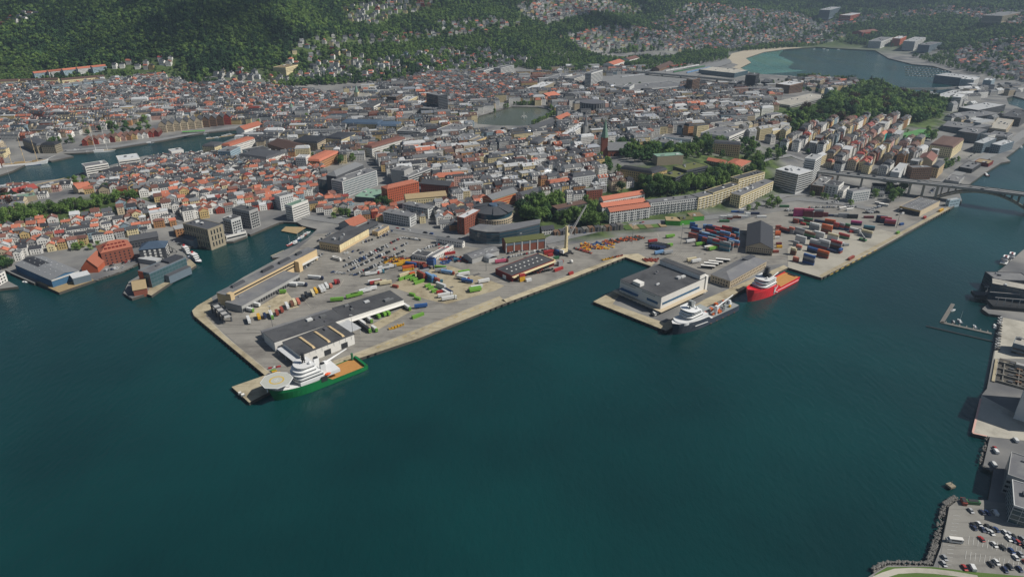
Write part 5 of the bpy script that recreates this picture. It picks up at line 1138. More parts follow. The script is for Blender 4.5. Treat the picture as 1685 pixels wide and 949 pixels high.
# old harbour side and hillside
district([(-20, 205), (60, 192), (140, 180), (250, 168), (360, 172), (430, 178), (440, 202), (390, 205), (330, 195), (260, 198), (130, 222), (100, 230), (0, 232)], 10, 'town', 'behind the gabled wharf houses', (9, 13), (9, 12), (7, 11), 6, 2, .95, TOWNW, OLDR)
district([(-20, 140), (60, 140), (180, 132), (260, 122), (330, 140), (350, 165), (250, 168), (140, 180), (0, 200), (-40, 205)], 8, 'wood', 'in the hillside grid above the old harbour', (7, 10), (7, 9), (5.5, 8), 4, 1.5, .98, WOODW, OLDR, (.1, .8), .3)
district([(330, 140), (420, 140), (520, 152), (580, 160), (560, 185), (440, 200), (430, 178), (350, 165)], 5, 'wood', 'near the small white church', (7, 11), (7, 9), (5.5, 9), 4, 1.5, .98, WOODW, OLDR, (.1, 1), .4)
district([(440, 205), (560, 190), (590, 195), (570, 225), (480, 235), (440, 232)], 8, 'town', 'around the brown courtyard block', *T_, 7, 2, .95, TOWNW, OLDR)
district([(580, 160), (600, 178), (560, 190), (700, 197), (730, 200), (780, 195), (775, 185), (740, 190), (690, 150), (640, 140), (600, 150)], 10, 'town', 'around the city hall tower', *T_, 8, 2, .92, TOWNW, TOWNR)
district([(690, 150), (640, 138), (700, 122), (800, 118), (880, 130), (880, 150), (820, 165), (780, 180), (745, 178)], 10, 'wood', 'between the park lake and the wooded hill', (7, 11), (7, 10), (6, 10), 5, 2, .95, WOODW, OLDR, (.1, 1), .4)
district([(660, 215), (730, 205), (790, 210), (800, 232), (740, 232), (650, 232)], 12, 'town', 'around the white department store', *T_, 8, 2, .9, TOWNW, TOWNR)
district([(900, 130), (1000, 145), (1040, 160), (1000, 170), (930, 170), (920, 150)], 10, 'town', 'around the pale hotel tower', *T_, 9, 3, .7, TOWNW, TOWNR)
district([(1160, 150), (1200, 152), (1290, 155), (1270, 168), (1200, 160), (1150, 162)], 10, 'town', 'before the long glass building', *T_, 8, 3, .8, TOWNW, TOWNR)
# gaps of the centre
F_ = ((10, 18), (11, 15), (9, 15))
district([(400, 205), (580, 152), (640, 136), (700, 128), (890, 125), (985, 150), (1100, 158), (1000, 200), (930, 206), (915, 186), (905, 176), (842, 172), (785, 188), (780, 212), (700, 205), (640, 240), (560, 262), (440, 262), (400, 250)], 14, 'town', 'in the centre', *F_, 9, 3, .9, TOWNW, TOWNR)
district([(1130, 142), (1200, 146), (1290, 150), (1280, 165), (1180, 160), (1100, 158)], 10, 'town', 'behind the brown tower', *F_, 8, 3, .85, TOWNW, TOWNR)
district([(1555, 168), (1690, 195), (1690, 215), (1610, 240), (1590, 215), (1550, 200)], 30, 'town', 'by the narrow strait', (14, 24), (12, 18), (7, 13), 10, 4, .7, dict(lightgrey=4, grey=3, white=3, darkgrey=2, beige=2), dict(r_grey=4, r_slate=4, r_light=3))
district([(1470, 158), (1540, 160), (1590, 145), (1690, 142), (1690, 158), (1600, 165), (1560, 172)], 20, 'town', 'beside the flat bridge', (14, 24), (12, 18), (7, 12), 12, 5, .6, dict(lightgrey=4, grey=3, white=3, beige=2), dict(r_grey=4, r_slate=4, r_light=3))
district([(1290, 130), (1380, 134), (1430, 145), (1370, 158), (1330, 150)], 20, 'town', 'between parking house and bay', (10, 18), (10, 14), (7, 12), 12, 6, .6, TOWNW, TOWNR)
district([(880, 118), (1000, 112), (1060, 112), (1050, 122), (980, 128), (900, 126)], 8, 'town', 'beyond the railway', (9, 15), (9, 13), (6, 11), 9, 6, .5, TOWNW, OLDR)
district([(-20, 238), (15, 245), (20, 262), (0, 280), (-40, 285)], 15, 'town', 'left of the customs house', (9, 15), (9, 13), (6, 11), 9, 6, .6, TOWNW, OLDR)
district([(0, 308), (60, 312), (118, 305), (122, 312), (60, 330), (30, 345), (0, 350)], 20, 'town', 'behind the old harbour sheds', (9, 15), (9, 13), (5, 9), 9, 5, .55, TOWNW, OLDR)
district([(1330, 262), (1345, 275), (1420, 290), (1480, 290), (1490, 280), (1420, 282), (1360, 270)], 45, 'town', 'along the bridge ramp', (9, 14), (9, 12), (9, 13), 8, 4, .7, TOWNW, TOWNR)
# villas scattered over the hills
V_ = ((9, 13), (8, 11), (6, 9))
VW = dict(white=70, cream=8, yellow=4, grey=8, redw=4, lightgrey=8, blue=2)
VR = dict(r_slate=34, r_dark=24, r_orange=16, r_rust=10, r_grey=12, r_red=4)
for poly, dens, pl in (
  ([(565, 12), (640, 2), (720, 2), (700, 18), (640, 28), (620, 40), (570, 36)], .62, 'in the upper hillside clearing'),
  ([(480, 75), (560, 60), (700, 40), (830, 30), (855, 42), (800, 58), (700, 62), (600, 76), (520, 95), (480, 90)], .46, 'along the hillside road through the woods'),
  ([(480, 100), (560, 88), (640, 98), (720, 82), (800, 80), (870, 100), (840, 112), (740, 118), (640, 128), (540, 128), (440, 140), (430, 125)], .5, 'on the lower wooded hillside'),
  ([(850, 10), (900, 0), (1000, 0), (1060, 10), (1020, 24), (940, 30), (900, 42), (860, 28)], .75, 'on the far hillside above the railway'),
  ([(920, 62), (980, 48), (1060, 48), (1120, 60), (1180, 78), (1120, 86), (1040, 80), (960, 84)], .65, 'at the foot of the far hill'),
  ([(1060, 40), (1120, 12), (1190, 10), (1300, 20), (1350, 40), (1390, 60), (1340, 74), (1260, 74), (1195, 84), (1130, 72)], .55, 'on the slope above the beach'),
  ([(1350, 50), (1440, 35), (1560, 25), (1685, 45), (1690, 20), (1550, 12), (1440, 26), (1360, 35)], .6, 'on the far slopes beyond the bay'),
  ([(1560, 90), (1620, 70), (1690, 60), (1690, 135), (1640, 128), (1580, 112)], .62, 'on the hill above the marina'),
  ([(-10, 52), (50, 38), (66, 24), (40, 22), (-10, 36)], .7, 'in the small clearing of the hillside forest'),
  ([(180, 108), (240, 98), (290, 95), (290, 112), (230, 116), (185, 118)], .7, 'at the forest edge above the hillside grid'),
  ([(370, 120), (430, 118), (440, 135), (380, 140), (330, 135)], .75, 'beside the wooded ravine')):
    district(poly, rng.choice([0, 8, -8]), 'wood', pl, *V_, 9, 6, dens, VW, VR, (2, 9), 2.5, .3)
def house_parts(q, simple):
    """wall, roof, pane and chimney geometry in the house's own frame"""
    L, W, h = q['L'], q['W'], q['h']; rt, ax = q['rt'], q['ax']
    base = W if ax == 'x' else L
    rh = {'gable': base*.31, 'hip': min(L, W)*.32, 'mansard': 4.0, 'flat': 0}[rt]
    w = MB(); wall_geo(w, L, W, h, rt, rh, ax, 4)
    if simple and rt != 'flat': w.box(L*.2 if ax == 'x' else 0, 0 if ax == 'x' else W*.2, h+rh*.6, .9, .8, rh*.4+1.1)
    if simple and q['kind'] == 'town' and rt != 'flat' and ax == 'x':
        for u in (-.28, .22): w.box(L*u, -W*.33, h+rh*.15, 1.8, 2.4, 1.8)
    r = MB(); roof_geo(r, L, W, h, rt, rh, ax, .35, .25)
    if q['annex'] and q['kind'] == 'wood':
        s = 1 if int(q['x']) % 2 else -1; w.box(s*(L/2+1.1), W*.1, -3, 2.4, W*.6, h*.55+3); r.box(s*(L/2+1.15), W*.1, h*.55, 2.7, W*.66, .25)
    g = MB(); win_geo(g, L, W, h, 2.3 if q['kind'] == 'wood' else 2.5, 2.8, 1.1, 1.4, .9, sides=(0, 1, 3) if simple else (0, 1, 2, 3))
    return w, r, g, rh
CN = dict(white='white', cream='cream', yellow='yellow', grey='grey', redw='red', ochre='ochre', blue='pale blue', pink='pink', beige='beige', lightgrey='pale grey', brick='brick')
RN = dict(r_orange='orange tiled', r_rust='rust-brown', r_red='bright red', r_slate='slate grey', r_dark='near-black', r_grey='light grey', r_brown='dark brown', r_light='pale', r_metal='bright metal', r_feltl='flat grey', r_feltd='flat dark')
TN = dict(gable='gabled', hip='hipped', mansard='mansard', flat='')
HOUSES.sort(key=lambda q: q['dist'])
cnt = {'wood': 0, 'town': 0}; far = []
for q in HOUSES:
    X, Y = topx((q['x'], q['y'], q['z']+q['h']))
    vis = -20 < X < IW+20 and -10 < Y < IH
    if vis and cnt[q['kind']] < 300: cnt[q['kind']] += 1
    else:
        far.append(q); continue
    cat = 'house' if q['kind'] == 'wood' else 'townhouse'
    rn = RN[q['roof']]+(' '+TN[q['rt']] if TN[q['rt']] else '')
    sz = 'tall ' if q['h'] > (8.8 if q['kind'] == 'wood' else 13.8) else ('low ' if q['h'] < (7.2 if q['kind'] == 'wood' else 11) else '')
    lab = sz+f"{CN[q['wall']]} {'wooden house' if q['kind']=='wood' else 'townhouse'} with {rn} roof {q['place']}"
    if len(lab.split()) > 16: lab = lab[len(sz):]
    t = thing('wooden_house' if q['kind'] == 'wood' else 'townhouse', lab, cat, (q['x'], q['y'], q['z']), q['rot'], sz+f"{CN[q['wall']]} {cat}s with {rn} roofs {q['place']}")
    w, r, g, rh = house_parts(q, False)
    w.build('wall', q['wall'], t); ro = r.build('roof', q['roof'], t)
    if g.v: stuffpart(g.build('window_panes', 'glass', t))
    L, W, h = q['L'], q['W'], q['h']
    if q['rt'] != 'flat':
        u = rng.uniform(-.3, .3); c2 = MB(); c2.box(0, 0, 0, .8, .8, 2.0)
        c2.build('chimney', rng.choice(['brick', 'grey', 'white']), ro, loc=(u*L, .05*W, h+rh*.72) if q['ax'] == 'x' else (.05*L, u*W, h+rh*.72))
    if q['rt'] in ('gable', 'mansard') and q['kind'] == 'town' and q['ax'] == 'x':
        nd = rng.choice([0, 1, 2, 2, 3])
        for i in range(nd):
            d2 = MB(); d2.box(0, 0, 0, 1.7, 2.4, 1.7); d2.box(0, 0, 1.7, 2, 2.7, .15)
            d2.build('dormer', rng.choice([q['wall'], 'white']), ro, loc=(L*(-.5+(i+.5)/nd), -W*.33, h+rh*.2))
    elif q['kind'] == 'town' and q['rt'] == 'flat':
        d2 = MB(); d2.box(0, 0, 0, 3, 3, 2); d2.build('roof_unit', 'lightgrey', ro, loc=(L*.15, 0, h+.36))
# all the houses farther away: one mass per quarter of the land
wallk = sorted(set(q['wall'] for q in far)); roofk = sorted(set(q['roof'] for q in far)); mats = wallk+roofk+['glass']
def mass(name, label, sel):
    big = MB(); hr_ = []
    for q in sel:
        q['rv'] = rng.uniform(-.3, .25)
        w, r, g, rh = house_parts(q, True); c, s = math.cos(q['rot']), math.sin(q['rot'])
        for part, mi in ((w, wallk.index(q['wall'])), (r, len(wallk)+roofk.index(q['roof'])), (g, len(mats)-1)):
            o = len(big.v); big.v.extend((q['x']+a*c-b*s, q['y']+a*s+b*c, q['z']+e) for a, b, e in part.v)
            big.f.extend(tuple(i+o for i in f) for f in part.f); big.m.extend([mi]*len(part.f)); hr_.extend([q['rv']]*len(part.f))
    o = big.build(name, mats); tag(o, label, 'houses', None, 'stuff'); hv = o.data.attributes.new('hrnd', 'FLOAT', 'FACE'); hv.data.foreach_set('value', hr_)
mass('distant_houses', 'dense mass of small distant houses filling the far town and hillsides', far)
print('houses', len(HOUSES), cnt, 'far', len(far))
# ---------------------------------------------------------------- shared port objects
def objmat(o, mats):
    for i, m in enumerate(mats):
        o.material_slots[i].link = 'OBJECT'; o.material_slots[i].material = M[m]
def cont_mesh(L):
    b = MB(); W, H = 2.44, 2.6; n = int(L/.6)
    b.box(0, 0, .08, L-.12, W-.14, H-.12)
    for i in range(n):
        x = -L/2+.35+(L-.7)*i/(n-1)
        for s in (-1, 1): b.add([(x-.14, s*(W/2-.07), .2), (x+.14, s*(W/2-.07), .2), (x+.09, s*(W/2-.01), .2), (x-.09, s*(W/2-.01), .2), (x-.14, s*(W/2-.07), H-.2), (x+.14, s*(W/2-.07), H-.2), (x+.09, s*(W/2-.01), H-.2), (x-.09, s*(W/2-.01), H-.2)], [(2, 3, 7, 6), (1, 2, 6, 5), (3, 0, 4, 7)])
    f = MB()
    for a in (-1, 1):
        for c in (-1, 1): f.box(a*(L/2-.08), c*(W/2-.08), 0, .16, .16, H)
        for z in (0, H-.14): f.box(0, a*(W/2-.06), z, L-.3, .12, .14); f.box(a*(L/2-.06), 0, z, .12, W-.3, .14)
    d = MB()
    for s in (-1, 1):
        d.box(L/2-.02, s*W/4, .16, .05, W/2-.2, H-.32)
        for k in (-.2, .2): d.bar((L/2+.03, s*W/4+k, .2), (L/2+.03, s*W/4+k, H-.2), .025, 4)
    return [b.mesh('body', 'c_grey'), f.mesh('corner_frame', 'c_grey'), d.mesh('door', 'c_grey')]
CM = {12.2: cont_mesh(12.2), 6.1: cont_mesh(6.1)}
CCN = dict(b='c_blue', n='c_navy', r='c_red', m='c_maroon', k='c_brick', o='c_orange', w='c_white', g='c_grey', c='c_cream', G='c_green', l='c_lime', M='c_magenta', p='c_pink', y='c_yellow', t='c_teal', B='c_black', W='c_brown', s='c_salmon', L='c_lightblue')
CNAME = dict(b='blue', n='navy', r='red', m='maroon', k='brick-red', o='orange', w='white', g='grey', c='cream', G='dark green', l='lime green', M='magenta', p='pink', y='yellow', t='teal', B='black', W='brown', s='salmon', L='light blue')
LEV = ['at the bottom', 'second up', 'third up', 'fourth up']
def container(x, y, z, rot, col, L, label, group):
    t = thing('shipping_container', label, 'container', (x, y, z), rot, group)
    for me, nm in zip(CM[L], ('body', 'corner_frame', 'door')):
        o = link(nm, me, t); objmat(o, [CCN[col]])
    return t
def stack(px, ang, cols, place, L=12.2, dz=0):
    x, y = G(*px, QZ); a = R(ang)
    x += 0; y += 1.3
    for i, c in enumerate(cols):
        j = random.uniform(-.15, .15)
        if len(cols) == 1: lab = f'single {CNAME[c]} container on the ground {place}'
        else: lab = f'{CNAME[c]} container, {LEV[i]} of {len(cols)}, {place}'
        container(x+j, y+j, QZ+.2+i*2.62+dz, a, c, L, lab, f'{CNAME[c]} containers {place}')
YD = 'in the concrete quay yard'
for zx_, zy_, cols, L, ang in ((880, 665, 'bngb', 12.2, -47), (735, 640, 'ks', 6.1, -47), (705, 560, 'WWc', 6.1, -47), (770, 500, 'gs', 6.1, -47), (738, 455, 'gg', 6.1, -47), (930, 530, 'nb', 12.2, -47), (1045, 590, 'kWo', 12.2, -47),
   (1190, 500, 'nWgr', 12.2, -47), (1160, 530, 'n', 12.2, -47), (1250, 540, 'kb', 6.1, 41), (1055, 488, 'rggw', 12.2, -47), (955, 462, 'rgw', 12.2, -47), (790, 418, 'www', 12.2, -47), (1000, 368, 'www', 12.2, -47), (890, 372, 'nGW', 12.2, -47),
   (1160, 392, 'wwc', 12.2, -47), (1290, 368, 'Gr', 12.2, -47), (775, 325, 'gwg', 12.2, -47), (683, 315, 'ggs', 6.1, -47), (605, 300, 'nk', 12.2, -47), (950, 268, 'ggw', 12.2, -47), (1085, 312, 'kWoo', 12.2, -47), (1195, 262, 'nkr', 6.1, -47),
   (1262, 268, 'trg', 6.1, -47), (1325, 275, 'bkG', 6.1, -47), (1415, 305, 'gw', 12.2, -47), (1550, 352, 'ggc', 12.2, -47), (1500, 330, 'w', 6.1, 20), (1385, 305, 'r', 6.1, 10), (1315, 460, 'g', 6.1, 10), (1270, 445, 'w', 6.1, 10),
   (760, 185, 'mg', 12.2, -30), (870, 180, 'kG', 12.2, -30), (1010, 185, 'n', 12.2, -30), (1130, 200, 'Wo', 12.2, -30), (820, 215, 'r', 6.1, -40), (735, 195, 'kk', 6.1, -40), (870, 215, 'G', 12.2, -40)):
    stack(zh(zx_, zy_), ang, cols, YD, L)
BK = 'in the row along the harbour fence'
for zx_, zy_, cols, L in ((760, 818, 'MMMp', 12.2), (875, 825, 'mmmp', 12.2), (985, 828, 'mmmg', 12.2), (1075, 822, 'mm', 6.1), (1140, 820, 'n', 6.1), (1202, 818, 'g', 6.1), (1285, 830, 'gg', 12.2), (1390, 843, 'BB', 12.2), (680, 815, 'B', 6.1)):
    stack(zi(zx_, zy_), -4, cols, BK, L)
for px, cols, ang, L, pl in (((1409, 371), 'nM', -22, 12.2, 'alone before the harbour fence'), ((1430, 379), 'Bt', -22, 12.2, 'alone beside the quay crane'), ((1450, 366), 'nnn', -20, 12.2, 'beside the open-fronted shed'), ((1464, 372), 'nrp', -20, 12.2, 'beside the open-fronted shed'),
     ((1457, 368), 'nnr', -20, 12.2, 'beside the open-fronted shed'), ((1430, 359.5), 'm', 0, 12.2, 'near the bus park'), ((1484, 371), 'b', 25, 6.1, 'at the end of the row by the bridge'), ((1478, 385), 'l', 41, 6.1, 'on the quay edge by the bridge'), ((1522, 360), 'r', 41, 6.1, 'on the quay edge by the bridge'), ((1401, 427), 'k', 41, 12.2, 'on the quay edge before the container yard'),
     ((1549, 348), 'y', 41, 12.2, 'on the quay edge by the bridge'), ((1291, 341.5), 'G', 0, 12.2, 'beside the curved access road')): stack(px, ang, cols, pl, L)
# yard left of the storage hall
LY = 'in the yard left of the storage hall'
for zx_, zy_, cols, L in ((800, 120, 'gs', 12.2), (862, 135, 'bb', 12.2), (905, 155, 'nr', 12.2), (945, 170, 'kbL', 12.2), (985, 185, 'grt', 12.2), (1040, 200, 'tgtg', 12.2), (1085, 195, 'ggs', 6.1), (1110, 170, 'gs', 12.2), (930, 60, 'kk', 12.2), (985, 65, 'kn', 12.2), (1055, 80, 'Gko', 12.2), (1105, 90, 'nmb', 12.2), (820, 75, 'wr', 12.2), (1130, 110, 'kL', 6.1), (990, 105, 'mp', 12.2), (1040, 120, 'nbs', 12.2)):
    stack(zu(zx_, zy_), -38, cols+('gbktLrn'[zx_ % 7] if len(cols) < 4 else ''), LY, L)
for zx_, zy_, cols in ((790, 32, 'bbb'), (812, 34, 'nb'), (895, 32, 'bL'), (925, 34, 'bb')): stack(zu(zx_, zy_), -5, cols, 'below the kindergarten', 6.1)
for zx_, zy_, cols in ((1380, 690, 'G'), (1415, 672, 'kw'), (1385, 662, 'w'), (1455, 665, 'W'), (1500, 660, 'w'), (1530, 655, 'ww'), (1455, 630, 'b'), (1490, 632, 'bw'), (1575, 640, 'n'), (1620, 662, 'w')): stack(zp(zx_, zy_), 0, cols, 'along the harbour road below the apartments', 12.2 if len(cols) == 1 else 6.1)
# yard at the left, round the blue stack
RY = 'in the trailer yard'
for zx_, zy_, cols, L, ang in ((725, 475, 'kkk', 12.2, -49), (790, 490, 'tbL', 12.2, -49), (765, 480, 'bk', 6.1, -49), (830, 480, 'tL', 6.1, -49), (645, 380, 'kb', 12.2, -20), (690, 378, 'bk', 12.2, -20), (715, 360, 'k', 12.2, -10), (875, 390, 'l', 12.2, -10), (625, 405, 'yo', 12.2, 20), (745, 420, 'g', 12.2, 30), (760, 395, 'nk', 6.1, 30),
   (880, 545, 'ww', 12.2, -40), (850, 505, 'nk', 6.1, -40), (868, 585, 'r', 6.1, 20), (905, 262, 'kr', 12.2, 20), (950, 280, 'r', 12.2, 20), (975, 625, 'l', 6.1, 20), (940, 575, 'n', 12.2, -49), (920, 585, 'w', 12.2, -49), (965, 315, 'n', 6.1, 30), (1000, 330, 't', 6.1, 10), (525, 540, 'k', 6.1, -20), (870, 500, 't', 6.1, 10),
   (590, 475, 'l', 12.2, 41), (635, 465, 'l', 12.2, 41), (655, 480, 'l', 6.1, 41), (680, 490, 'l', 6.1, 41), (712, 505, 'l', 12.2, 41), (775, 535, 'l', 6.1, 41), (800, 552, 'l', 6.1, 41), (828, 575, 'l', 6.1, 41), (655, 605, 'l', 6.1, -30), (698, 635, 'l', 6.1, -30), (700, 770, 'l', 12.2, 41), (595, 445, 'c', 12.2, 41), (655, 440, 'o', 6.1, 41)):
    stack(zy(zx_, zy_), ang, cols, RY, L)
FS = 'beside the red terminal shed'
for zx_, zy_, cols, L, ang in ((385, 745, 'yyr', 6.1, 30), (445, 745, 'w', 6.1, 30), (720, 645, 'r', 12.2, 41), (735, 600, 'gg', 6.1, 41), (742, 575, 'k', 6.1, 41), (630, 500, 'kr', 12.2, 25), (700, 495, 'bb', 6.1, -40), (722, 490, 'b', 6.1, -40), (700, 540, 'G', 6.1, 20), (655, 575, 'k', 6.1, 41), (833, 683, 'r', 6.1, 41), (645, 515, 'r', 6.1, 25)):
    stack(zf(zx_, zy_), ang, cols, FS, L)
for zx_, zy_, cols in ((530, 270, 'sk'), (525, 350, 'Wo'), (520, 375, 'w'), (540, 445, 'm'), (545, 480, 'y'), (505, 535, 'k'), (530, 310, 'o')): stack(zh(zx_, zy_), 5, cols, 'along the right wall of the storage hall', 6.1)
# ---- lorries, trailers
def lorry_mesh():
    P = {}
    b = MB(); b.box(0, 0, 1.25, 13.4, 2.5, 2.75); b.box(6.55, 0, 1.25, .08, 2.3, 2.6); P['cargo_box'] = b.mesh('cargo_box', 'c_white')
    c = MB(); c.box(0, 0, .95, 13, 1.0, .3); c.box(-4.2, 0, .5, 3.8, 2.3, .25)
    P['chassis'] = c.mesh('chassis', 'darksteel')
    w = MB(); w.bar((0, -1.2, 0), (0, 1.2, 0), .5, 10); P['wheel_axle'] = w.mesh('wheel_axle', 'tyre')
    k = MB(); k.box(0, 0, .7, 2.2, 2.4, 2.5); k.box(-.1, 0, 3.2, 1.8, 2.2, .6, top=.8); k.box(-2.6, 0, .75, 3.4, 1.0, .35); P['cab'] = k.mesh('cab', 'c_white')
    g = MB(); g.add([(1.13, -1.05, 2.0), (1.13, 1.05, 2.0), (1.08, 1.0, 3.1), (1.08, -1.0, 3.1)], [(0, 1, 2, 3)])
    for s in (-1, 1): g.add([(.3, s*1.22, 2.1), (.95, s*1.22, 2.1), (.95, s*1.22, 3.0), (.3, s*1.22, 3.0)], [(0, 1, 2, 3)])
    P['windscreen'] = g.mesh('windscreen', 'glass'); return P
LM = lorry_mesh()
def lorry(px, ang, col, place, truck=None, z=QZ, sc=1.0):
    x, y = G(*px, z); cn = CNAME[col]
    if truck: t = thing('articulated_lorry', f'lorry with {CNAME[truck]} cab and {cn} trailer {place}', 'lorry', (x, y, z+.15), R(ang), f'lorries {place}')
    else: t = thing('semi_trailer', f'parked {cn} semi-trailer without a tractor {place}', 'trailer', (x, y, z+.15), R(ang), f'{cn} trailers {place}')
    t.scale = (sc, 1, 1)
    objmat(link('cargo_box', LM['cargo_box'], t), [CCN[col]]); link('chassis', LM['chassis'], t)
    for ax in (-5.4, -4.1, -2.8): link('wheel_axle', LM['wheel_axle'], t, (ax, 0, .5))
    if truck:
        k = link('cab', LM['cab'], t, (8.6, 0, 0)); objmat(k, [CCN[truck]]); link('windscreen', LM['windscreen'], k)
        for ax in (9.0, 6.0): link('wheel_axle', LM['wheel_axle'], t, (ax, 0, .5))
DK = 'at the shed docks'
for zx_, zy_, c, tk, sc in ((1350, 215, 'w', 'l', .7), (1212, 262, 'l', None, .55), (1180, 268, 'l', None, .55), (1138, 284, 'l', None, .55), (1070, 308, 'w', 'l', .6), (1015, 330, 'w', None, .9), (1045, 372, 'B', 'l', .9), (1110, 378, 'w', 'l', .5)):
    lorry(za(zx_, zy_), -49, c, DK, tk, sc=sc)
RW = 'in the diagonal row by the loading shed'
for zx_, zy_, c, tk, sc in ((180, 315, 'w', None, .85), (255, 292, 'y', None, .6), (345, 272, 'w', 'l', .8), (300, 285, 'n', None, .5), (390, 262, 'k', None, .6), (425, 240, 'k', None, .6), (465, 210, 'w', None, .8), (500, 195, 'W', None, .6), (520, 182, 'c', None, .8), (548, 178, 's', None, .7), (585, 150, 'B', None, .7), (610, 130, 'B', None, .7), (655, 115, 'c', None, .8), (678, 97, 'y', None, .7), (715, 85, 'w', None, .9), (735, 78, 'w', None, .9), (758, 60, 'w', None, .7), (790, 62, 's', None, .4), (825, 32, 'r', None, .4), (845, 30, 'm', None, .4)):
    lorry(za(zx_, zy_), -62, c, RW, tk, sc=sc)
lorry(zb(1290, 590), -10, 'w', 'before the grey loading shed', 'n'); lorry(zb(1060, 660), -10, 'w', 'backed to the grey loading shed'); lorry(zb(1130, 655), -8, 'w', 'backed to the grey loading shed', 'n')
lorry(zb(720, 855), -22, 'w', 'backed to the grey loading shed', None, sc=.7); lorry(zb(660, 905), -22, 'w', 'backed to the grey loading shed', 'l', sc=.45); lorry(zb(985, 730), 10, 'l', 'before the grey loading shed', None, sc=.45)
CE = 'in the centre of the trailer yard'
for zx_, zy_, c, tk, ang in ((360, 505, 'w', None, 20), (375, 512, 'r', None, 20), (410, 510, 'c', None, 20), (450, 515, 'c', None, 20), (335, 440, 'w', 'r', 22), (375, 432, 'w', 't', 22), (435, 395, 'w', None, 25), (470, 388, 'w', 'g', 25), (545, 372, 'y', 'y', 20), (600, 350, 'y', None, 20), (925, 430, 'L', 'k', -20), (1060, 445, 'w', None, 22), (1060, 430, 'l', None, 22), (1045, 475, 'w', 'k', -30), (1085, 500, 'b', None, -20), (1145, 560, 'l', None, 22), (1160, 548, 'w', None, 22), (1150, 570, 'l', None, 22), (1215, 500, 'w', None, 25),
    (905, 610, 'w', 'w', 22), (935, 635, 'w', 'w', 22), (1345, 345, 'p', 'm', 20), (725, 695, 'b', None, 15), (190, 615, 'l', None, 30), (225, 605, 'l', None, 30), (290, 575, 'w', None, 30), (335, 560, 'w', None, 30), (70, 645, 'l', None, 10), (880, 415, 'g', None, 15)):
    lorry(zy(zx_, zy_), ang, c, CE, tk, sc=.9)
TE = 'on the painted bays by the cold store'
for zx_, zy_, c, tk, ang in ((620, 100, 'l', None, 20), (605, 172, 'l', None, 22), (605, 225, 'g', None, 22), (535, 225, 'L', None, 22), (785, 280, 'c', None, 22), (820, 292, 'w', None, 22), (778, 138, 'w', 'W', 20), (850, 160, 'l', None, 20), (915, 185, 'w', None, 25), (935, 190, 'c', None, 25), (950, 195, 'l', None, 25), (485, 138, 'r', None, 20)):
    lorry(zu(zx_, zy_), ang, c, TE, tk, sc=.85)
for i in range(6): lorry(zu(485+i*20, 160+i*4), 22, 'B', TE, None, sc=.8)
for i in range(5): lorry(zu(480+i*20, 180+i*3), 22, 'n', TE, None, sc=.6)
for i, (zx_, zy_) in enumerate(((910, 335), (935, 316), (970, 302), (1025, 285))):
    x, y = G(*zu(zx_, zy_), QZ); t = thing('bus_shelter', 'long white-roofed open shelter beside the cold store', 'shelter', (x, y, QZ+.1), R(-14), 'white shelters by the cold store')
    addbox(t, 'roof', 'white', 0, 0, 3.2, 15, 3.2, .3)
    for s in (-6, 0, 6): addbox(t, 'post', 'steel', s, 1.2, 0, .2, .2, 3.2)
    addbox(t, 'back_wall', 'darkgrey', 0, 1.45, 0, 14, .15, 3.2)
# boxes, machinery on the terminal apron (yellow and blue gear, flat racks)
GEAR = [('yellow steel lifting gear', 'c_yellow'), ('dark flat rack', 'c_black'), ('blue steel frame', 'c_blue'), ('orange spreader bar', 'c_orange'), ('rusty red flat rack', 'c_brick')]
def gear(px, ang, k, L, place):
    x, y = G(*px, QZ); lab, m = GEAR[k]
    t = thing('steel_gear', f'{lab} laid out {place}', 'port gear', (x, y, QZ+.2), R(ang), f'{lab}s {place}')
    b = MB()
    for s in (-1, 1): b.box(0, s*1.0, .3, L, .35, .45)
    for i in range(5): b.box(-L/2+L*(i+.5)/5, 0, .34, .35, 1.6, .35)
    b.build('frame', m, t)
    for s in (-1, 1): addbox(t, 'end_post', m, s*(L/2-.2), 0, .3, .4, 2.3, 1.3)
rg = random.Random(3)
for i in range(44):
    f, v = rg.random(), rg.random(); px = (zf(940+f*270, 400+v*55-f*18))
    gear(px, rg.choice([-52, -48, 40]), rg.choice([0, 0, 0, 0, 2, 4, 3]), rg.uniform(5, 10), 'beside the mobile harbour crane')
for i in range(22):
    f = i/21; gear(zf(1165+f*320, 385-f*38+rg.uniform(-8, 8)), -48, rg.choice([1, 4, 1, 4, 3]), rg.uniform(7, 11), 'in a row along the harbour road')
for i in range(8): gear(zf(880+i*18, 448+i*5), -50, rg.choice([1, 4, 1]), 6, 'near the mobile harbour crane')
for i in range(9): gear(zf(470+i*22, 680-i*5), 41, rg.choice([1, 4, 3, 1]), rg.uniform(4, 7), 'before the red terminal shed')
for i in range(5): gear(zf(1150+i*32, 545-i*8), 25, [0, 0, 1, 3, 4][i], 8, 'on the quay edge of the dock corner')
for i in range(10): gear(zu(420+i*11, 268+(i % 3)*7), rg.choice([-48, 30]), 4, 4, 'at the inner corner of the dock')
for i in range(30): gear(zy(rg.uniform(430, 660), rg.uniform(300, 345)), rg.choice([20, -40, 60]), rg.choice([1, 1, 4, 3, 0]), rg.uniform(4, 7), 'behind the row of lorries')
for i in range(26): gear(ze_(rg.uniform(590, 900), rg.uniform(655, 735)), rg.choice([20, -40, 60]), rg.choice([1, 2, 2, 4, 3]), rg.uniform(4, 6), 'before the grey workshop')
for i in range(4): gear(zy(500+i*22, 860-i*9), 20, 0, 6, 'on the quay apron by the white shed')
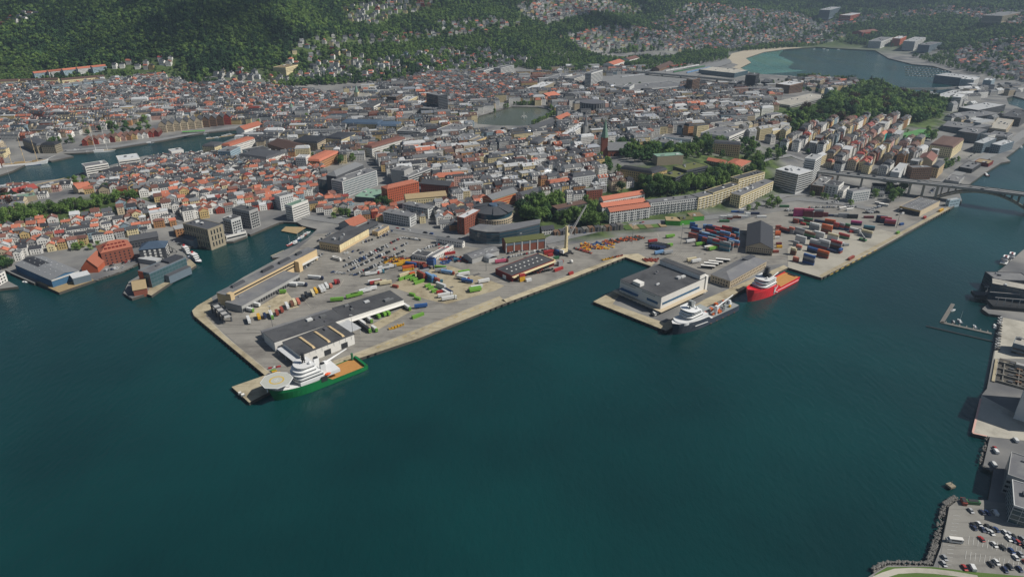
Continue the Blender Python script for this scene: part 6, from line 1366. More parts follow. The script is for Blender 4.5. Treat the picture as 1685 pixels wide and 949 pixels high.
# ---- cars
def car_meshes(van):
    P = {}
    L, W = (5.2, 1.95) if van else (4.4, 1.8)
    b = MB(); hh = 1.05 if van else .82
    pr = [(-L/2, .3), (L/2, .3), (L/2, .62), (L/2-.25, hh-.06), (-L/2+.2, hh), (-L/2, .75)]
    if van: pr = [(-L/2, .3), (L/2, .3), (L/2, .8), (L/2-.6, 1.1), (L/2-1.3, 2.0), (-L/2+.1, 2.05), (-L/2, 1.0)]
    n = len(pr); vs = [(x, -W/2, z) for x, z in pr]+[(x, W/2, z) for x, z in pr]
    b.add(vs, [tuple(range(n)), tuple(range(2*n-1, n-1, -1))]+[((i+1) % n, i, n+i, n+(i+1) % n) for i in range(n)])
    if not van: b.box(-.25, 0, 1.34, 1.9, W*.74, .1)
    P['body'] = b.mesh('body', 'c_white')
    g = MB()
    if van:
        g.add([(L/2-.58, -.8, 1.16), (L/2-.58, .8, 1.16), (L/2-1.22, .75, 1.93), (L/2-1.22, -.75, 1.93)], [(0, 1, 2, 3)])
        for s in (-1, 1): g.box(L/2-1.9, s*(W/2), 1.2, 1.0, .03, .6)
    else:
        w = W*.92; q = [(-1.9, hh-.05, w), (1.25, hh-.08, w), (.72, 1.36, w*.82), (-1.25, 1.36, w*.82)]
        vs = [(x, -k/2, z) for x, z, k in q]+[(x, k/2, z) for x, z, k in q]
        g.add(vs, [(0, 1, 2, 3), (7, 6, 5, 4), (1, 5, 6, 2), (3, 7, 4, 0), (2, 6, 7, 3)])
    P['windows'] = g.mesh('windows', 'glass')
    w = MB(); w.bar((0, -.11, 0), (0, .11, 0), .32, 10); P['wheel'] = w.mesh('wheel', 'tyre'); P['L'] = L; P['W'] = W
    return P
CARM = [car_meshes(False), car_meshes(True)]
CARC = dict(white=('c_white', 26), black=('c_black', 22), grey=('c_grey', 18), silver=('c_silver', 14), red=('c_red', 6), blue=('c_carblue', 9), navy=('c_navy', 5))
ncar = 0
def car(x, y, z, ang, place, col=None, van=False, wheels=False):
    global ncar
    if ncar >= 400: return
    ncar += 1
    if col is None: col = rg.choices(list(CARC), [v[1] for v in CARC.values()])[0]
    P = CARM[int(van)]; nm = 'van' if van else 'car'
    t = thing('parked_'+nm, f'{col} {nm} parked {place}', nm, (x, y, z), ang, f'{col} {nm}s parked {place}')
    objmat(link('body', P['body'], t), [CARC[col][0] if col in CARC else col]); link('windows', P['windows'], t)
    if wheels:
        for a in (-1, 1):
            for s in (-1, 1): link('wheel', P['wheel'], t, (a*P['L']*.31, s*(P['W']/2-.1), .32))
def carrow(p, q, n, off, place, fill=.85, vans=.08, up=.2):
    for i in range(n):
        if rg.random() > fill: continue
        f = (i+.5)/n; w = hit(p[0]+(q[0]-p[0])*f, p[1]+(q[1]-p[1])*f)
        a = hit(*p); b = hit(*q); ang = math.atan2(b.y-a.y, b.x-a.x)+R(off)+(math.pi if rg.random() < .4 else 0)
        car(w.x, w.y, w.z+up, ang, place, None, rg.random() < vans)
# near car park, cars one by one
NP = 'in the near car park'
for x, y, c in ((482, 617, 'silver'), (540, 625, 'navy'), (566, 626, 'blue'), (602, 627, 'white'), (497, 690, 'black'), (524, 685, 'white'), (498, 703, 'navy'), (542, 712, 'navy'), (568, 698, 'black'), (564, 716, 'grey'), (588, 708, 'black'), (586, 728, 'white'), (610, 712, 'blue'), (536, 760, 'red'), (600, 788, 'white'), (643, 803, 'black'), (654, 727, 'white'), (676, 735, 'silver'), (674, 758, 'white'), (698, 748, 'black'), (698, 766, 'navy'), (720, 775, 'red'), (742, 757, 'grey'), (742, 785, 'black'), (688, 820, 'blue'), (708, 853, 'white'), (733, 837, 'grey'), (584, 888, 'black'), (612, 877, 'white'), (655, 915, 'navy'), (680, 900, 'black'), (728, 912, 'navy'), (350, 855, 'grey'), (345, 885, 'silver'), (450, 905, 'red'), (606, 303, 'red'), (598, 378, 'silver'), (760, 800, 'white'), (760, 880, 'red')):
    p = G(*zx(x, y), QZ); car(*p, QZ+.2, R(90+rg.uniform(-4, 4)+(180 if rg.random() < .5 else 0)), NP, c, False, True)
for x, y in ((608, 318), (598, 385), (604, 628), (708, 262), (490, 905)):
    p = G(*zx(x, y), QZ); car(*p, QZ+.2, R(80), NP+' edge', 'white', True, True)
p = G(*zx(403, 773), QZ); t = thing('camper_van', 'large white camper van alone on the near car park', 'camper van', (*p, QZ+.2), R(-10))
addbox(t, 'body', 'white', 0, 0, .5, 7, 2.3, 2.5); addbox(t, 'cab', 'c_grey', -4.1, 0, .5, 1.4, 2.1, 1.6); addbox(t, 'windows', 'glass', 0, -1.17, 1.7, 5, .05, .8)
for a in (-3.6, 2): link('wheel', CARM[0]['wheel'], t, (a, -1, .4)); link('wheel', CARM[0]['wheel'], t, (a, 1, .4))
for (x, y), c, lab in ((zx(445, 575), 'c_brick', 'brown'), (zx(492, 578), 'c_green', 'green')):
    p = G(x, y, QZ); t = thing('skip', f'{lab} waste skip at the waterside end of the near car park', 'skip', (*p, QZ+.15), R(75 if lab == 'brown' else -8)); b = MB(); b.box(0, 0, .1, 7 if lab == 'green' else 5, 2.4, 2.0, top=1.06); b.build('bin', c, t); addbox(t, 'load', 'darksteel', 0, 0, 2.12, 5.5 if lab == 'green' else 4, 2, .3)
mk = 0
for x, y, n in ((475, 760, 12), (460, 835, 13)):
    for i in range(n):
        a = G(*zx(x+i*24, y+i*5-18), QZ); b = G(*zx(x+i*24-6, y+i*5+24), QZ); m = MB(); m.bar((0, 0, 0), (b[0]-a[0], b[1]-a[1], 0), .09, 4); o = m.build('bay_line', 'paint_white', None, loc=(a[0], a[1], QZ+.2)); o['kind'] = 'structure'
for i in range(14):
    a = G(*zx(352+i*3.2, 885-i*19), QZ); b = G(*zx(385+i*3.4, 888-i*19), QZ); m = MB(); m.bar((0, 0, 0), (b[0]-a[0], b[1]-a[1], 0), .09, 4); o = m.build('bay_line', 'paint_white', None, loc=(a[0], a[1], QZ+.2)); o['kind'] = 'structure'
BB = 'along the near boat basin'
for i in range(13): 
    x, y = G(1646-i*.45, 524+i*4.3, QZ); car(x, y, QZ+.2, R(rg.choice([8, 188])), BB, None, False, True)
# harbour parking rows
BP = 'in the big open car park behind the harbour'
carrow((565, 440), (660, 392), 26, 60, BP, .9); carrow((572, 447), (672, 400), 24, 60, BP, .9); carrow((590, 402), (640, 386), 10, 60, BP); carrow((556, 420), (592, 412), 8, 50, BP, .6); carrow((660, 392), (692, 396), 8, 0, BP); carrow((545, 448), (600, 455), 9, 40, 'along the yard fence', .8)
carrow((500, 443), (535, 415), 12, 40, 'before the striped quay building'); carrow((522, 398), (545, 384), 8, 50, 'beside the cream warehouse', .7)
carrow((586, 452), (625, 436), 10, 60, BP); carrow((578, 437), (640, 406), 16, 60, BP, .85); carrow((560, 432), (600, 414), 9, 60, BP, .5); carrow((596, 447), (668, 412), 18, 60, BP, .85); carrow((612, 388), (648, 380), 6, 70, BP); carrow((625, 447), (650, 437), 7, 70, BP)
carrow((834, 418), (900, 404), 18, 60, 'in the two rows by the brick drill hall', .95); carrow((826, 426), (912, 409), 20, 60, 'in the two rows by the brick drill hall', .95)
carrow((700, 410), (740, 398), 10, 60, 'inside the walled car compound'); carrow((693, 412), (735, 398), 9, 60, 'inside the walled car compound')
carrow((1330, 342), (1410, 341), 22, 60, 'along the curved access road', .8, .2); carrow((1360, 335), (1380, 332), 5, 80, 'before the stepped office house', .8); carrow((1290, 347), (1312, 347), 5, 80, 'along the curved access road', .7)
carrow((1425, 347), (1450, 340), 8, -50, 'in the bus park by the white corner flats', .9, .5); carrow((1420, 351), (1446, 350), 7, -50, 'in the bus park by the white corner flats', .9, .5)
carrow((165, 447), (205, 440), 9, 60, 'on the rocky quay by the brick barn', .8); carrow((180, 438), (225, 428), 9, 60, 'on the quay before the brick warehouse', .8); carrow((285, 398), (302, 405), 7, 60, 'on the quay by the two ferries', .9)
carrow((1470, 356), (1495, 350), 6, 0, 'beside the open-fronted shed', .7, .3); carrow((440, 200), (520, 193), 14, 5, 'in the street by the fish halls', .6)
carrow((1232, 413), (1272, 417), 6, 10, 'at the front of the storage hall', .8, .3); carrow((1072, 520), (1095, 508), 7, 60, 'at the corner of the cold store', .9, .4)
carrow((1040, 372), (1060, 366), 5, 5, 'along the harbour road', .7); carrow((1610, 275), (1630, 262), 7, 60, 'by the right-bank boat sheds', .7)
carrow((1530, 318), (1538, 310), 5, 60, 'under the arch bridge', .9); carrow((1590, 262), (1608, 250), 6, 20, 'on the right-bank road', .8)
carrow((105, 250), (135, 246), 6, 5, 'on the old harbour quay', .7); carrow((560, 385), (545, 392), 5, 60, 'beside the cream warehouse', .8); carrow((850, 405), (1000, 377), 10, 3, 'on the harbour road', .35)
carrow((640, 374), (770, 396), 14, 3, 'on the harbour road', .5, .15)
print('cars', ncar)
# coaches
for px, ang in ((zy(65, 318), -35), (zj(60, 345), -30), (zj(10, 330), -35), (zc(1085, 690), -30), (zi(1355, 750), 15), (zi(1270, 735), 20)):
    p = G(*px, QZ); t = thing('coach', 'white coach parked on the harbour land', 'coach', (*p, QZ+.2), R(ang), 'white coaches')
    addbox(t, 'body', 'white', 0, 0, .4, 11, 2.5, 2.7); addbox(t, 'windows', 'glass', 0, 0, 1.5, 10.6, 2.56, .9)
# ---------------------------------------------------------------- ships
def hull(L, B, prof, bow=.32, flare=.55, stern=.9, z0=-1.2, n=22, drop=lambda f: .5):
    """prof(f) = deck height at f (0 stern, 1 bow). returns hull mesh builder and the deck builder"""
    H = MB(); D = MB(); rows = []
    for i in range(n+1):
        f = i/n; hb = B/2
        if f > 1-bow: hb *= math.sqrt(max(0, 1-((f-1+bow)/bow)**2.3))
        if f < .06: hb *= stern+(1-stern)*f/.06
        zd = prof(f); wl = hb*(1-flare*max(0, (f-.62)/.38)**1.3)
        x = f*L-L/2; rake = max(0, (f-.8)/.2)
        rows.append([(x-rake*3.5, 0, z0), (x-rake*3.2, -wl*.92, z0), (x-rake*2.2, -wl, .4), (x, -hb*.99, zd*.75), (x+rake*.4, -hb, zd), (x+rake*.4, hb, zd), (x, hb*.99, zd*.75), (x-rake*2.2, wl, .4), (x-rake*3.2, wl*.92, z0)])
    m = 9
    for r in rows: H.v.extend(r)
    for i in range(n):
        for j in (1, 2, 3, 5, 6, 7): a, b = i*m+j, i*m+j+1; H.f.append((a, a+m, b+m, b)); H.m.append(0)
    H.f.append((1, 2, 3, 4, 5, 6, 7, 8)); H.m.append(0)
    k = .96
    for i, r in enumerate(rows): dz = drop(i/n); D.v.extend([(r[4][0], r[4][1]*k, r[4][2]-dz), (r[5][0], r[5][1]*k, r[5][2]-dz)])
    for i in range(n): D.f.append((2*i, 2*i+2, 2*i+3, 2*i+1)); D.m.append(1 if i/n > .44 else 0)
    return H, D
def ship_at(stern_px, bow_px, ang, B, name, label):
    S = Vector(G(*stern_px, 0)); Bw = Vector(G(*bow_px, 0)); a = Vector((math.cos(R(ang)), math.sin(R(ang)))); nrm = Vector((-a.y, a.x))
    sc = S+nrm*B/2; L = (sc-Bw).dot(a)+2.5; c = sc-a*L/2
    return thing(name, label, 'ship', (c.x, c.y, 0), R(ang+180)), L
def rounded(x0, x1, w, cut):
    cx = x1-cut*1.3; return [(x0, -w/2)]+[(cx+cut*1.3*math.cos(a), w/2*math.sin(a)) for a in [-math.pi/2+math.pi*i/10 for i in range(11)]]+[(x0, w/2)]
def chamfer_block(x0, x1, w, z0, z1, cut, m, t, name):
    pts = rounded(x0, x1, w, cut)
    return MB().prism(pts, z0, z1).build(name, m, t)
def band_round(x0, x1, w, z, h, cut, t, m='glass'):
    pts = rounded(x0, x1+.08, w+.14, cut); g = MB()
    for a, b in zip(pts, pts[1:]): g.add([(*a, z), (*b, z), (*b, z+h), (*a, z+h)], [(0, 1, 2, 3)])
    return g.build('window_band', m, t)
def mast(t, x, y, z, h, m='darksteel', w=2.2):
    b = MB(); b.bar((x-w/2, y, z), (x, y, z+h), .35, 6); b.bar((x+w/2, y, z), (x, y, z+h), .35, 6); b.bar((x, y-w/2, z), (x, y, z+h*.8), .3, 6)
    for k in (.35, .55, .75, .92): b.box(x, y, z+h*k, w*1.1, w*1.9*(1.1-k*.5), .3)
    return b.build('mast', m, t)
def rail(t, pts, z, m='steel'):
    b = MB()
    for a, c in zip(pts, pts[1:]): b.bar((*a, z+1), (*c, z+1), .06, 4); b.bar((*a, z), (*a, z+1), .06, 4)
    return b.build('railing', m, t)
# green and white offshore ship
t, L = ship_at((607, 608), (452, 658), 41, 18, 'offshore_ship', 'green-hulled white offshore ship with octagonal helideck, moored at the front quay')
pf = lambda f: 4.2 if f < .42 else (4.2+(f-.42)/.04*3.8 if f < .46 else 8.0+(max(0, f-.6)/.4)**1.5*2.4)
H, D = hull(L, 18, pf, .36, .5); H.build('hull', 'shipgreen', t, False); D.build('deck', ['shipdeck', 'shipwhite'], t)
x0 = -L*.04
addbox(t, 'deck_coaming', 'shipwhite', -L*.05+L*.07, 0, 8.0, L*.42, 16.6, 2.6)
chamfer_block(x0+2, x0+L*.30, 16, 10.4, 13.2, 3, 'shipwhite', t, 'deckhouse'); band_round(x0+2, x0+L*.30, 16, 11.4, .9, 3, t)
for i, (a, b, w, z, m) in enumerate(((.06, .29, 15.5, 13.2, 'shipwhite'), (.09, .275, 14.5, 16.0, 'shipwhite'), (.10, .255, 13, 18.8, 'shipwhite'))):
    chamfer_block(x0+L*a, x0+L*b, w, z, z+2.2, 4, m, t, 'deckhouse'); band_round(x0+L*a, x0+L*b, w, z+1.0, .85, 4, t)
    chamfer_block(x0+L*a-.8, x0+L*b+1.2, w+2.2, z+2.2, z+2.75, 4.6, 'shipwhite', t, 'bridge_deck')
mast(t, x0+L*.17, 0, 21.5, 8.5); b = MB(); b.dome(x0+L*.13, 4, 22.4, 1.3); b.build('radome', 'shipwhite', t); b = MB(); b.dome(x0+L*.13, -4.5, 22.4, 1.0); b.build('radome', 'shipwhite', t)
addbox(t, 'funnel', 'shipwhite', x0+1, 5.5, 10.5, 4, 2.6, 8); addbox(t, 'funnel', 'shipwhite', x0+1, -5.5, 10.5, 4, 2.6, 8); addbox(t, 'funnel_top', 'black', x0+1, 5.5, 18.5, 3, 2, 1); addbox(t, 'funnel_top', 'black', x0+1, -5.5, 18.5, 3, 2, 1)
hx = L*.415; pts = [(hx+11.5*math.cos(math.pi/8+i*math.pi/4), 11.5*math.sin(math.pi/8+i*math.pi/4)) for i in range(8)]
MB().prism(pts, 15.2, 15.7).build('helideck', 'helideck', t)
def ring(r0, r1, z, m, nm, cx, n=32):
    b = MB()
    for i in range(n): b.v.extend([(cx+r0*math.cos(2*math.pi*i/n), r0*math.sin(2*math.pi*i/n), z), (cx+r1*math.cos(2*math.pi*i/n), r1*math.sin(2*math.pi*i/n), z)])
    b.f = [(2*i, 2*i+1, (2*i+3) % (2*n), (2*i+2) % (2*n)) for i in range(n)]; b.m = [0]*n
    return b.build(nm, m, t)
ring(4.3, 5.4, 15.74, 'paint_yellow', 'landing_circle', hx)
b = MB()
for q in ((-1, 0, .45, 3.2), (1, 0, .45, 3.2), (0, 0, 2.0, .45)): b.box(hx+q[1], q[0], 15.74, q[3] if abs(q[0]) == 1 else .45, q[2] if abs(q[0]) == 1 else 2.0, .02)
b.build('helideck_letter_h', 'paint_white', t)
b = MB()
for i in range(8): a, c = pts[i], pts[(i+1) % 8]; b.bar((*a, 15.5), (*c, 15.5), .35, 4); 
b.build('helideck_edge', 'shipwhite', t)
b = MB()
for sx, sy in ((-7, -5), (-7, 5), (3, -4), (3, 4), (8, 0)): b.bar((hx+sx, sy*.8, 8.5), (hx+sx, sy, 15.2), .3, 6)
b.build('helideck_truss', 'shipwhite', t)
addbox(t, 'side_opening', 'black', x0+L*.03, 9.02, 5.2, 5, .3, 4.6)
b = MB(); b.dome(0, 0, 0, 1.3, 8, 5, sz=.8); o = b.build('lifeboat', 'lifeorange', t, loc=(x0-1, 8.2, 10)); o.scale = (2.2, 1, 1)
b = MB(); b.dome(0, 0, 0, 1.3, 8, 5, sz=.8); o = b.build('lifeboat', 'lifeorange', t, loc=(x0-1, -8.2, 10)); o.scale = (2.2, 1, 1)
b = MB(); b.cyl(-L*.12, -6.5, 4, 11, 1.3, 1.1); b.bar((-L*.12, -6.5, 11), (-L*.12-20, -7.5, 15.5), .9, 6, r2=.4); b.box(-L*.12, -6.5, 9.6, 3.2, 3, 2.4); b.build('deck_crane', 'shipwhite', t)
b = MB(); b.cyl(-L*.05, 0, 8, 14, 2.2, 1.8); b.build('winch_house', 'shipwhite', t); addbox(t, 'stern_frame', 'shipgreen', -L*.47, 0, 4, 2, 17, 1.6); addbox(t, 'stern_gantry', 'deckgreen', -L*.43, -7, 4, 1.4, 1.4, 6)
for i in range(6): addbox(t, 'deck_winch', rg.choice(['shipwhite', 'steel', 'deckgrey']), -L*.08+rg.uniform(-3, 3), rg.uniform(-6, 6), 8.1, rg.uniform(1, 2.5), rg.uniform(1, 2), rg.uniform(1, 2.5))
for i in range(10): addbox(t, 'porthole', 'glass', L*(.1+.02*i), 0, 0, .5, .5, .5) if False else None
# red anchor handler
t, L = ship_at((1316, 462), (1226, 495), 41, 17, 'anchor_handler', 'red-hulled supply ship with white bridge and orange-brown working deck')
pf = lambda f: 4.4 if f < .44 else (4.4+(f-.44)/.08*5.4 if f < .52 else 9.8+(max(0, f-.55)/.45)**1.2*4.2)
H, D = hull(L, 17, pf, .42, .6, drop=lambda f: .5 if f < .5 else (.5 if f < .66 else 1.6)); H.build('hull', 'shipred', t); D.build('deck', ['shipdeck', 'shipred'], t)
addbox(t, 'bulwark', 'shipred', -L*.25, 8.25, 3.4, L*.48, .4, 1.6); addbox(t, 'bulwark', 'shipred', -L*.25, -8.25, 3.4, L*.48, .4, 1.6)
for a, b2, w, z in ((.05, .31, 14, 10.0), (.07, .29, 13, 12.8), (.09, .27, 14.5, 15.6)):
    chamfer_block(L*a, L*b2, w, z, z+2.3, 3, 'shipwhite', t, 'deckhouse'); band_round(L*a, L*b2, w, z+1, .9, 3, t); chamfer_block(L*a-.6, L*b2+.8, w+1.2, z+2.3, z+2.75, 3.3, 'shipwhite', t, 'bridge_deck')
mast(t, L*.15, 0, 18.4, 10, w=3.6); addbox(t, 'mast_house', 'black', L*.13, 0, 18.4, 5, 7, 2.6)
b = MB(); b.dome(L*.2, 3.5, 19.4, 1.1); b.build('radome', 'shipwhite', t)
for s in (-1, 1):
    y = s*8.62; b = MB()   # white letter-like chevron with black square on the side
    zb0, zt0 = 1.6, 9.0
    for xa, xb in (((L*.10, zb0), (L*.10, zt0)), ((L*.10, 4.4), (L*.04, zt0)), ((L*.10, 4.6), (L*.02, zb0))):
        b.bar((xa[0], y, xa[1]), (xb[0], y, xb[1]), .55, 4)
    b.build('side_letter', 'shipwhite', t); addbox(t, 'side_square', 'black', L*.075, y, 1.8, 2.2, .5, 1.8)
    b = MB(); b.bar((L*.02, s*8.66, 3.0), (-L*.46, s*8.5, 2.2), .2, 4); b.build('white_line', 'shipwhite', t)
for i in range(5): addbox(t, 'winch', rg.choice(['shipwhite', 'darksteel', 'deckgrey']), L*.02-i*2.2, rg.uniform(-5, 5), 3.6, 2, 3, 2)
b = MB(); b.cyl(-L*.1, -6, 3.5, 8, .8); b.bar((-L*.1, -6, 8), (-L*.28, -6.5, 10), .5, 6); b.build('deck_crane', 'shipwhite', t); addbox(t, 'funnel', 'shipwhite', L*.06, 5, 9, 3, 2.4, 8); addbox(t, 'funnel', 'shipwhite', L*.06, -5, 9, 3, 2.4, 8); addbox(t, 'stern_roller', 'darksteel', -L*.48, 0, 3.4, 1.6, 8, 1.2)
# grey-navy survey ship
t, L = ship_at((1217, 511), (1114, 553), 38, 17, 'survey_ship', 'dark grey offshore ship with white forward superstructure and cluttered deck')
pf = lambda f: 6.0 if f < .5 else (6.0+(f-.5)/.05*3.4 if f < .55 else 9.4+(max(0, f-.6)/.4)**1.3*2.4)
H, D = hull(L, 17, pf, .36, .5); H.build('hull', 'shipnavy', t); D.build('deck', ['deckgrey', 'shipwhite'], t)
for s in (-1, 1):
    b = MB(); b.bar((L*.26, s*8.6, 5.6), (L*.06, s*8.65, 4.4), .32, 4); b.build('white_line', 'shipwhite', t)
chamfer_block(L*.04, L*.44, 14.4, 9.0, 11.6, 5, 'shipwhite', t, 'forecastle')
for a, b2, w, z in ((.12, .34, 13, 11.6), (.15, .33, 12.5, 14.2), (.18, .32, 15, 16.8)):
    chamfer_block(L*a, L*b2, w, z, z+2.3, 3.4, 'shipwhite', t, 'deckhouse'); band_round(L*a, L*b2, w, z+1, 1.0, 3.4, t); chamfer_block(L*a-.6, L*b2+1, w+1.4, z+2.3, z+2.7, 3.8, 'shipwhite', t, 'bridge_deck')
mast(t, L*.24, 0, 19.0, 8, 'deckgrey', 3)
for y in (-4, 4.2, 1): b = MB(); b.dome(L*.2, y, 20.2, 1.2); b.build('radome', 'shipwhite', t)
b = MB(); b.bar((L*.18, 0, 9), (L*.18, 0, 24), .5); b.build('exhaust', 'shipwhite', t); addbox(t, 'heli_pad', 'deckgrey', L*.02, -2, 12.6, 10, 11, .4)
for i in range(16): addbox(t, 'deck_cargo', rg.choice(['c_orange', 'shipwhite', 'deckgrey', 'steel', 'c_yellow', 'c_orange']), -L*.46+i*L*.028, rg.uniform(-6, 6), 5.55, rg.uniform(1.5, 4.5), rg.uniform(1.5, 4), rg.uniform(1, 3.4))
b = MB(); b.cyl(-L*.12, 5.5, 4.7, 13, 1.1); b.bar((-L*.12, 5.5, 13), (-L*.42, 3.5, 16.5), .75, 6, r2=.4); b.build('deck_crane', 'shipwhite', t); addbox(t, 'crane_cab', 'shipwhite', -L*.12, 5.5, 11, 3, 3, 3)
b = MB(); b.cyl(-L*.44, 0, 4.7, 9, 2.2, 1.2); b.build('stern_reel', 'shipwhite', t)
for i in range(5): b = MB(); b.dome(0, 0, 0, 1, 8, 4, sz=.9); o = b.build('fender', 'c_brown', t, loc=(-L*.4+i*L*.1, 8.7, 1.0)); o.scale = (1.2, .4, .7)
# tall ship
p = G(42, 273, 0); t = thing('tall_ship', 'white three-masted tall ship moored in the old harbour', 'ship', (p[0], p[1]+3, 0), R(28)); L = 62
H, D = hull(L, 11, lambda f: 5+max(0, f-.7)*6+max(0, .2-f)*4, .4, .4); H.build('hull', 'shipwhite', t); D.build('deck', ['timber', 'timber'], t)
addbox(t, 'deckhouse', 'timber', -8, 0, 4.6, 14, 4, 2.4); addbox(t, 'deckhouse', 'timber', 12, 0, 4.6, 6, 3.6, 2.2); addbox(t, 'waterline_stripe', 'c_carblue', -2, 0, .1, L*.72, 11.1, .6)
for x, h in ((-19, 36), (-1, 42), (16, 40)):
    b = MB(); b.bar((x, 0, 4), (x, 0, 4+h), .45, 6, r2=.2); b.build('mast', 'tan', t); b = MB()
    for k in (.35, .52, .68, .82): b.bar((x, -9*(1.15-k), 4+h*k), (x, 9*(1.15-k), 4+h*k), .22, 5)
    b.build('yards', 'tan', t)
b = MB(); b.bar((L/2-2, 0, 6.5), (L/2+11, 0, 11), .5, 6, r2=.2); b.build('bowsprit', 'shipwhite', t)
# long sailing yacht with two tall masts
p = G(166, 250.5, 0); t = thing('sailing_yacht', 'long white sailing yacht with two very tall masts by the wharf', 'yacht', (p[0], p[1]+2, 0), R(14)); L = 46
H, D = hull(L, 8, lambda f: 2.8, .5, .4); H.build('hull', 'shipwhite', t); D.build('deck', ['timber', 'timber'], t); addbox(t, 'cabin', 'shipwhite', -4, 0, 2.3, 16, 4.5, 1.4)
for x, h in ((-8, 40), (10, 52)): b = MB(); b.bar((x, 0, 2), (x-1, 0, 2+h), .4, 6, r2=.22); b.build('mast', 'white', t)
def boat(px, ang, L, label, group=None, kind=0, hullc='shipwhite', cat='boat'):
    p = G(*px, 0); t = thing('motor_boat' if kind < 2 else 'ferry', label, cat, (p[0], p[1], 0), R(ang), group); B = max(1.8, L*.3)
    H, D = hull(L, B, lambda f: .06*L+.6, .55, .3, n=8, z0=-.4); H.build('hull', hullc, t); D.build('deck', ['shipwhite', 'shipwhite'], t)
    c = MB(); c.box(0, 0, .06*L+.1, L*.4, B*.66, .5+.07*L, top=.8); c.build('cabin', 'shipwhite', t)
    if L > 7: g = MB(); g.box(.02*L, 0, .06*L+.4, L*.36, B*.68, .03*L+.2); g.build('windows', 'glass', t)
    if kind == 2:
        for i in range(2): addbox(t, 'upper_deck', 'shipwhite', -L*.08, 0, 3.6+2*i, L*(.5-.14*i), B*.7, 1.7); addbox(t, 'window_band', 'glass', -L*.08, 0, 4.2+2*i, L*(.5-.14*i)+.1, B*.7+.1, .7)
        addbox(t, 'funnel', 'c_red', -L*.2, 0, 7.4, 2, 2, 1.6)
    if kind == 1: m = MB(); m.bar((0, 0, 1), (0, 0, L*1.3), .09, 5); m.build('mast', 'lightgrey', t)
boat((307.5, 416), -42, 22, 'white passenger ferry moored first along the pier corner', None, 2, 'shipwhite', 'ferry'); boat((322, 428), -42, 26, 'white passenger ferry with blue stern and red funnel at the pier corner', None, 2, 'c_carblue', 'ferry')
boat((1637, 538), 60, 9, 'round white motor boat with brown cabin at the near pontoon', None, 0); boat((1579, 529), 80, 8, 'small white sailing boat at the near pontoon', None, 1); boat((1569, 530), 80, 6, 'small dark boat at the near pontoon', None, 0, 'shipnavy'); boat((1604, 538), 80, 6, 'small grey boat at the near pontoon', None, 0); boat((1568, 511), 20, 6, 'small white boat beside the pontoon end', None, 0)
boat((17, 450.5), -40, 6, 'small white boat in the inlet beside the quay office', None); boat((42, 465), -20, 7, 'small white boat off the quay hall', None)
boat((1622, 288), 80, 16, 'red-hulled work boat at the right-bank quay', None, 0, 'c_red'); boat((1653, 431), 50, 24, 'pair of cream ferries at the shipyard, outer boat', None, 2, 'c_cream', 'ferry'); boat((1663, 426), 50, 24, 'pair of cream ferries at the shipyard, inner boat', None, 2, 'shipwhite', 'ferry'); boat((1680, 243), 50, 14, 'white motor cruiser at the right-bank pontoon', None)
for i, (x, y, c) in enumerate(((484, 399, 'shipwhite'), (491, 395, 'c_carblue'), (496, 391, 'shipwhite'), (500, 388, 'c_brick'), (506, 384, 'shipwhite'), (477, 403, 'c_red'), (488, 401, 'shipnavy'))): boat((x, y), 55, 9, f'fishing boat with {["white", "blue", "white", "brown", "white", "red", "dark"][i]} hull at the inner basin quay', 'fishing boats of the inner basin', i % 2, c)
for i, (x, y, a) in enumerate(((20, 305, 20), (200, 240, 14), (245, 237, 14), (252, 235, 14), (262, 233, 14), (296, 227, 10), (310, 224, 10), (322, 222, 10), (336, 221, 10), (345, 228, 10), (357, 227, 10), (370, 224, 8), (378, 222, 8), (326, 252, 20), (320, 253, 20), (332, 250, 20), (45, 302, 20))):
    boat((x, y), a, 20 if i in (0, 2) else 12, 'white boat moored along the old harbour quays' if i != 2 else 'grey-blue cutter moored along the wharf houses', 'boats of the old harbour' if i != 2 else None, 0 if i % 3 else 1, 'shipwhite' if i != 2 else 'slateblue')
for r in range(5):
    for i in range(13):
        x = 1489+i*5.9+r*2+rg.uniform(-1, 1); y = 110.5+r*3.6+i*.35
        if x > 1562: continue
        boat((x, y), 80, rg.uniform(7, 10), 'small pleasure boat in the marina of the far bay', 'marina boats', 0)
    a = G(1489, 109.5+r*3.6, 0); c = G(1562, 113.5+r*3.6, 0); t = thing('marina_pontoon', 'long floating pontoon of the far marina', 'pontoon', (a[0], a[1], 0), 0, 'marina pontoons'); b = MB(); b.bar((0, 0, .3), (c[0]-a[0], c[1]-a[1], .3), .9, 4); b.build('deck', 'timber', t)
for i, (x, y) in enumerate(((1340, 81.5), (1356, 81), (1362, 83), (1374, 80), (1380, 82))): boat((x, y), 10, 12, 'boat at the far jetty by the beach', 'boats by the beach jetty')
# pontoons
def pontoon(pts, w, label, m='timber', fingers=0, fl=0):
    P = [Vector((*G(*q, .6), .6)) for q in pts]; t = thing('pontoon', label, 'pontoon', (P[0].x, P[0].y, 0)); b = MB()
    for a, c in zip(P, P[1:]):
        d = c-a; ang = math.atan2(d.y, d.x); q = (a+c)/2-P[0]; b2 = MB(); b2.box(0, 0, -.5, d.length+w*.5, w, 1.1); o = b2.build('deck', m, t, loc=(q.x, q.y, 0)); o.rotation_euler = (0, 0, ang)
    for i in range(fingers):
        a, c = P[-2], P[-1]; q = a+(c-a)*(i+.6)/fingers-P[0]; ang = math.atan2((c-a).y, (c-a).x)+math.pi/2; b2 = MB(); b2.box(fl/2, 0, -.4, fl, .9, .9); o = b2.build('finger', m, t, loc=(q.x, q.y, 0)); o.rotation_euler = (0, 0, ang)
pontoon([(1568, 500), (1550, 530), (1630, 548)], 3.2, 'angled grey pontoon with berth fingers off the near shore', 'stone2', 7, 5)
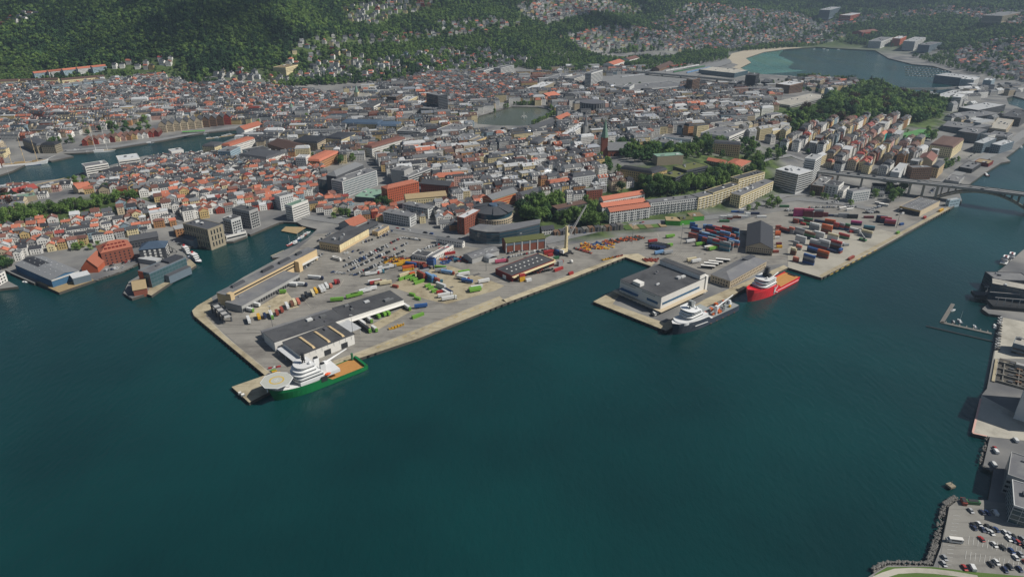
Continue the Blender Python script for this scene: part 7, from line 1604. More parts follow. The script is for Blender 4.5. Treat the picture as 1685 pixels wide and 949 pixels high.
pontoon([(1525, 536), (1633, 561)], 1.6, 'long narrow floating breakwater outside the near pontoon', 'darksteel')
pontoon([(340, 228.5), (391, 221)], 4, 'pontoon with moored yachts at the head of the old harbour')
pontoon([(450, 421), (468, 413)], 6, 'white-edged floating dock beside the striped quay building', 'concrete')
P = [G(462, 380, .8), G(488, 385, .8), G(505, 374, .8), G(470, 373, .8)]; c = Vector(P[0]); t = thing('floating_platform', 'square timber-decked floating platform in the inner basin', 'platform', (*P[0], 0)); MB().prism([(p[0]-c.x, p[1]-c.y) for p in P], -.6, .9).build('pontoon_body', 'darksteel', t); MB().prism([((p[0]-c.x)*.98+.3, (p[1]-c.y)*.98) for p in P], .9, 1.1).build('timber_deck', 'timber', t)
# mooring dolphin
p = G(1563, 802, 0); t = thing('mooring_dolphin', 'lone square concrete mooring dolphin in the water', 'dolphin', (p[0], p[1], 0), R(20)); addbox(t, 'cap', 'stone', 0, 0, 1, 4, 4, 1.4); 
for a in (-1, 1):
    for c in (-1, 1): addbox(t, 'pile', 'quaywall', a*1.3, c*1.3, -3, .7, .7, 4)
addbox(t, 'post', 'steel', 0, 0, 2.4, .2, .2, 3)
# fountain
p = G(862, 195, .5); t = thing('fountain', 'white fountain jets rising from the park lake', 'fountain', (p[0], p[1], .5)); b = MB(); b.cyl(0, 0, 0, 16, .9, .2, 8); b.build('main_jet', 'paint_white', t)
for i in range(8):
    a = i*math.pi/4; b = MB(); q = None
    for k in range(6):
        f = (k+1)/6; v = (7*f*math.cos(a), 7*f*math.sin(a), 6*f*(1.1-f)*3.2)
        if q: b.bar(q, v, .28, 5)
        q = v
    b.build('side_jet', 'paint_white', t)
# ---------------------------------------------------------------- cranes
p = G(931, 418, QZ); t = thing('mobile_harbour_crane', 'cream mobile harbour crane with lattice jib pointing at the town', 'crane', (p[0], p[1], QZ+.2), R(50))
addbox(t, 'undercarriage', 'darksteel', 0, 0, .8, 12, 7, 2.2)
for a in (-1, 1):
    for c in (-1, 1): addbox(t, 'outrigger', 'darksteel', a*5, c*5.2, 0, 1.4, 3, 1.2)
addbox(t, 'machinery_house', 'cream', -3, 0, 3.4, 7, 4.4, 4); addbox(t, 'ballast', 'white', -7.4, 0, 3.4, 2, 4.6, 3.6)
b = MB()
for a in (-1, 1):
    for c in (-1, 1): b.bar((1.3*a, 1.3*c, 3.2), (.9*a, .9*c, 33), .35, 6)
for i in range(9): b.box(0, 0, 4+i*3.3, 2.8-.09*i, 2.8-.09*i, .35)
b.build('tower', 'cream', t); addbox(t, 'tower_cladding', 'cream', 0, 0, 3.2, 2.2, 2.2, 29); addbox(t, 'cab', 'cream', 2.6, 0, 21, 2.6, 2.4, 2.6); addbox(t, 'cab_window', 'glass', 3.95, 0, 21.6, .1, 2.2, 1.6)
b = MB(); A, B2 = Vector((1.5, 0, 17)), Vector((36, 0, 47)); d = (B2-A)
for y in (-1.1, 1.1):
    for z in (-.9, .9): b.bar((A.x, y, A.z+z), (B2.x, y*.4, B2.z+z*.4), .2, 5)
for i in range(16):
    f, g = i/16, (i+1)/16; a = A+d*f; c = A+d*g
    b.bar((a.x, -1.1*(1-.6*f), a.z), (c.x, 1.1*(1-.6*g), c.z), .14, 4); b.bar((a.x, 0, a.z+.9), (c.x, 0, c.z-.9), .14, 4)
b.build('jib', 'grey', t); b = MB(); b.bar((0, 0, 33), B2, .12, 4); b.bar((B2.x, 0, B2.z), (B2.x, 0, 20), .08, 4); b.build('cables', 'darksteel', t)
p = G(*zh(1505, 395), QZ); t = thing('reach_stacker', 'dark reach stacker with raised boom in the quay yard', 'reach stacker', (p[0], p[1], QZ+.2), R(125)); addbox(t, 'chassis', 'c_green', 0, 0, .8, 8, 3.6, 1.6); addbox(t, 'cab', 'glass', -1.5, 0, 2.4, 2, 1.6, 1.8)
for a in (-2.6, 2.6):
    for c in (-1.7, 1.7): b = MB(); b.bar((0, -.4, 0), (0, .4, 0), .8, 10); b.build('wheel', 'tyre', t, loc=(a, c, .8))
b = MB(); b.bar((-3, 0, 3), (8, 0, 12), .55, 6, r2=.4); b.build('boom', 'lightgrey', t); addbox(t, 'spreader', 'darksteel', 8.4, 0, 10.4, 1.6, 9, .6)
for (x, y), lab in (((875, 434), 'white buoy-like tank on the terminal apron'),):
    p = G(940, 433, QZ); t = thing('storage_tank', 'round white tank standing alone on the terminal apron', 'tank', (p[0], p[1], QZ+.2)); b = MB(); b.dome(0, 0, 2, 2, 12, 8); b.build('shell', 'white', t, True); addbox(t, 'saddle', 'steel', 0, 0, 0, 2.6, 2.6, .9)
# satellite dishes on the pier
for i, (x, y, r) in enumerate(((466, 270, 3.0), (488, 262, 3.0), (520, 235, 2.0), (592, 250, 4.6), (540, 305, 2.8), (482, 345, 2.2), (640, 250, 1.6))):
    p = G(*zd(x, y), QZ); t = thing('satellite_dish', f'white satellite dish on a stand beside the pier office, {["second row left", "second row right", "smallest at the back", "largest of all", "by the parapet", "nearest the roof edge", "small at the right end"][i]}', 'dish', (p[0], p[1], QZ), R(200+i*10))
    b = MB(); b.dome(0, 0, 0, r, 14, 4, False, .35); o = b.build('bowl', 'paint_white', t, True, (0, 0, r*1.5)); o.rotation_euler = (R(125), 0, R(90)); addbox(t, 'stand', 'steel', 0, 0, 0, .8, .8, r*1.4); b = MB(); b.bar((0, 0, r*1.5), (r*.9, 0, r*2.1), .1, 4); b.build('feed_arm', 'steel', t)
# light masts
for i, (x, y) in enumerate(((1120, 402), (857, 418), (1040, 401), (800, 446), (582, 560), (690, 445), (1333, 380), (1475, 375), (450, 545))):
    p = G(x, y, QZ); t = thing('light_mast', 'tall slim floodlight mast in the harbour yard', 'light mast', (p[0], p[1], QZ), 0, 'harbour floodlight masts'); b = MB(); b.bar((0, 0, 0), (0, 0, 24), .28, 6, r2=.14); b.build('pole', 'steel', t); addbox(t, 'lamp_head', 'lightgrey', 0, 0, 24, 2.4, .8, .5)
# green market canopy by the old harbour, small tents
p = hit(319, 219); t = thing('market_canopy', 'long green market canopy on the old harbour quay', 'canopy', p, R(14)); addbox(t, 'roof', 'greenwall', 0, 0, 3.2, 40, 6, .5)
for i in range(6): addbox(t, 'post', 'steel', -18+i*7.2, 0, 0, .3, .3, 3.2)
# bollards and fenders on the quay edge
def edge(pxs, n, label):
    P = [Vector((*G(*q, QZ), QZ)) for q in pxs]
    for i in range(n):
        f = (i+.5)/n*(len(P)-1); k = min(int(f), len(P)-2); q = P[k]+(P[k+1]-P[k])*(f-k); d = (P[k+1]-P[k]).normalized(); nn = Vector((d.y, -d.x, 0))
        t = thing('quay_fender', label, 'fender', (q.x+nn.x*.5, q.y+nn.y*.5, 0), math.atan2(d.y, d.x), 'quay fenders'); addbox(t, 'rubber', 'tyre', 0, 0, .3, 1.6, .8, 2.1)
edge([(600, 586), (820, 503), (1029, 423)], 44, 'black rubber fender on the front quay wall'); edge([(1352, 457), (1564, 343)], 40, 'black rubber fender on the container quay wall'); edge([(318, 519), (434, 615)], 24, 'black rubber fender on the west quay wall'); edge([(976, 496), (1096, 544)], 16, 'black rubber fender on the cold store quay wall')
# ---------------------------------------------------------------- bridges
def bridge(label, pts, w, name='road_bridge', piers=(), m='concrete_light', rails=True):
    P = [Vector((*G(x, y, z), z)) for x, y, z in pts]; c0 = Vector((P[0].x, P[0].y, 0)); t = thing(name, label, 'bridge', c0)
    for q in P: pass
    D = MB(); K = MB(); S = [];
    for i, p in enumerate(P):
        d = P[min(i+1, len(P)-1)]-P[max(i-1, 0)]; d.z = 0; d.normalize(); S.append(Vector((-d.y, d.x, 0)))
    def strip(mb, o0, o1, z0, z1):
        o = len(mb.v)
        for p, s in zip(P, S):
            for off, z in ((o0, z0), (o1, z0), (o1, z1), (o0, z1)): q = p+s*off-c0; mb.v.append((q.x, q.y, p.z+z))
        for i in range(len(P)-1):
            for j in range(4): a, b2 = o+4*i+j, o+4*i+(j+1) % 4; mb.f.append((a, b2, b2+4, a+4)); mb.m.append(0)
        mb.f.append((o, o+3, o+2, o+1)); e = o+4*(len(P)-1); mb.f.append((e, e+1, e+2, e+3)); mb.m += [0, 0]
    strip(D, -w/2, w/2, -1.8, 0); D.build('deck', m, t)
    a = MB(); strip(a, -w/2+1.6, -.5, .03, .08); a.build('carriageway', 'road', t); a = MB(); strip(a, .5, w/2-1.6, .03, .08); a.build('carriageway', 'road', t)
    for s in (-1, 1): a = MB(); strip(a, s*(w/2-.2)-.15, s*(w/2-.2)+.15, .02, 1.1); a.build('parapet', 'steel', t)
    a = MB(); strip(a, -.25, .25, .02, .7); a.build('median', 'steel', t)
    for x, y, z in piers:
        q = Vector((*G(x, y, z), z)); g = hz(q.x, q.y) if onland(q.x, q.y) else -2; q -= c0
        i = min(range(len(P)), key=lambda k: (P[k]-c0-q).length); ang = math.atan2(S[i].y, S[i].x)
        addbox(t, 'pier', 'concrete_light', q.x, q.y, g-2, w*.6, 2.4, z-1.85-g+2, ang)
    return t, P, S, c0
t, P, S, c0 = bridge('grey arch road bridge across the fjord carrying two carriageways', [(1345, 281, 20), (1400, 287.5, 20.5), (1445, 292.5, 21), (1541, 302.5, 22), (1605, 309, 23), (1685, 319, 24), (1740, 327, 24.5), (1800, 335, 24.5)], 17, 'arch_bridge', [(1380, 285, 20), (1420, 289.5, 20.7), (1462, 294, 21.2), (1500, 298, 21.6), (1522, 300.5, 21.8), (1545, 303, 22)])
A = P[3]; E_ = Vector((*G(1704, 321.4, 24.2), 24.2)); d = (E_-A); d.z = 0; Lb = d.length; ang = math.atan2(d.y, d.x); b = MB(); n = 28; vs = []
for sgn in (-5, 5):
    for i in range(n+1):
        f = i/n; zc_ = 2+19*(1-(2*f-1)**2); q = A+(E_-A)*f-c0; s = S[3]*sgn
        for off, zz in ((-1, 0), (1, 0), (1, -2.0), (-1, -2.0)): k = s+S[3]*off; vs.append((q.x+k.x, q.y+k.y, zc_+zz))
b.v = vs
for a_ in range(2):
    for i in range(n):
        for j in range(4): o = a_*(n+1)*4+4*i; b.f.append((o+j, o+(j+1) % 4, o+(j+1) % 4+4, o+j+4)); b.m.append(0)
b.build('arch', 'concrete', t)
for i in range(1, 14):
    f = i/14; zc_ = 2+19*(1-(2*f-1)**2); q = A+(E_-A)*f-c0; zt_ = A.z+(E_.z-A.z)*f-1.85
    if zt_-zc_ > .8: addbox(t, 'spandrel_column', 'concrete_light', q.x, q.y, zc_-.3, 11, .9, zt_-zc_+.3, math.atan2(S[3].y, S[3].x))
for i, (x, y, z) in enumerate(((1412, 288, 20.6), (1438, 291, 20.9), (1455, 295, 21.1), (1512, 298.5, 21.7), (1526, 299, 21.9), (1569, 307, 22.3), (1580, 304, 22.5), (1598, 308.5, 22.9), (1616, 311.5, 23.1), (1624, 309.5, 23.2), (1643, 313, 23.5), (1378, 284, 20.3), (1396, 286, 20.5))):
    q = G(x, y, z); car(q[0], q[1], z+.12, R(-8 if i % 2 else 172), 'and driving on the arch bridge' if False else 'on the deck of the arch bridge')
bridge('flat road bridge on slim piers over the mouth of the far bay', [(1470, 146, 9), (1540, 146, 9), (1600, 142.5, 9.5), (1650, 139.5, 9.5), (1720, 135.5, 9.5)], 15, 'flat_bridge', [(1480, 146, 9), (1500, 146, 9), (1520, 146, 9), (1539, 146, 9)])
bridge('road viaduct across the railway yard', [(985, 117, 10), (1040, 118, 10), (1100, 123, 10), (1160, 128, 10), (1220, 134, 10), (1262, 141, 9)], 14, 'road_viaduct', [(1000, 117, 10), (1030, 118, 10), (1060, 120, 10), (1090, 122, 10), (1120, 125, 10), (1150, 127, 10), (1180, 130, 10), (1210, 133, 10), (1240, 138, 9.5)])

# ramp structure at the end of the back quay
p = G(366, 522, QZ); t = thing('ramp_structure', 'dark concrete link ramp with frames at the end of the striped quay building', 'ramp', (p[0], p[1], QZ), R(-49))
for i in range(4): addbox(t, 'frame_post', 'darkgrey', -14+i*9, -3.5, -.5, 1.2, 1.2, 8); addbox(t, 'frame_post', 'darkgrey', -14+i*9, 3.5, -.5, 1.2, 1.2, 8); addbox(t, 'frame_beam', 'darkgrey', -14+i*9, 0, 7.5, 1.4, 9, 1)
addbox(t, 'ramp_deck', 'grey', 0, 0, 6.6, 34, 6, .8); addbox(t, 'side_rail', 'darksteel', 0, -3.2, 7.4, 34, .3, 1.2); addbox(t, 'side_rail', 'darksteel', 0, 3.2, 7.4, 34, .3, 1.2)
for (x, y), c in (((395, 648), 'white'), ((400, 651), 'white')):
    p = G(x, y, QZ); t = thing('winch_unit', 'small white mooring winch on the pier spur', 'winch', (p[0], p[1], QZ+.2), R(30), 'mooring winches on the pier spur'); addbox(t, 'base', 'steel', 0, 0, 0, 3, 2, .4); b = MB(); b.bar((-1, 0, 1.2), (1, 0, 1.2), .8, 10); b.build('drum', c, t)
for i, (x, y, m, cn) in enumerate(((446, 606, 'c_red', 'red'), (452, 605, 'paint_white', 'white'), (458, 604, 'c_red', 'red'), (452, 612, 'c_yellow', 'yellow'), (457, 614, 'c_yellow', 'yellow'), (450, 610, 'c_lime', 'lime green'))):
    p = G(x, y, QZ); t = thing('quay_barrier', f'{cn} barrier block on the quay corner behind the helideck', 'barrier', (p[0], p[1], QZ+.2), R(20), f'{cn} quay barriers'); addbox(t, 'block', m, 0, 0, 0, 4, 1.2, 1.0, 0); addbox(t, 'foot', 'steel', 0, 0, -.05, 4.4, 1.6, .1)
p = G(404, 649, QZ)
p = G(*zy(806, 392), QZ); t = thing('blue_hopper', 'tall dark blue hopper machine standing in the middle of the trailer yard', 'hopper', (p[0], p[1]+3, QZ+.2), R(-20))
for a in (-3.4, 3.4):
    for c in (-2.6, 2.6): addbox(t, 'leg', 'c_navy', a, c, 0, .8, .8, 4)
addbox(t, 'body', 'c_blue', 0, 0, 4, 8, 6.4, 6.5); addbox(t, 'top_hatch', 'c_navy', 0, 0, 10.5, 6, 4.4, 1.2); addbox(t, 'side_ladder', 'steel', 4.1, -2, 0, .2, .7, 10.5)
for i, (x, y, cols) in enumerate(((880, 105, 'kbg'), (900, 115, 'nkL'), (955, 130, 'mkt'), (1010, 150, 'bgk'), (1070, 150, 'tgb'), (1000, 85, 'Gkr'), (1080, 120, 'kns'), (935, 95, 'kbr'))): stack(zu(x, y), -38, cols, LY)
# trains in the railway yard
for i, (a, b, col, cn) in enumerate((((1082, 114), (1132, 106), 'c_brick', 'rust-red'), ((1095, 118), (1150, 108), 'c_white', 'white'), ((1108, 120), (1160, 110), 'c_green', 'green'), ((1060, 118), (1090, 113), 'c_grey', 'grey'), ((1130, 121), (1168, 112), 'c_lightblue', 'light blue'), ((1022, 128), (1075, 122), 'c_silver', 'silver'))):
    A, B = Vector((*G(*a, 4.6), 4.7)), Vector((*G(*b, 4.6), 4.7)); d = B-A; t = thing('train', f'{cn} train standing in the railway yard beyond the viaduct', 'train', A, math.atan2(d.y, d.x)); n = max(2, int(d.length/22))
    for k in range(n): addbox(t, 'carriage', col, (k+.5)*d.length/n, 0, .6, d.length/n-1.2, 2.9, 3.2)
# ---------------------------------------------------------------- trees
def leafmat(name, h1, h2):
    m = bpy.data.materials.new(name); m.use_nodes = True; M[name] = m
    n = m.node_tree.nodes; l = m.node_tree.links; b = n['Principled BSDF']; b.inputs['Roughness'].default_value = .75; b.inputs['Specular IOR Level'].default_value = .2
    oi = n.new('ShaderNodeObjectInfo'); ge = n.new('ShaderNodeNewGeometry')
    ns = n.new('ShaderNodeTexNoise'); ns.inputs['Scale'].default_value = .35; ns.inputs['Detail'].default_value = 3; l.new(ge.outputs['Position'], ns.inputs['Vector'])
    ad = n.new('ShaderNodeMath'); ad.operation = 'MULTIPLY_ADD'; ad.inputs[1].default_value = .7; l.new(oi.outputs['Random'], ad.inputs[0])
    mu = n.new('ShaderNodeMath'); mu.operation = 'MULTIPLY_ADD'; mu.inputs[1].default_value = 1.1; mu.inputs[2].default_value = -.4; l.new(ns.outputs['Fac'], mu.inputs[0]); l.new(mu.outputs[0], ad.inputs[2])
    nb = n.new('ShaderNodeTexNoise'); nb.inputs['Scale'].default_value = .009; nb.inputs['Detail'].default_value = 5; l.new(ge.outputs['Position'], nb.inputs['Vector']); a2 = n.new('ShaderNodeMath'); a2.operation = 'MULTIPLY_ADD'; a2.inputs[1].default_value = 1.6; a2.inputs[2].default_value = -.8; l.new(nb.outputs['Fac'], a2.inputs[0])
    a3 = n.new('ShaderNodeMath'); a3.operation = 'ADD'; l.new(ad.outputs[0], a3.inputs[0]); l.new(a2.outputs[0], a3.inputs[1]); ad = a3
    rp = n.new('ShaderNodeValToRGB'); rp.color_ramp.elements[0].color = (*lin(h1), 1); rp.color_ramp.elements[1].color = (*lin(h2), 1); l.new(ad.outputs[0], rp.inputs[0]); l.new(rp.outputs[0], b.inputs['Base Color'])
    tr = n.new('ShaderNodeBsdfTranslucent'); l.new(rp.outputs[0], tr.inputs[0]); mx = n.new('ShaderNodeMixShader'); mx.inputs[0].default_value = .34
    l.new(b.outputs[0], mx.inputs[1]); l.new(tr.outputs[0], mx.inputs[2]); l.new(mx.outputs[0], n['Material Output'].inputs['Surface'])
leafmat('leaf', '3c572c', '7d9850'); leafmat('leaf_dark', '2b442c', '527242'); leafmat('leaf_red', '33221f', '4f3a2c'); leafmat('leaf_pine', '213626', '3b5537')
def crown_mesh(name, m, seed, leaves, size, conifer=False, R0=4.2, H0=8.5):
    r = random.Random(seed); b = MB(); cl = []
    for i in range(11 if not conifer else 1):
        a = r.uniform(0, 6.28); rr = R0*math.sqrt(r.random())*.72; z = 2.6+(H0-2.6)*r.random()
        k = 1-abs((z-5.0)/(H0-1.5))**2*.7; cl.append((rr*k*math.cos(a), rr*k*math.sin(a), z, r.uniform(1.3, 2.3)))
    for i in range(leaves):
        if conifer:
            f = r.random()**1.3; z = 1.5+f*11; rad = (1-f)*2.6+.15; a = r.uniform(0, 6.28); rad *= r.uniform(.6, 1.1); p = Vector((rad*math.cos(a), rad*math.sin(a), z)); nn = Vector((math.cos(a), math.sin(a), .5))
        else:
            cx, cy, cz, cr = r.choice(cl); d = Vector((r.gauss(0, 1), r.gauss(0, 1), r.gauss(.25, 1))).normalized(); p = Vector((cx, cy, cz))+d*cr*r.uniform(.72, 1.12); nn = d
        nn = (nn+Vector((r.uniform(-.5, .5), r.uniform(-.5, .5), r.uniform(-.2, .6)))).normalized(); u = nn.orthogonal().normalized(); w = nn.cross(u); s = size*r.uniform(.6, 1.25); an = r.uniform(0, 6.28)
        uu = u*math.cos(an)+w*math.sin(an); ww = w*math.cos(an)-u*math.sin(an)
        b.add([tuple(p+uu*s), tuple(p+ww*s*.7+nn*.1), tuple(p-uu*s), tuple(p-ww*s*.7+nn*.1)], [(0, 1, 2, 3)])
    return b.mesh(name, m)
def trunk_mesh(name, conifer=False):
    b = MB(); b.bar((0, 0, -1.5), (0, 0, 4.5 if not conifer else 10), .32, 7, r2=.16)
    if not conifer:
        for i in range(5): a = i*1.3; b.bar((0, 0, 2.2+i*.4), (2.2*math.cos(a), 2.2*math.sin(a), 5+i*.5), .14, 5, r2=.05)
    return b.mesh(name, 'trunk')
TR = [crown_mesh('crown', 'leaf', 1, 620, .55), crown_mesh('crown', 'leaf', 2, 620, .55), crown_mesh('crown', 'leaf', 3, 560, .6, R0=3.6, H0=9.5), crown_mesh('crown', 'leaf_dark', 4, 620, .55), crown_mesh('crown', 'leaf_red', 5, 560, .55)]
TRUNK = trunk_mesh('trunk')
INDIV = []; SOFT = []   # individual trees / mass
TREG = {}
def tree_ok(x, y, r):
    if not onland(x, y) or blocked(x, y, r*.6): return False
    return not near_house(x, y, r*.7)
def grove(poly, n, place, sc=(.9, 1.5), var=(0, 0, 1, 2, 3), mind=6.5, kind='broadleaf'):
    P = [hit(*q) for q in poly]; pw = [(p.x, p.y) for p in P]; xs = [p[0] for p in pw]; ys = [p[1] for p in pw]; got = 0; tries = 0; loc = []
    while got < n and tries < n*40:
        tries += 1; x, y = rg.uniform(min(xs), max(xs)), rg.uniform(min(ys), max(ys))
        if not inside(np.array([[x, y]]), pw)[0]: continue
        s = rg.uniform(*sc)
        if not tree_ok(x, y, 3.5*s): continue
        if any((x-a)**2+(y-b)**2 < (mind*s)**2 for a, b in loc): continue
        loc.append((x, y)); got += 1; INDIV.append((x, y, hz(x, y), s, rg.choice(var), place))
def avenue(p, q, n, place, sc=(.8, 1.1), var=(0, 1), off=0):
    a, b = hit(*p), hit(*q)
    for i in range(n):
        f = (i+.5)/n; x = a.x+(b.x-a.x)*f+rg.uniform(-1, 1); y = a.y+(b.y-a.y)*f+rg.uniform(-1, 1)
        if onland(x, y): INDIV.append((x, y, hz(x, y), rg.uniform(*sc), rg.choice(var), place))
grove([(1232, 212), (1330, 185), (1400, 150), (1440, 142), (1480, 160), (1560, 172), (1545, 190), (1500, 205), (1420, 205), (1340, 215), (1270, 225), (1235, 228)], 130, 'in the big park grove beside the far bay', (1.8, 2.7), (0, 0, 1, 2, 3, 3, 4), 3.6)
grove([(1440, 135), (1465, 130), (1480, 150), (1445, 155)], 9, 'at the shore of the park grove', (1.7, 2.3), (0, 1), 4)
grove([(848, 355), (870, 340), (915, 318), (930, 335), (905, 365), (870, 368)], 20, 'on the bank behind the round beige office', (1.5, 2.2), (0, 0, 1, 3), 3.8)
grove([(905, 365), (940, 352), (985, 340), (1003, 355), (990, 378), (950, 372)], 16, 'beside the lattice jib of the harbour crane', (1.5, 2.2), (0, 0, 1), 3.8)
grove([(1000, 315), (1040, 300), (1090, 296), (1170, 290), (1240, 272), (1262, 280), (1215, 296), (1175, 312), (1120, 322), (1070, 326)], 66, 'on the wooded slope above the apartment rows', (1.4, 2.2), (0, 0, 1, 2, 3), 3.6)
grove([(1000, 242), (1040, 235), (1070, 245), (1150, 240), (1180, 225), (1190, 250), (1150, 262), (1060, 262)], 40, 'in the gardens around the yellow museum', (1.4, 2.1), (0, 0, 1, 3), 3.8)
grove([(1225, 262), (1290, 248), (1300, 258), (1245, 280)], 14, 'inside the loop of the bridge ramp', (.8, 1.3), (0, 3), 4.5)
grove([(0, 378), (40, 366), (110, 352), (200, 338), (230, 326), (215, 322), (120, 338), (40, 350), (0, 356)], 52, 'in the avenue along the peninsula ridge', (1.0, 1.5), (0, 0, 1), 4.8)
avenue((795, 193), (842, 175), 15, 'round the park lake'); avenue((845, 173.5), (890, 173), 14, 'round the park lake'); avenue((905, 178), (913, 185), 5, 'round the park lake'); avenue((876, 207), (914, 188), 13, 'round the park lake')
grove([(742, 190), (775, 176), (785, 190), (780, 200), (750, 203)], 18, 'at the town end of the park lake', (1.0, 1.6), (0, 3, 1), 4.4)
grove([(545, 262), (585, 250), (600, 262), (560, 272)], 8, 'in the square behind the ochre school', (1.2, 1.7), (0, 3), 4.6); grove([(615, 255), (645, 247), (655, 262), (625, 268)], 9, 'in the square before the long white hotel', (1.1, 1.6), (3, 0), 4.6)
grove([(85, 215), (105, 205), (150, 212), (190, 200), (245, 200), (255, 222), (200, 226), (100, 222)], 18, 'behind the gabled wharf houses', (1.1, 1.6), (0, 3), 4.6)
grove([(543, 350), (575, 345), (578, 358), (550, 362)], 6, 'beside the orange-roofed boathouse', (.8, 1.2), (0, 1), 4.6); grove([(618, 340), (635, 330), (640, 345), (625, 352)], 4, 'beside the salmon-red apartment house', (1.2, 1.6), (3,), 4.6)
grove([(1435, 325), (1490, 305), (1485, 330), (1455, 335)], 8, 'below the bridge ramp', (1.3, 1.9), (0, 3, 3), 4.6); grove([(1225, 345), (1280, 330), (1285, 340), (1250, 352), (1230, 352)], 7, 'at the foot of the cream apartments', (.8, 1.3), (0, 1), 4.6)
grove([(1330, 322), (1400, 338), (1395, 332), (1340, 318)], 9, 'beside the curved access road', (.5, .8), (0, 1), 4.6); grove([(1545, 285), (1570, 272), (1580, 262), (1565, 262), (1548, 275)], 10, 'beside the right-bank road', (.8, 1.2), (3, 0), 4.4); grove([(1525, 222), (1545, 225), (1535, 235)], 4, 'beside the sports pitch', (1.3, 1.7), (0,), 4.4)
grove([(-5, 440), (20, 425), (25, 435), (5, 448)], 6, 'beside the quay office', (.9, 1.3), (0, 3), 4.6); grove([(110, 410), (160, 402), (165, 412), (120, 416)], 6, 'above the quay hall', (.6, 1), (0,), 4.6)
grove([(0, 320), (30, 315), (60, 330), (20, 345)], 7, 'beside the stone-fronted ridge hall', (1.0, 1.4), (0, 4), 4.6); grove([(110, 300), (160, 300), (205, 312), (190, 320), (130, 312)], 10, 'among the red roofs on the ridge', (.9, 1.3), (0, 3), 4.6)
INDIV.sort(key=lambda q: (math.hypot(q[0], q[1]))/q[3])
TN2 = ['bright green broadleaf tree', 'full-crowned green broadleaf tree', 'tall loose green tree', 'dark green broadleaf tree', 'reddish-brown leaved tree']
for i, (x, y, z, s, v, place) in enumerate(INDIV):
    if i >= 300: SOFT.append((x, y, z, s, v)); continue
    sz = 'large ' if s > 1.85 else ('small ' if s < 1.15 else '')
    t = thing('broadleaf_tree', f'{sz}{TN2[v]} {place}', 'tree', (x, y, z), rg.uniform(0, 6.28), f'{sz}{TN2[v]}s {place}'); t.scale = (s, s, s*rg.uniform(.9, 1.1))
    link('trunk', TRUNK, t); link('crown', TR[v], t)
# the woods on the hills and small garden trees: masses
FOR = {'b': [], 'd': [], 'p': []}
for q in SOFT: FOR['d' if q[4] in (3, 4) else 'b'].append((q[0], q[1], q[2], q[3]))
def wood(poly, spacing, mix, sc, skip=0.0, hh=True):
    P = [hit(*q) for q in poly]; pw = [(p.x, p.y) for p in P]; xs = [p[0] for p in pw]; ys = [p[1] for p in pw]
    nx = int((max(xs)-min(xs))/spacing); ny = int((max(ys)-min(ys))/spacing); c = np.stack(np.meshgrid(np.arange(nx), np.arange(ny)), -1).reshape(-1, 2)*spacing+np.array([min(xs), min(ys)])
    c = c+np.random.uniform(-.45, .45, c.shape)*spacing; c = c[inside(c, pw)]
    for x, y in c:
        if rg.random() < skip or not onland(x, y): continue
        s = rg.uniform(*sc)
        if hh and (near_house(x, y, 2.2*s) or near_house(x, y+9, 4) or near_house(x, y+17, 3) or blocked(x, y, 1.0) or blocked(x, y+8, 1.0)): continue
        cl = math.sin(x*.021+1.3)*math.sin(y*.017+.7)+.5*math.sin(x*.055)*math.sin(y*.049)
        k = rg.random()+cl*.35; kind = 'p' if k > mix[1] else ('d' if k > mix[0] else 'b')
        FOR[kind].append((x, y, hz(x, y), s*(1.0+.25*cl)))
wood([(-60, 112), (60, 112), (175, 105), (240, 96), (300, 95), (330, 130), (420, 118), (480, 100), (480, 75), (560, 60), (565, 36), (560, 0), (570, -14), (-120, -14)], 8.0, (.4, .8), (1.0, 1.9))
wood([(560, -14), (565, 12), (640, 2), (720, 2), (830, -4), (860, -14)], 9, (.6, .9), (1.1, 1.8)); wood([(565, 40), (620, 42), (700, 20), (830, 8), (860, 30), (830, 45), (700, 62), (560, 62)], 8.5, (.7, .95), (.9, 1.5))
wood([(480, 95), (600, 76), (720, 62), (860, 48), (930, 60), (960, 84), (1000, 96), (1100, 96), (1130, 86), (1200, 84), (1190, 92), (1120, 104), (1000, 112), (900, 120), (860, 112), (740, 122), (640, 134), (540, 140), (440, 145), (430, 125)], 8.5, (.6, .95), (.9, 1.5), .1)
wood([(860, 30), (900, 44), (1000, 30), (1060, 45), (1120, 14), (1200, 6), (1340, 8), (1360, 35), (1300, 20), (1190, 14), (1120, 55), (1060, 52), (980, 50), (930, 62), (860, 50)], 9.5, (.45, .85), (1.0, 1.7), .05)
wood([(1180, -14), (1700, -14), (1700, 30), (1560, 20), (1440, 30), (1360, 30), (1200, 8)], 12, (.3, .7), (1.3, 2.2), .08)
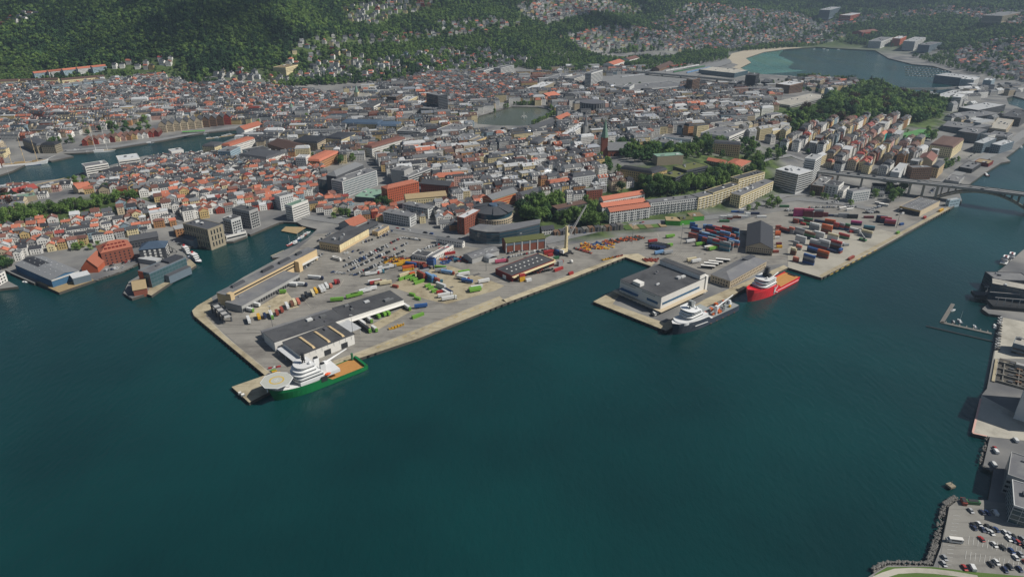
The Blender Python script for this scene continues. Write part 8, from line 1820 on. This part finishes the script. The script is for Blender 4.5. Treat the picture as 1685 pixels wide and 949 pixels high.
wood([(1120, 12), (1190, 10), (1300, 20), (1390, 60), (1340, 76), (1200, 86), (1060, 60)], 9.5, (.7, .97), (.7, 1.2), .1); wood([(840, -14), (1190, -14), (1190, 12), (1120, 14), (1060, 24), (1000, 4), (860, 12)], 11, (.5, .85), (1.1, 1.8), .08); wood([(-40, 115), (60, 113), (180, 118), (290, 112), (330, 135), (260, 122), (180, 130), (60, 138), (-40, 138)], 9, (.6, 1), (.6, 1.1), .15); wood([(1440, 160), (1480, 158), (1560, 165), (1690, 190), (1690, 205), (1600, 200), (1540, 200)], 22, (.6, 1.1), (.6, 1.1), .4); wood([(985, 142), (1130, 140), (1200, 142), (1290, 130), (1440, 145), (1400, 160), (1300, 150), (1180, 152), (1000, 150)], 20, (.6, 1.1), (.6, 1), .45); wood([(890, 120), (1000, 112), (1120, 104), (1200, 90), (1205, 96), (1130, 112), (980, 124)], 12, (.6, 1), (.7, 1.3), .3); wood([(1310, 124), (1380, 130), (1445, 138), (1440, 142), (1375, 134), (1310, 128)], 8, (.7, 1), (.8, 1.3), .1); wood([(1000, 365), (1100, 352), (1170, 345), (1180, 350), (1100, 362), (1010, 372)], 14, (.9, 1.3), (.3, .6), .4); wood([(1350, 60), (1440, 40), (1560, 30), (1700, 50), (1700, 90), (1560, 84), (1470, 78), (1400, 74)], 12, (.55, .9), (1, 1.7), .25)
wood([(1500, 95), (1560, 86), (1620, 66), (1700, 60), (1700, 135), (1640, 132), (1580, 116), (1530, 104)], 13, (.7, .95), (.9, 1.5), .35); wood([(565, 12), (700, 4), (700, 20), (620, 40), (570, 36)], 15, (.7, 1), (.8, 1.2), .4)
wood([(-20, 140), (180, 132), (330, 140), (430, 140), (580, 160), (560, 190), (430, 180), (250, 170), (0, 205)], 17, (.6, 1.2), (.6, 1.0), .35); wood([(0, 375), (235, 338), (530, 275), (545, 300), (300, 372), (30, 428)], 14, (.7, 1.2), (.45, .85), .3); wood([(400, 205), (580, 152), (780, 150), (780, 212), (640, 240), (560, 262), (440, 262)], 16, (.6, 1.2), (.6, 1.1), .35); wood([(620, 262), (960, 238), (990, 300), (880, 335), (690, 310)], 14, (.6, 1.2), (.6, 1.1), .35)
wood([(690, 150), (800, 118), (880, 130), (780, 180)], 18, (.6, 1.1), (.6, 1.1), .3); wood([(1265, 250), (1380, 205), (1500, 205), (1480, 275), (1345, 258)], 14, (.6, 1.2), (.6, 1), .4); wood([(985, 195), (1270, 168), (1220, 210), (1060, 215)], 14, (.5, 1.2), (.5, .9), .4)
wood([(290, 130), (345, 150), (390, 160), (340, 118)], 9, (.6, 1), (.7, 1.2), .1); wood([(1440, 945), (1470, 934), (1540, 934), (1600, 944), (1460, 948)], 9, (.9, 1.3), (.12, .22), .2, False)
wood([(1232, 212), (1330, 185), (1400, 150), (1440, 138), (1480, 158), (1565, 172), (1548, 192), (1500, 208), (1420, 208), (1340, 217), (1270, 227), (1235, 230)], 10.5, (.55, 1.05), (1.2, 2.0), .05)
wood([(1000, 315), (1040, 298), (1090, 294), (1170, 288), (1240, 270), (1262, 280), (1215, 298), (1175, 314), (1120, 324), (1070, 328), (1000, 328)], 11, (.7, 1.2), (.7, 1.2), .2)
wood([(845, 358), (870, 338), (915, 315), (985, 338), (1003, 355), (990, 378), (905, 368), (860, 372)], 11, (.7, 1.2), (.7, 1.2), .2); wood([(1000, 242), (1040, 233), (1070, 243), (1150, 238), (1240, 225), (1260, 250), (1200, 262), (1060, 270), (1000, 262)], 11, (.6, 1.2), (.9, 1.5), .2)
wood([(1280, 235), (1330, 215), (1300, 240), (1290, 255)], 10, (.6, 1.2), (.8, 1.4), .2); wood([(60, 240), (110, 244), (140, 236), (100, 226)], 14, (.6, 1.2), (.8, 1.2), .3); wood([(1000, 362), (1060, 356), (1100, 350), (1090, 358), (1010, 372)], 9, (.8, 1.3), (.4, .8), .3)
wood([(985, 262), (1025, 264), (1022, 290), (985, 302)], 12, (.6, 1.2), (.7, 1.2), .25); wood([(880, 345), (925, 322), (960, 330), (915, 352)], 12, (.6, 1.2), (.7, 1.2), .3)
# the rest of the visible hills
TG = set()
for v in FOR.values():
    for x, y, z, s in v: TG.add((int(x//14), int(y//14)))
for xx in np.arange(-2300, 4400, 13.):
    for yy in np.arange(1500, 5600, 13.):
        x, y = xx+rg.uniform(-5, 5), yy+rg.uniform(-5, 5); z = hz(x, y)
        if not (z > 48 or (y > 2450 and z > 14)): continue
        if (int(x//14), int(y//14)) in TG: continue
        X, Y = topx((x, y, z))
        if not (-30 < X < IW+30 and -14 < Y < 125): continue
        if not onland(x, y) or near_house(x, y, 4) or near_house(x, y+9, 4) or near_house(x, y+18, 5) or near_house(x, y+28, 4) or blocked(x, y, 3) or blocked(x, y+10, 2): continue
        if near_house(x, y, 22) and rg.random() < .45: continue
        FOR[rg.choice('bbbddp')].append((x, y, z, rg.uniform(1.2, 2.1)))
def lowtree(name, m, seed, conifer=False):
    r = crown_mesh(name, m, seed, 230 if not conifer else 200, .95 if not conifer else .8, conifer)
    bm = bmesh.new(); bm.from_mesh(r); tk = trunk_mesh('t', conifer); bm.from_mesh(tk); r.materials.append(M['trunk']); nf = len(r.polygons)
    bm.faces.ensure_lookup_table()
    for f in bm.faces[nf:]: f.material_index = 1
    bm.to_mesh(r); bm.free(); return bpy.data.objects.new(name+'_source', r)
def scatter(name, label, pts, src):
    me = bpy.data.meshes.new(name); me.from_pydata([(x, y, z) for x, y, z, s in pts], [], [])
    a = me.attributes.new('scl', 'FLOAT', 'POINT'); a.data.foreach_set('value', [s for *_, s in pts]); a = me.attributes.new('rz', 'FLOAT', 'POINT'); a.data.foreach_set('value', [rg.uniform(0, 6.28) for _ in pts])
    o = link(name, me); tag(o, label, 'trees', None, 'stuff'); ng = bpy.data.node_groups.new(name, 'GeometryNodeTree'); ng.interface.new_socket('Geometry', in_out='INPUT', socket_type='NodeSocketGeometry'); ng.interface.new_socket('Geometry', in_out='OUTPUT', socket_type='NodeSocketGeometry')
    N = ng.nodes; gi, go = N.new('NodeGroupInput'), N.new('NodeGroupOutput'); ip = N.new('GeometryNodeInstanceOnPoints'); ob = N.new('GeometryNodeObjectInfo'); ob.inputs['Object'].default_value = src; ob.inputs['As Instance'].default_value = True
    s1 = N.new('GeometryNodeInputNamedAttribute'); s1.data_type = 'FLOAT'; s1.inputs['Name'].default_value = 'scl'; s2 = N.new('GeometryNodeInputNamedAttribute'); s2.data_type = 'FLOAT'; s2.inputs['Name'].default_value = 'rz'; cx = N.new('ShaderNodeCombineXYZ')
    K = ng.links; K.new(gi.outputs[0], ip.inputs['Points']); K.new(ob.outputs['Geometry'], ip.inputs['Instance']); K.new(s1.outputs['Attribute'], ip.inputs['Scale']); K.new(s2.outputs['Attribute'], cx.inputs['Z']); K.new(cx.outputs[0], ip.inputs['Rotation']); K.new(ip.outputs[0], go.inputs[0])
    md = o.modifiers.new('scatter', 'NODES'); md.node_group = ng; return o
half = FOR['b'][::2], FOR['b'][1::2]
scatter('leafy_woods', 'leafy green woods covering the hills and gardens', half[0], lowtree('low_tree', 'leaf', 21)); scatter('leafy_woods', 'leafy green woods covering the hills and gardens', half[1], lowtree('low_tree', 'leaf', 22))
scatter('dark_woods', 'darker green woods on the hillsides', FOR['d'], lowtree('low_tree', 'leaf_dark', 23)); scatter('conifer_woods', 'dark conifers among the hillside woods', FOR['p'], lowtree('conifer', 'leaf_pine', 24, True))
print('trees', len(INDIV), {k: len(v) for k, v in FOR.items()})
# ---------------------------------------------------------------- air
hb = MB(); hb.box(0, 1900, -4, 12800, 9000, 640); ho = hb.build('haze', [])
ho['kind'] = 'stuff'; ho['label'] = 'thin pale haze over the town'; ho['category'] = 'haze'
hm = bpy.data.materials.new('haze'); hm.use_nodes = True; n = hm.node_tree.nodes; n.clear()
pv = n.new('ShaderNodeVolumePrincipled'); pv.inputs['Color'].default_value = (.56, .73, .93, 1); pv.inputs['Density'].default_value = .000065; pv.inputs['Anisotropy'].default_value = .2
mo = n.new('ShaderNodeOutputMaterial'); hm.node_tree.links.new(pv.outputs[0], mo.inputs['Volume']); ho.data.materials.append(hm)

# ---------------------------------------------------------------- fair-weather clouds overhead (they shade parts of the hills)
cmn = bpy.data.materials.new('cloud'); cmn.use_nodes = True; cmn.node_tree.nodes['Principled BSDF'].inputs['Base Color'].default_value = (.85, .86, .88, 1); cmn.node_tree.nodes['Principled BSDF'].inputs['Roughness'].default_value = 1
cn_ = cmn.node_tree.nodes; ct_ = cn_.new('ShaderNodeBsdfTransparent'); cx_ = cn_.new('ShaderNodeMixShader'); cx_.inputs[0].default_value = .16; cmn.node_tree.links.new(ct_.outputs[0], cx_.inputs[1]); cmn.node_tree.links.new(cn_['Principled BSDF'].outputs[0], cx_.inputs[2]); cmn.node_tree.links.new(cx_.outputs[0], cn_['Material Output'].inputs['Surface'])
rc_ = random.Random(5); CH = 1500.0
def cloud(px, wx, wy, nb):
    p = hit(*px); k = (CH-p.z)/math.tan(R(SUN_EL)); h = Vector((SUNV.x, SUNV.y)).normalized()*k
    b = MB()
    for i in range(nb):
        a = rc_.uniform(0, 6.28); q = math.sqrt(rc_.random()); r = rc_.uniform(.16, .34)*min(wx, wy)*(1.2-.6*q)
        b.dome(q*wx/2*math.cos(a), q*wy/2*math.sin(a), rc_.uniform(0, r*.3), r, 14, 8, True, .45)
    o = b.build('cloud', cmn, None, True, (p.x+h.x, p.y+h.y, CH)); o['kind'] = 'structure'
cloud((330, 30), 520, 300, 26); cloud((120, 15), 420, 260, 18); cloud((1010, 42), 420, 340, 24); cloud((1450, 10), 900, 500, 26); cloud((690, 8), 260, 160, 10)
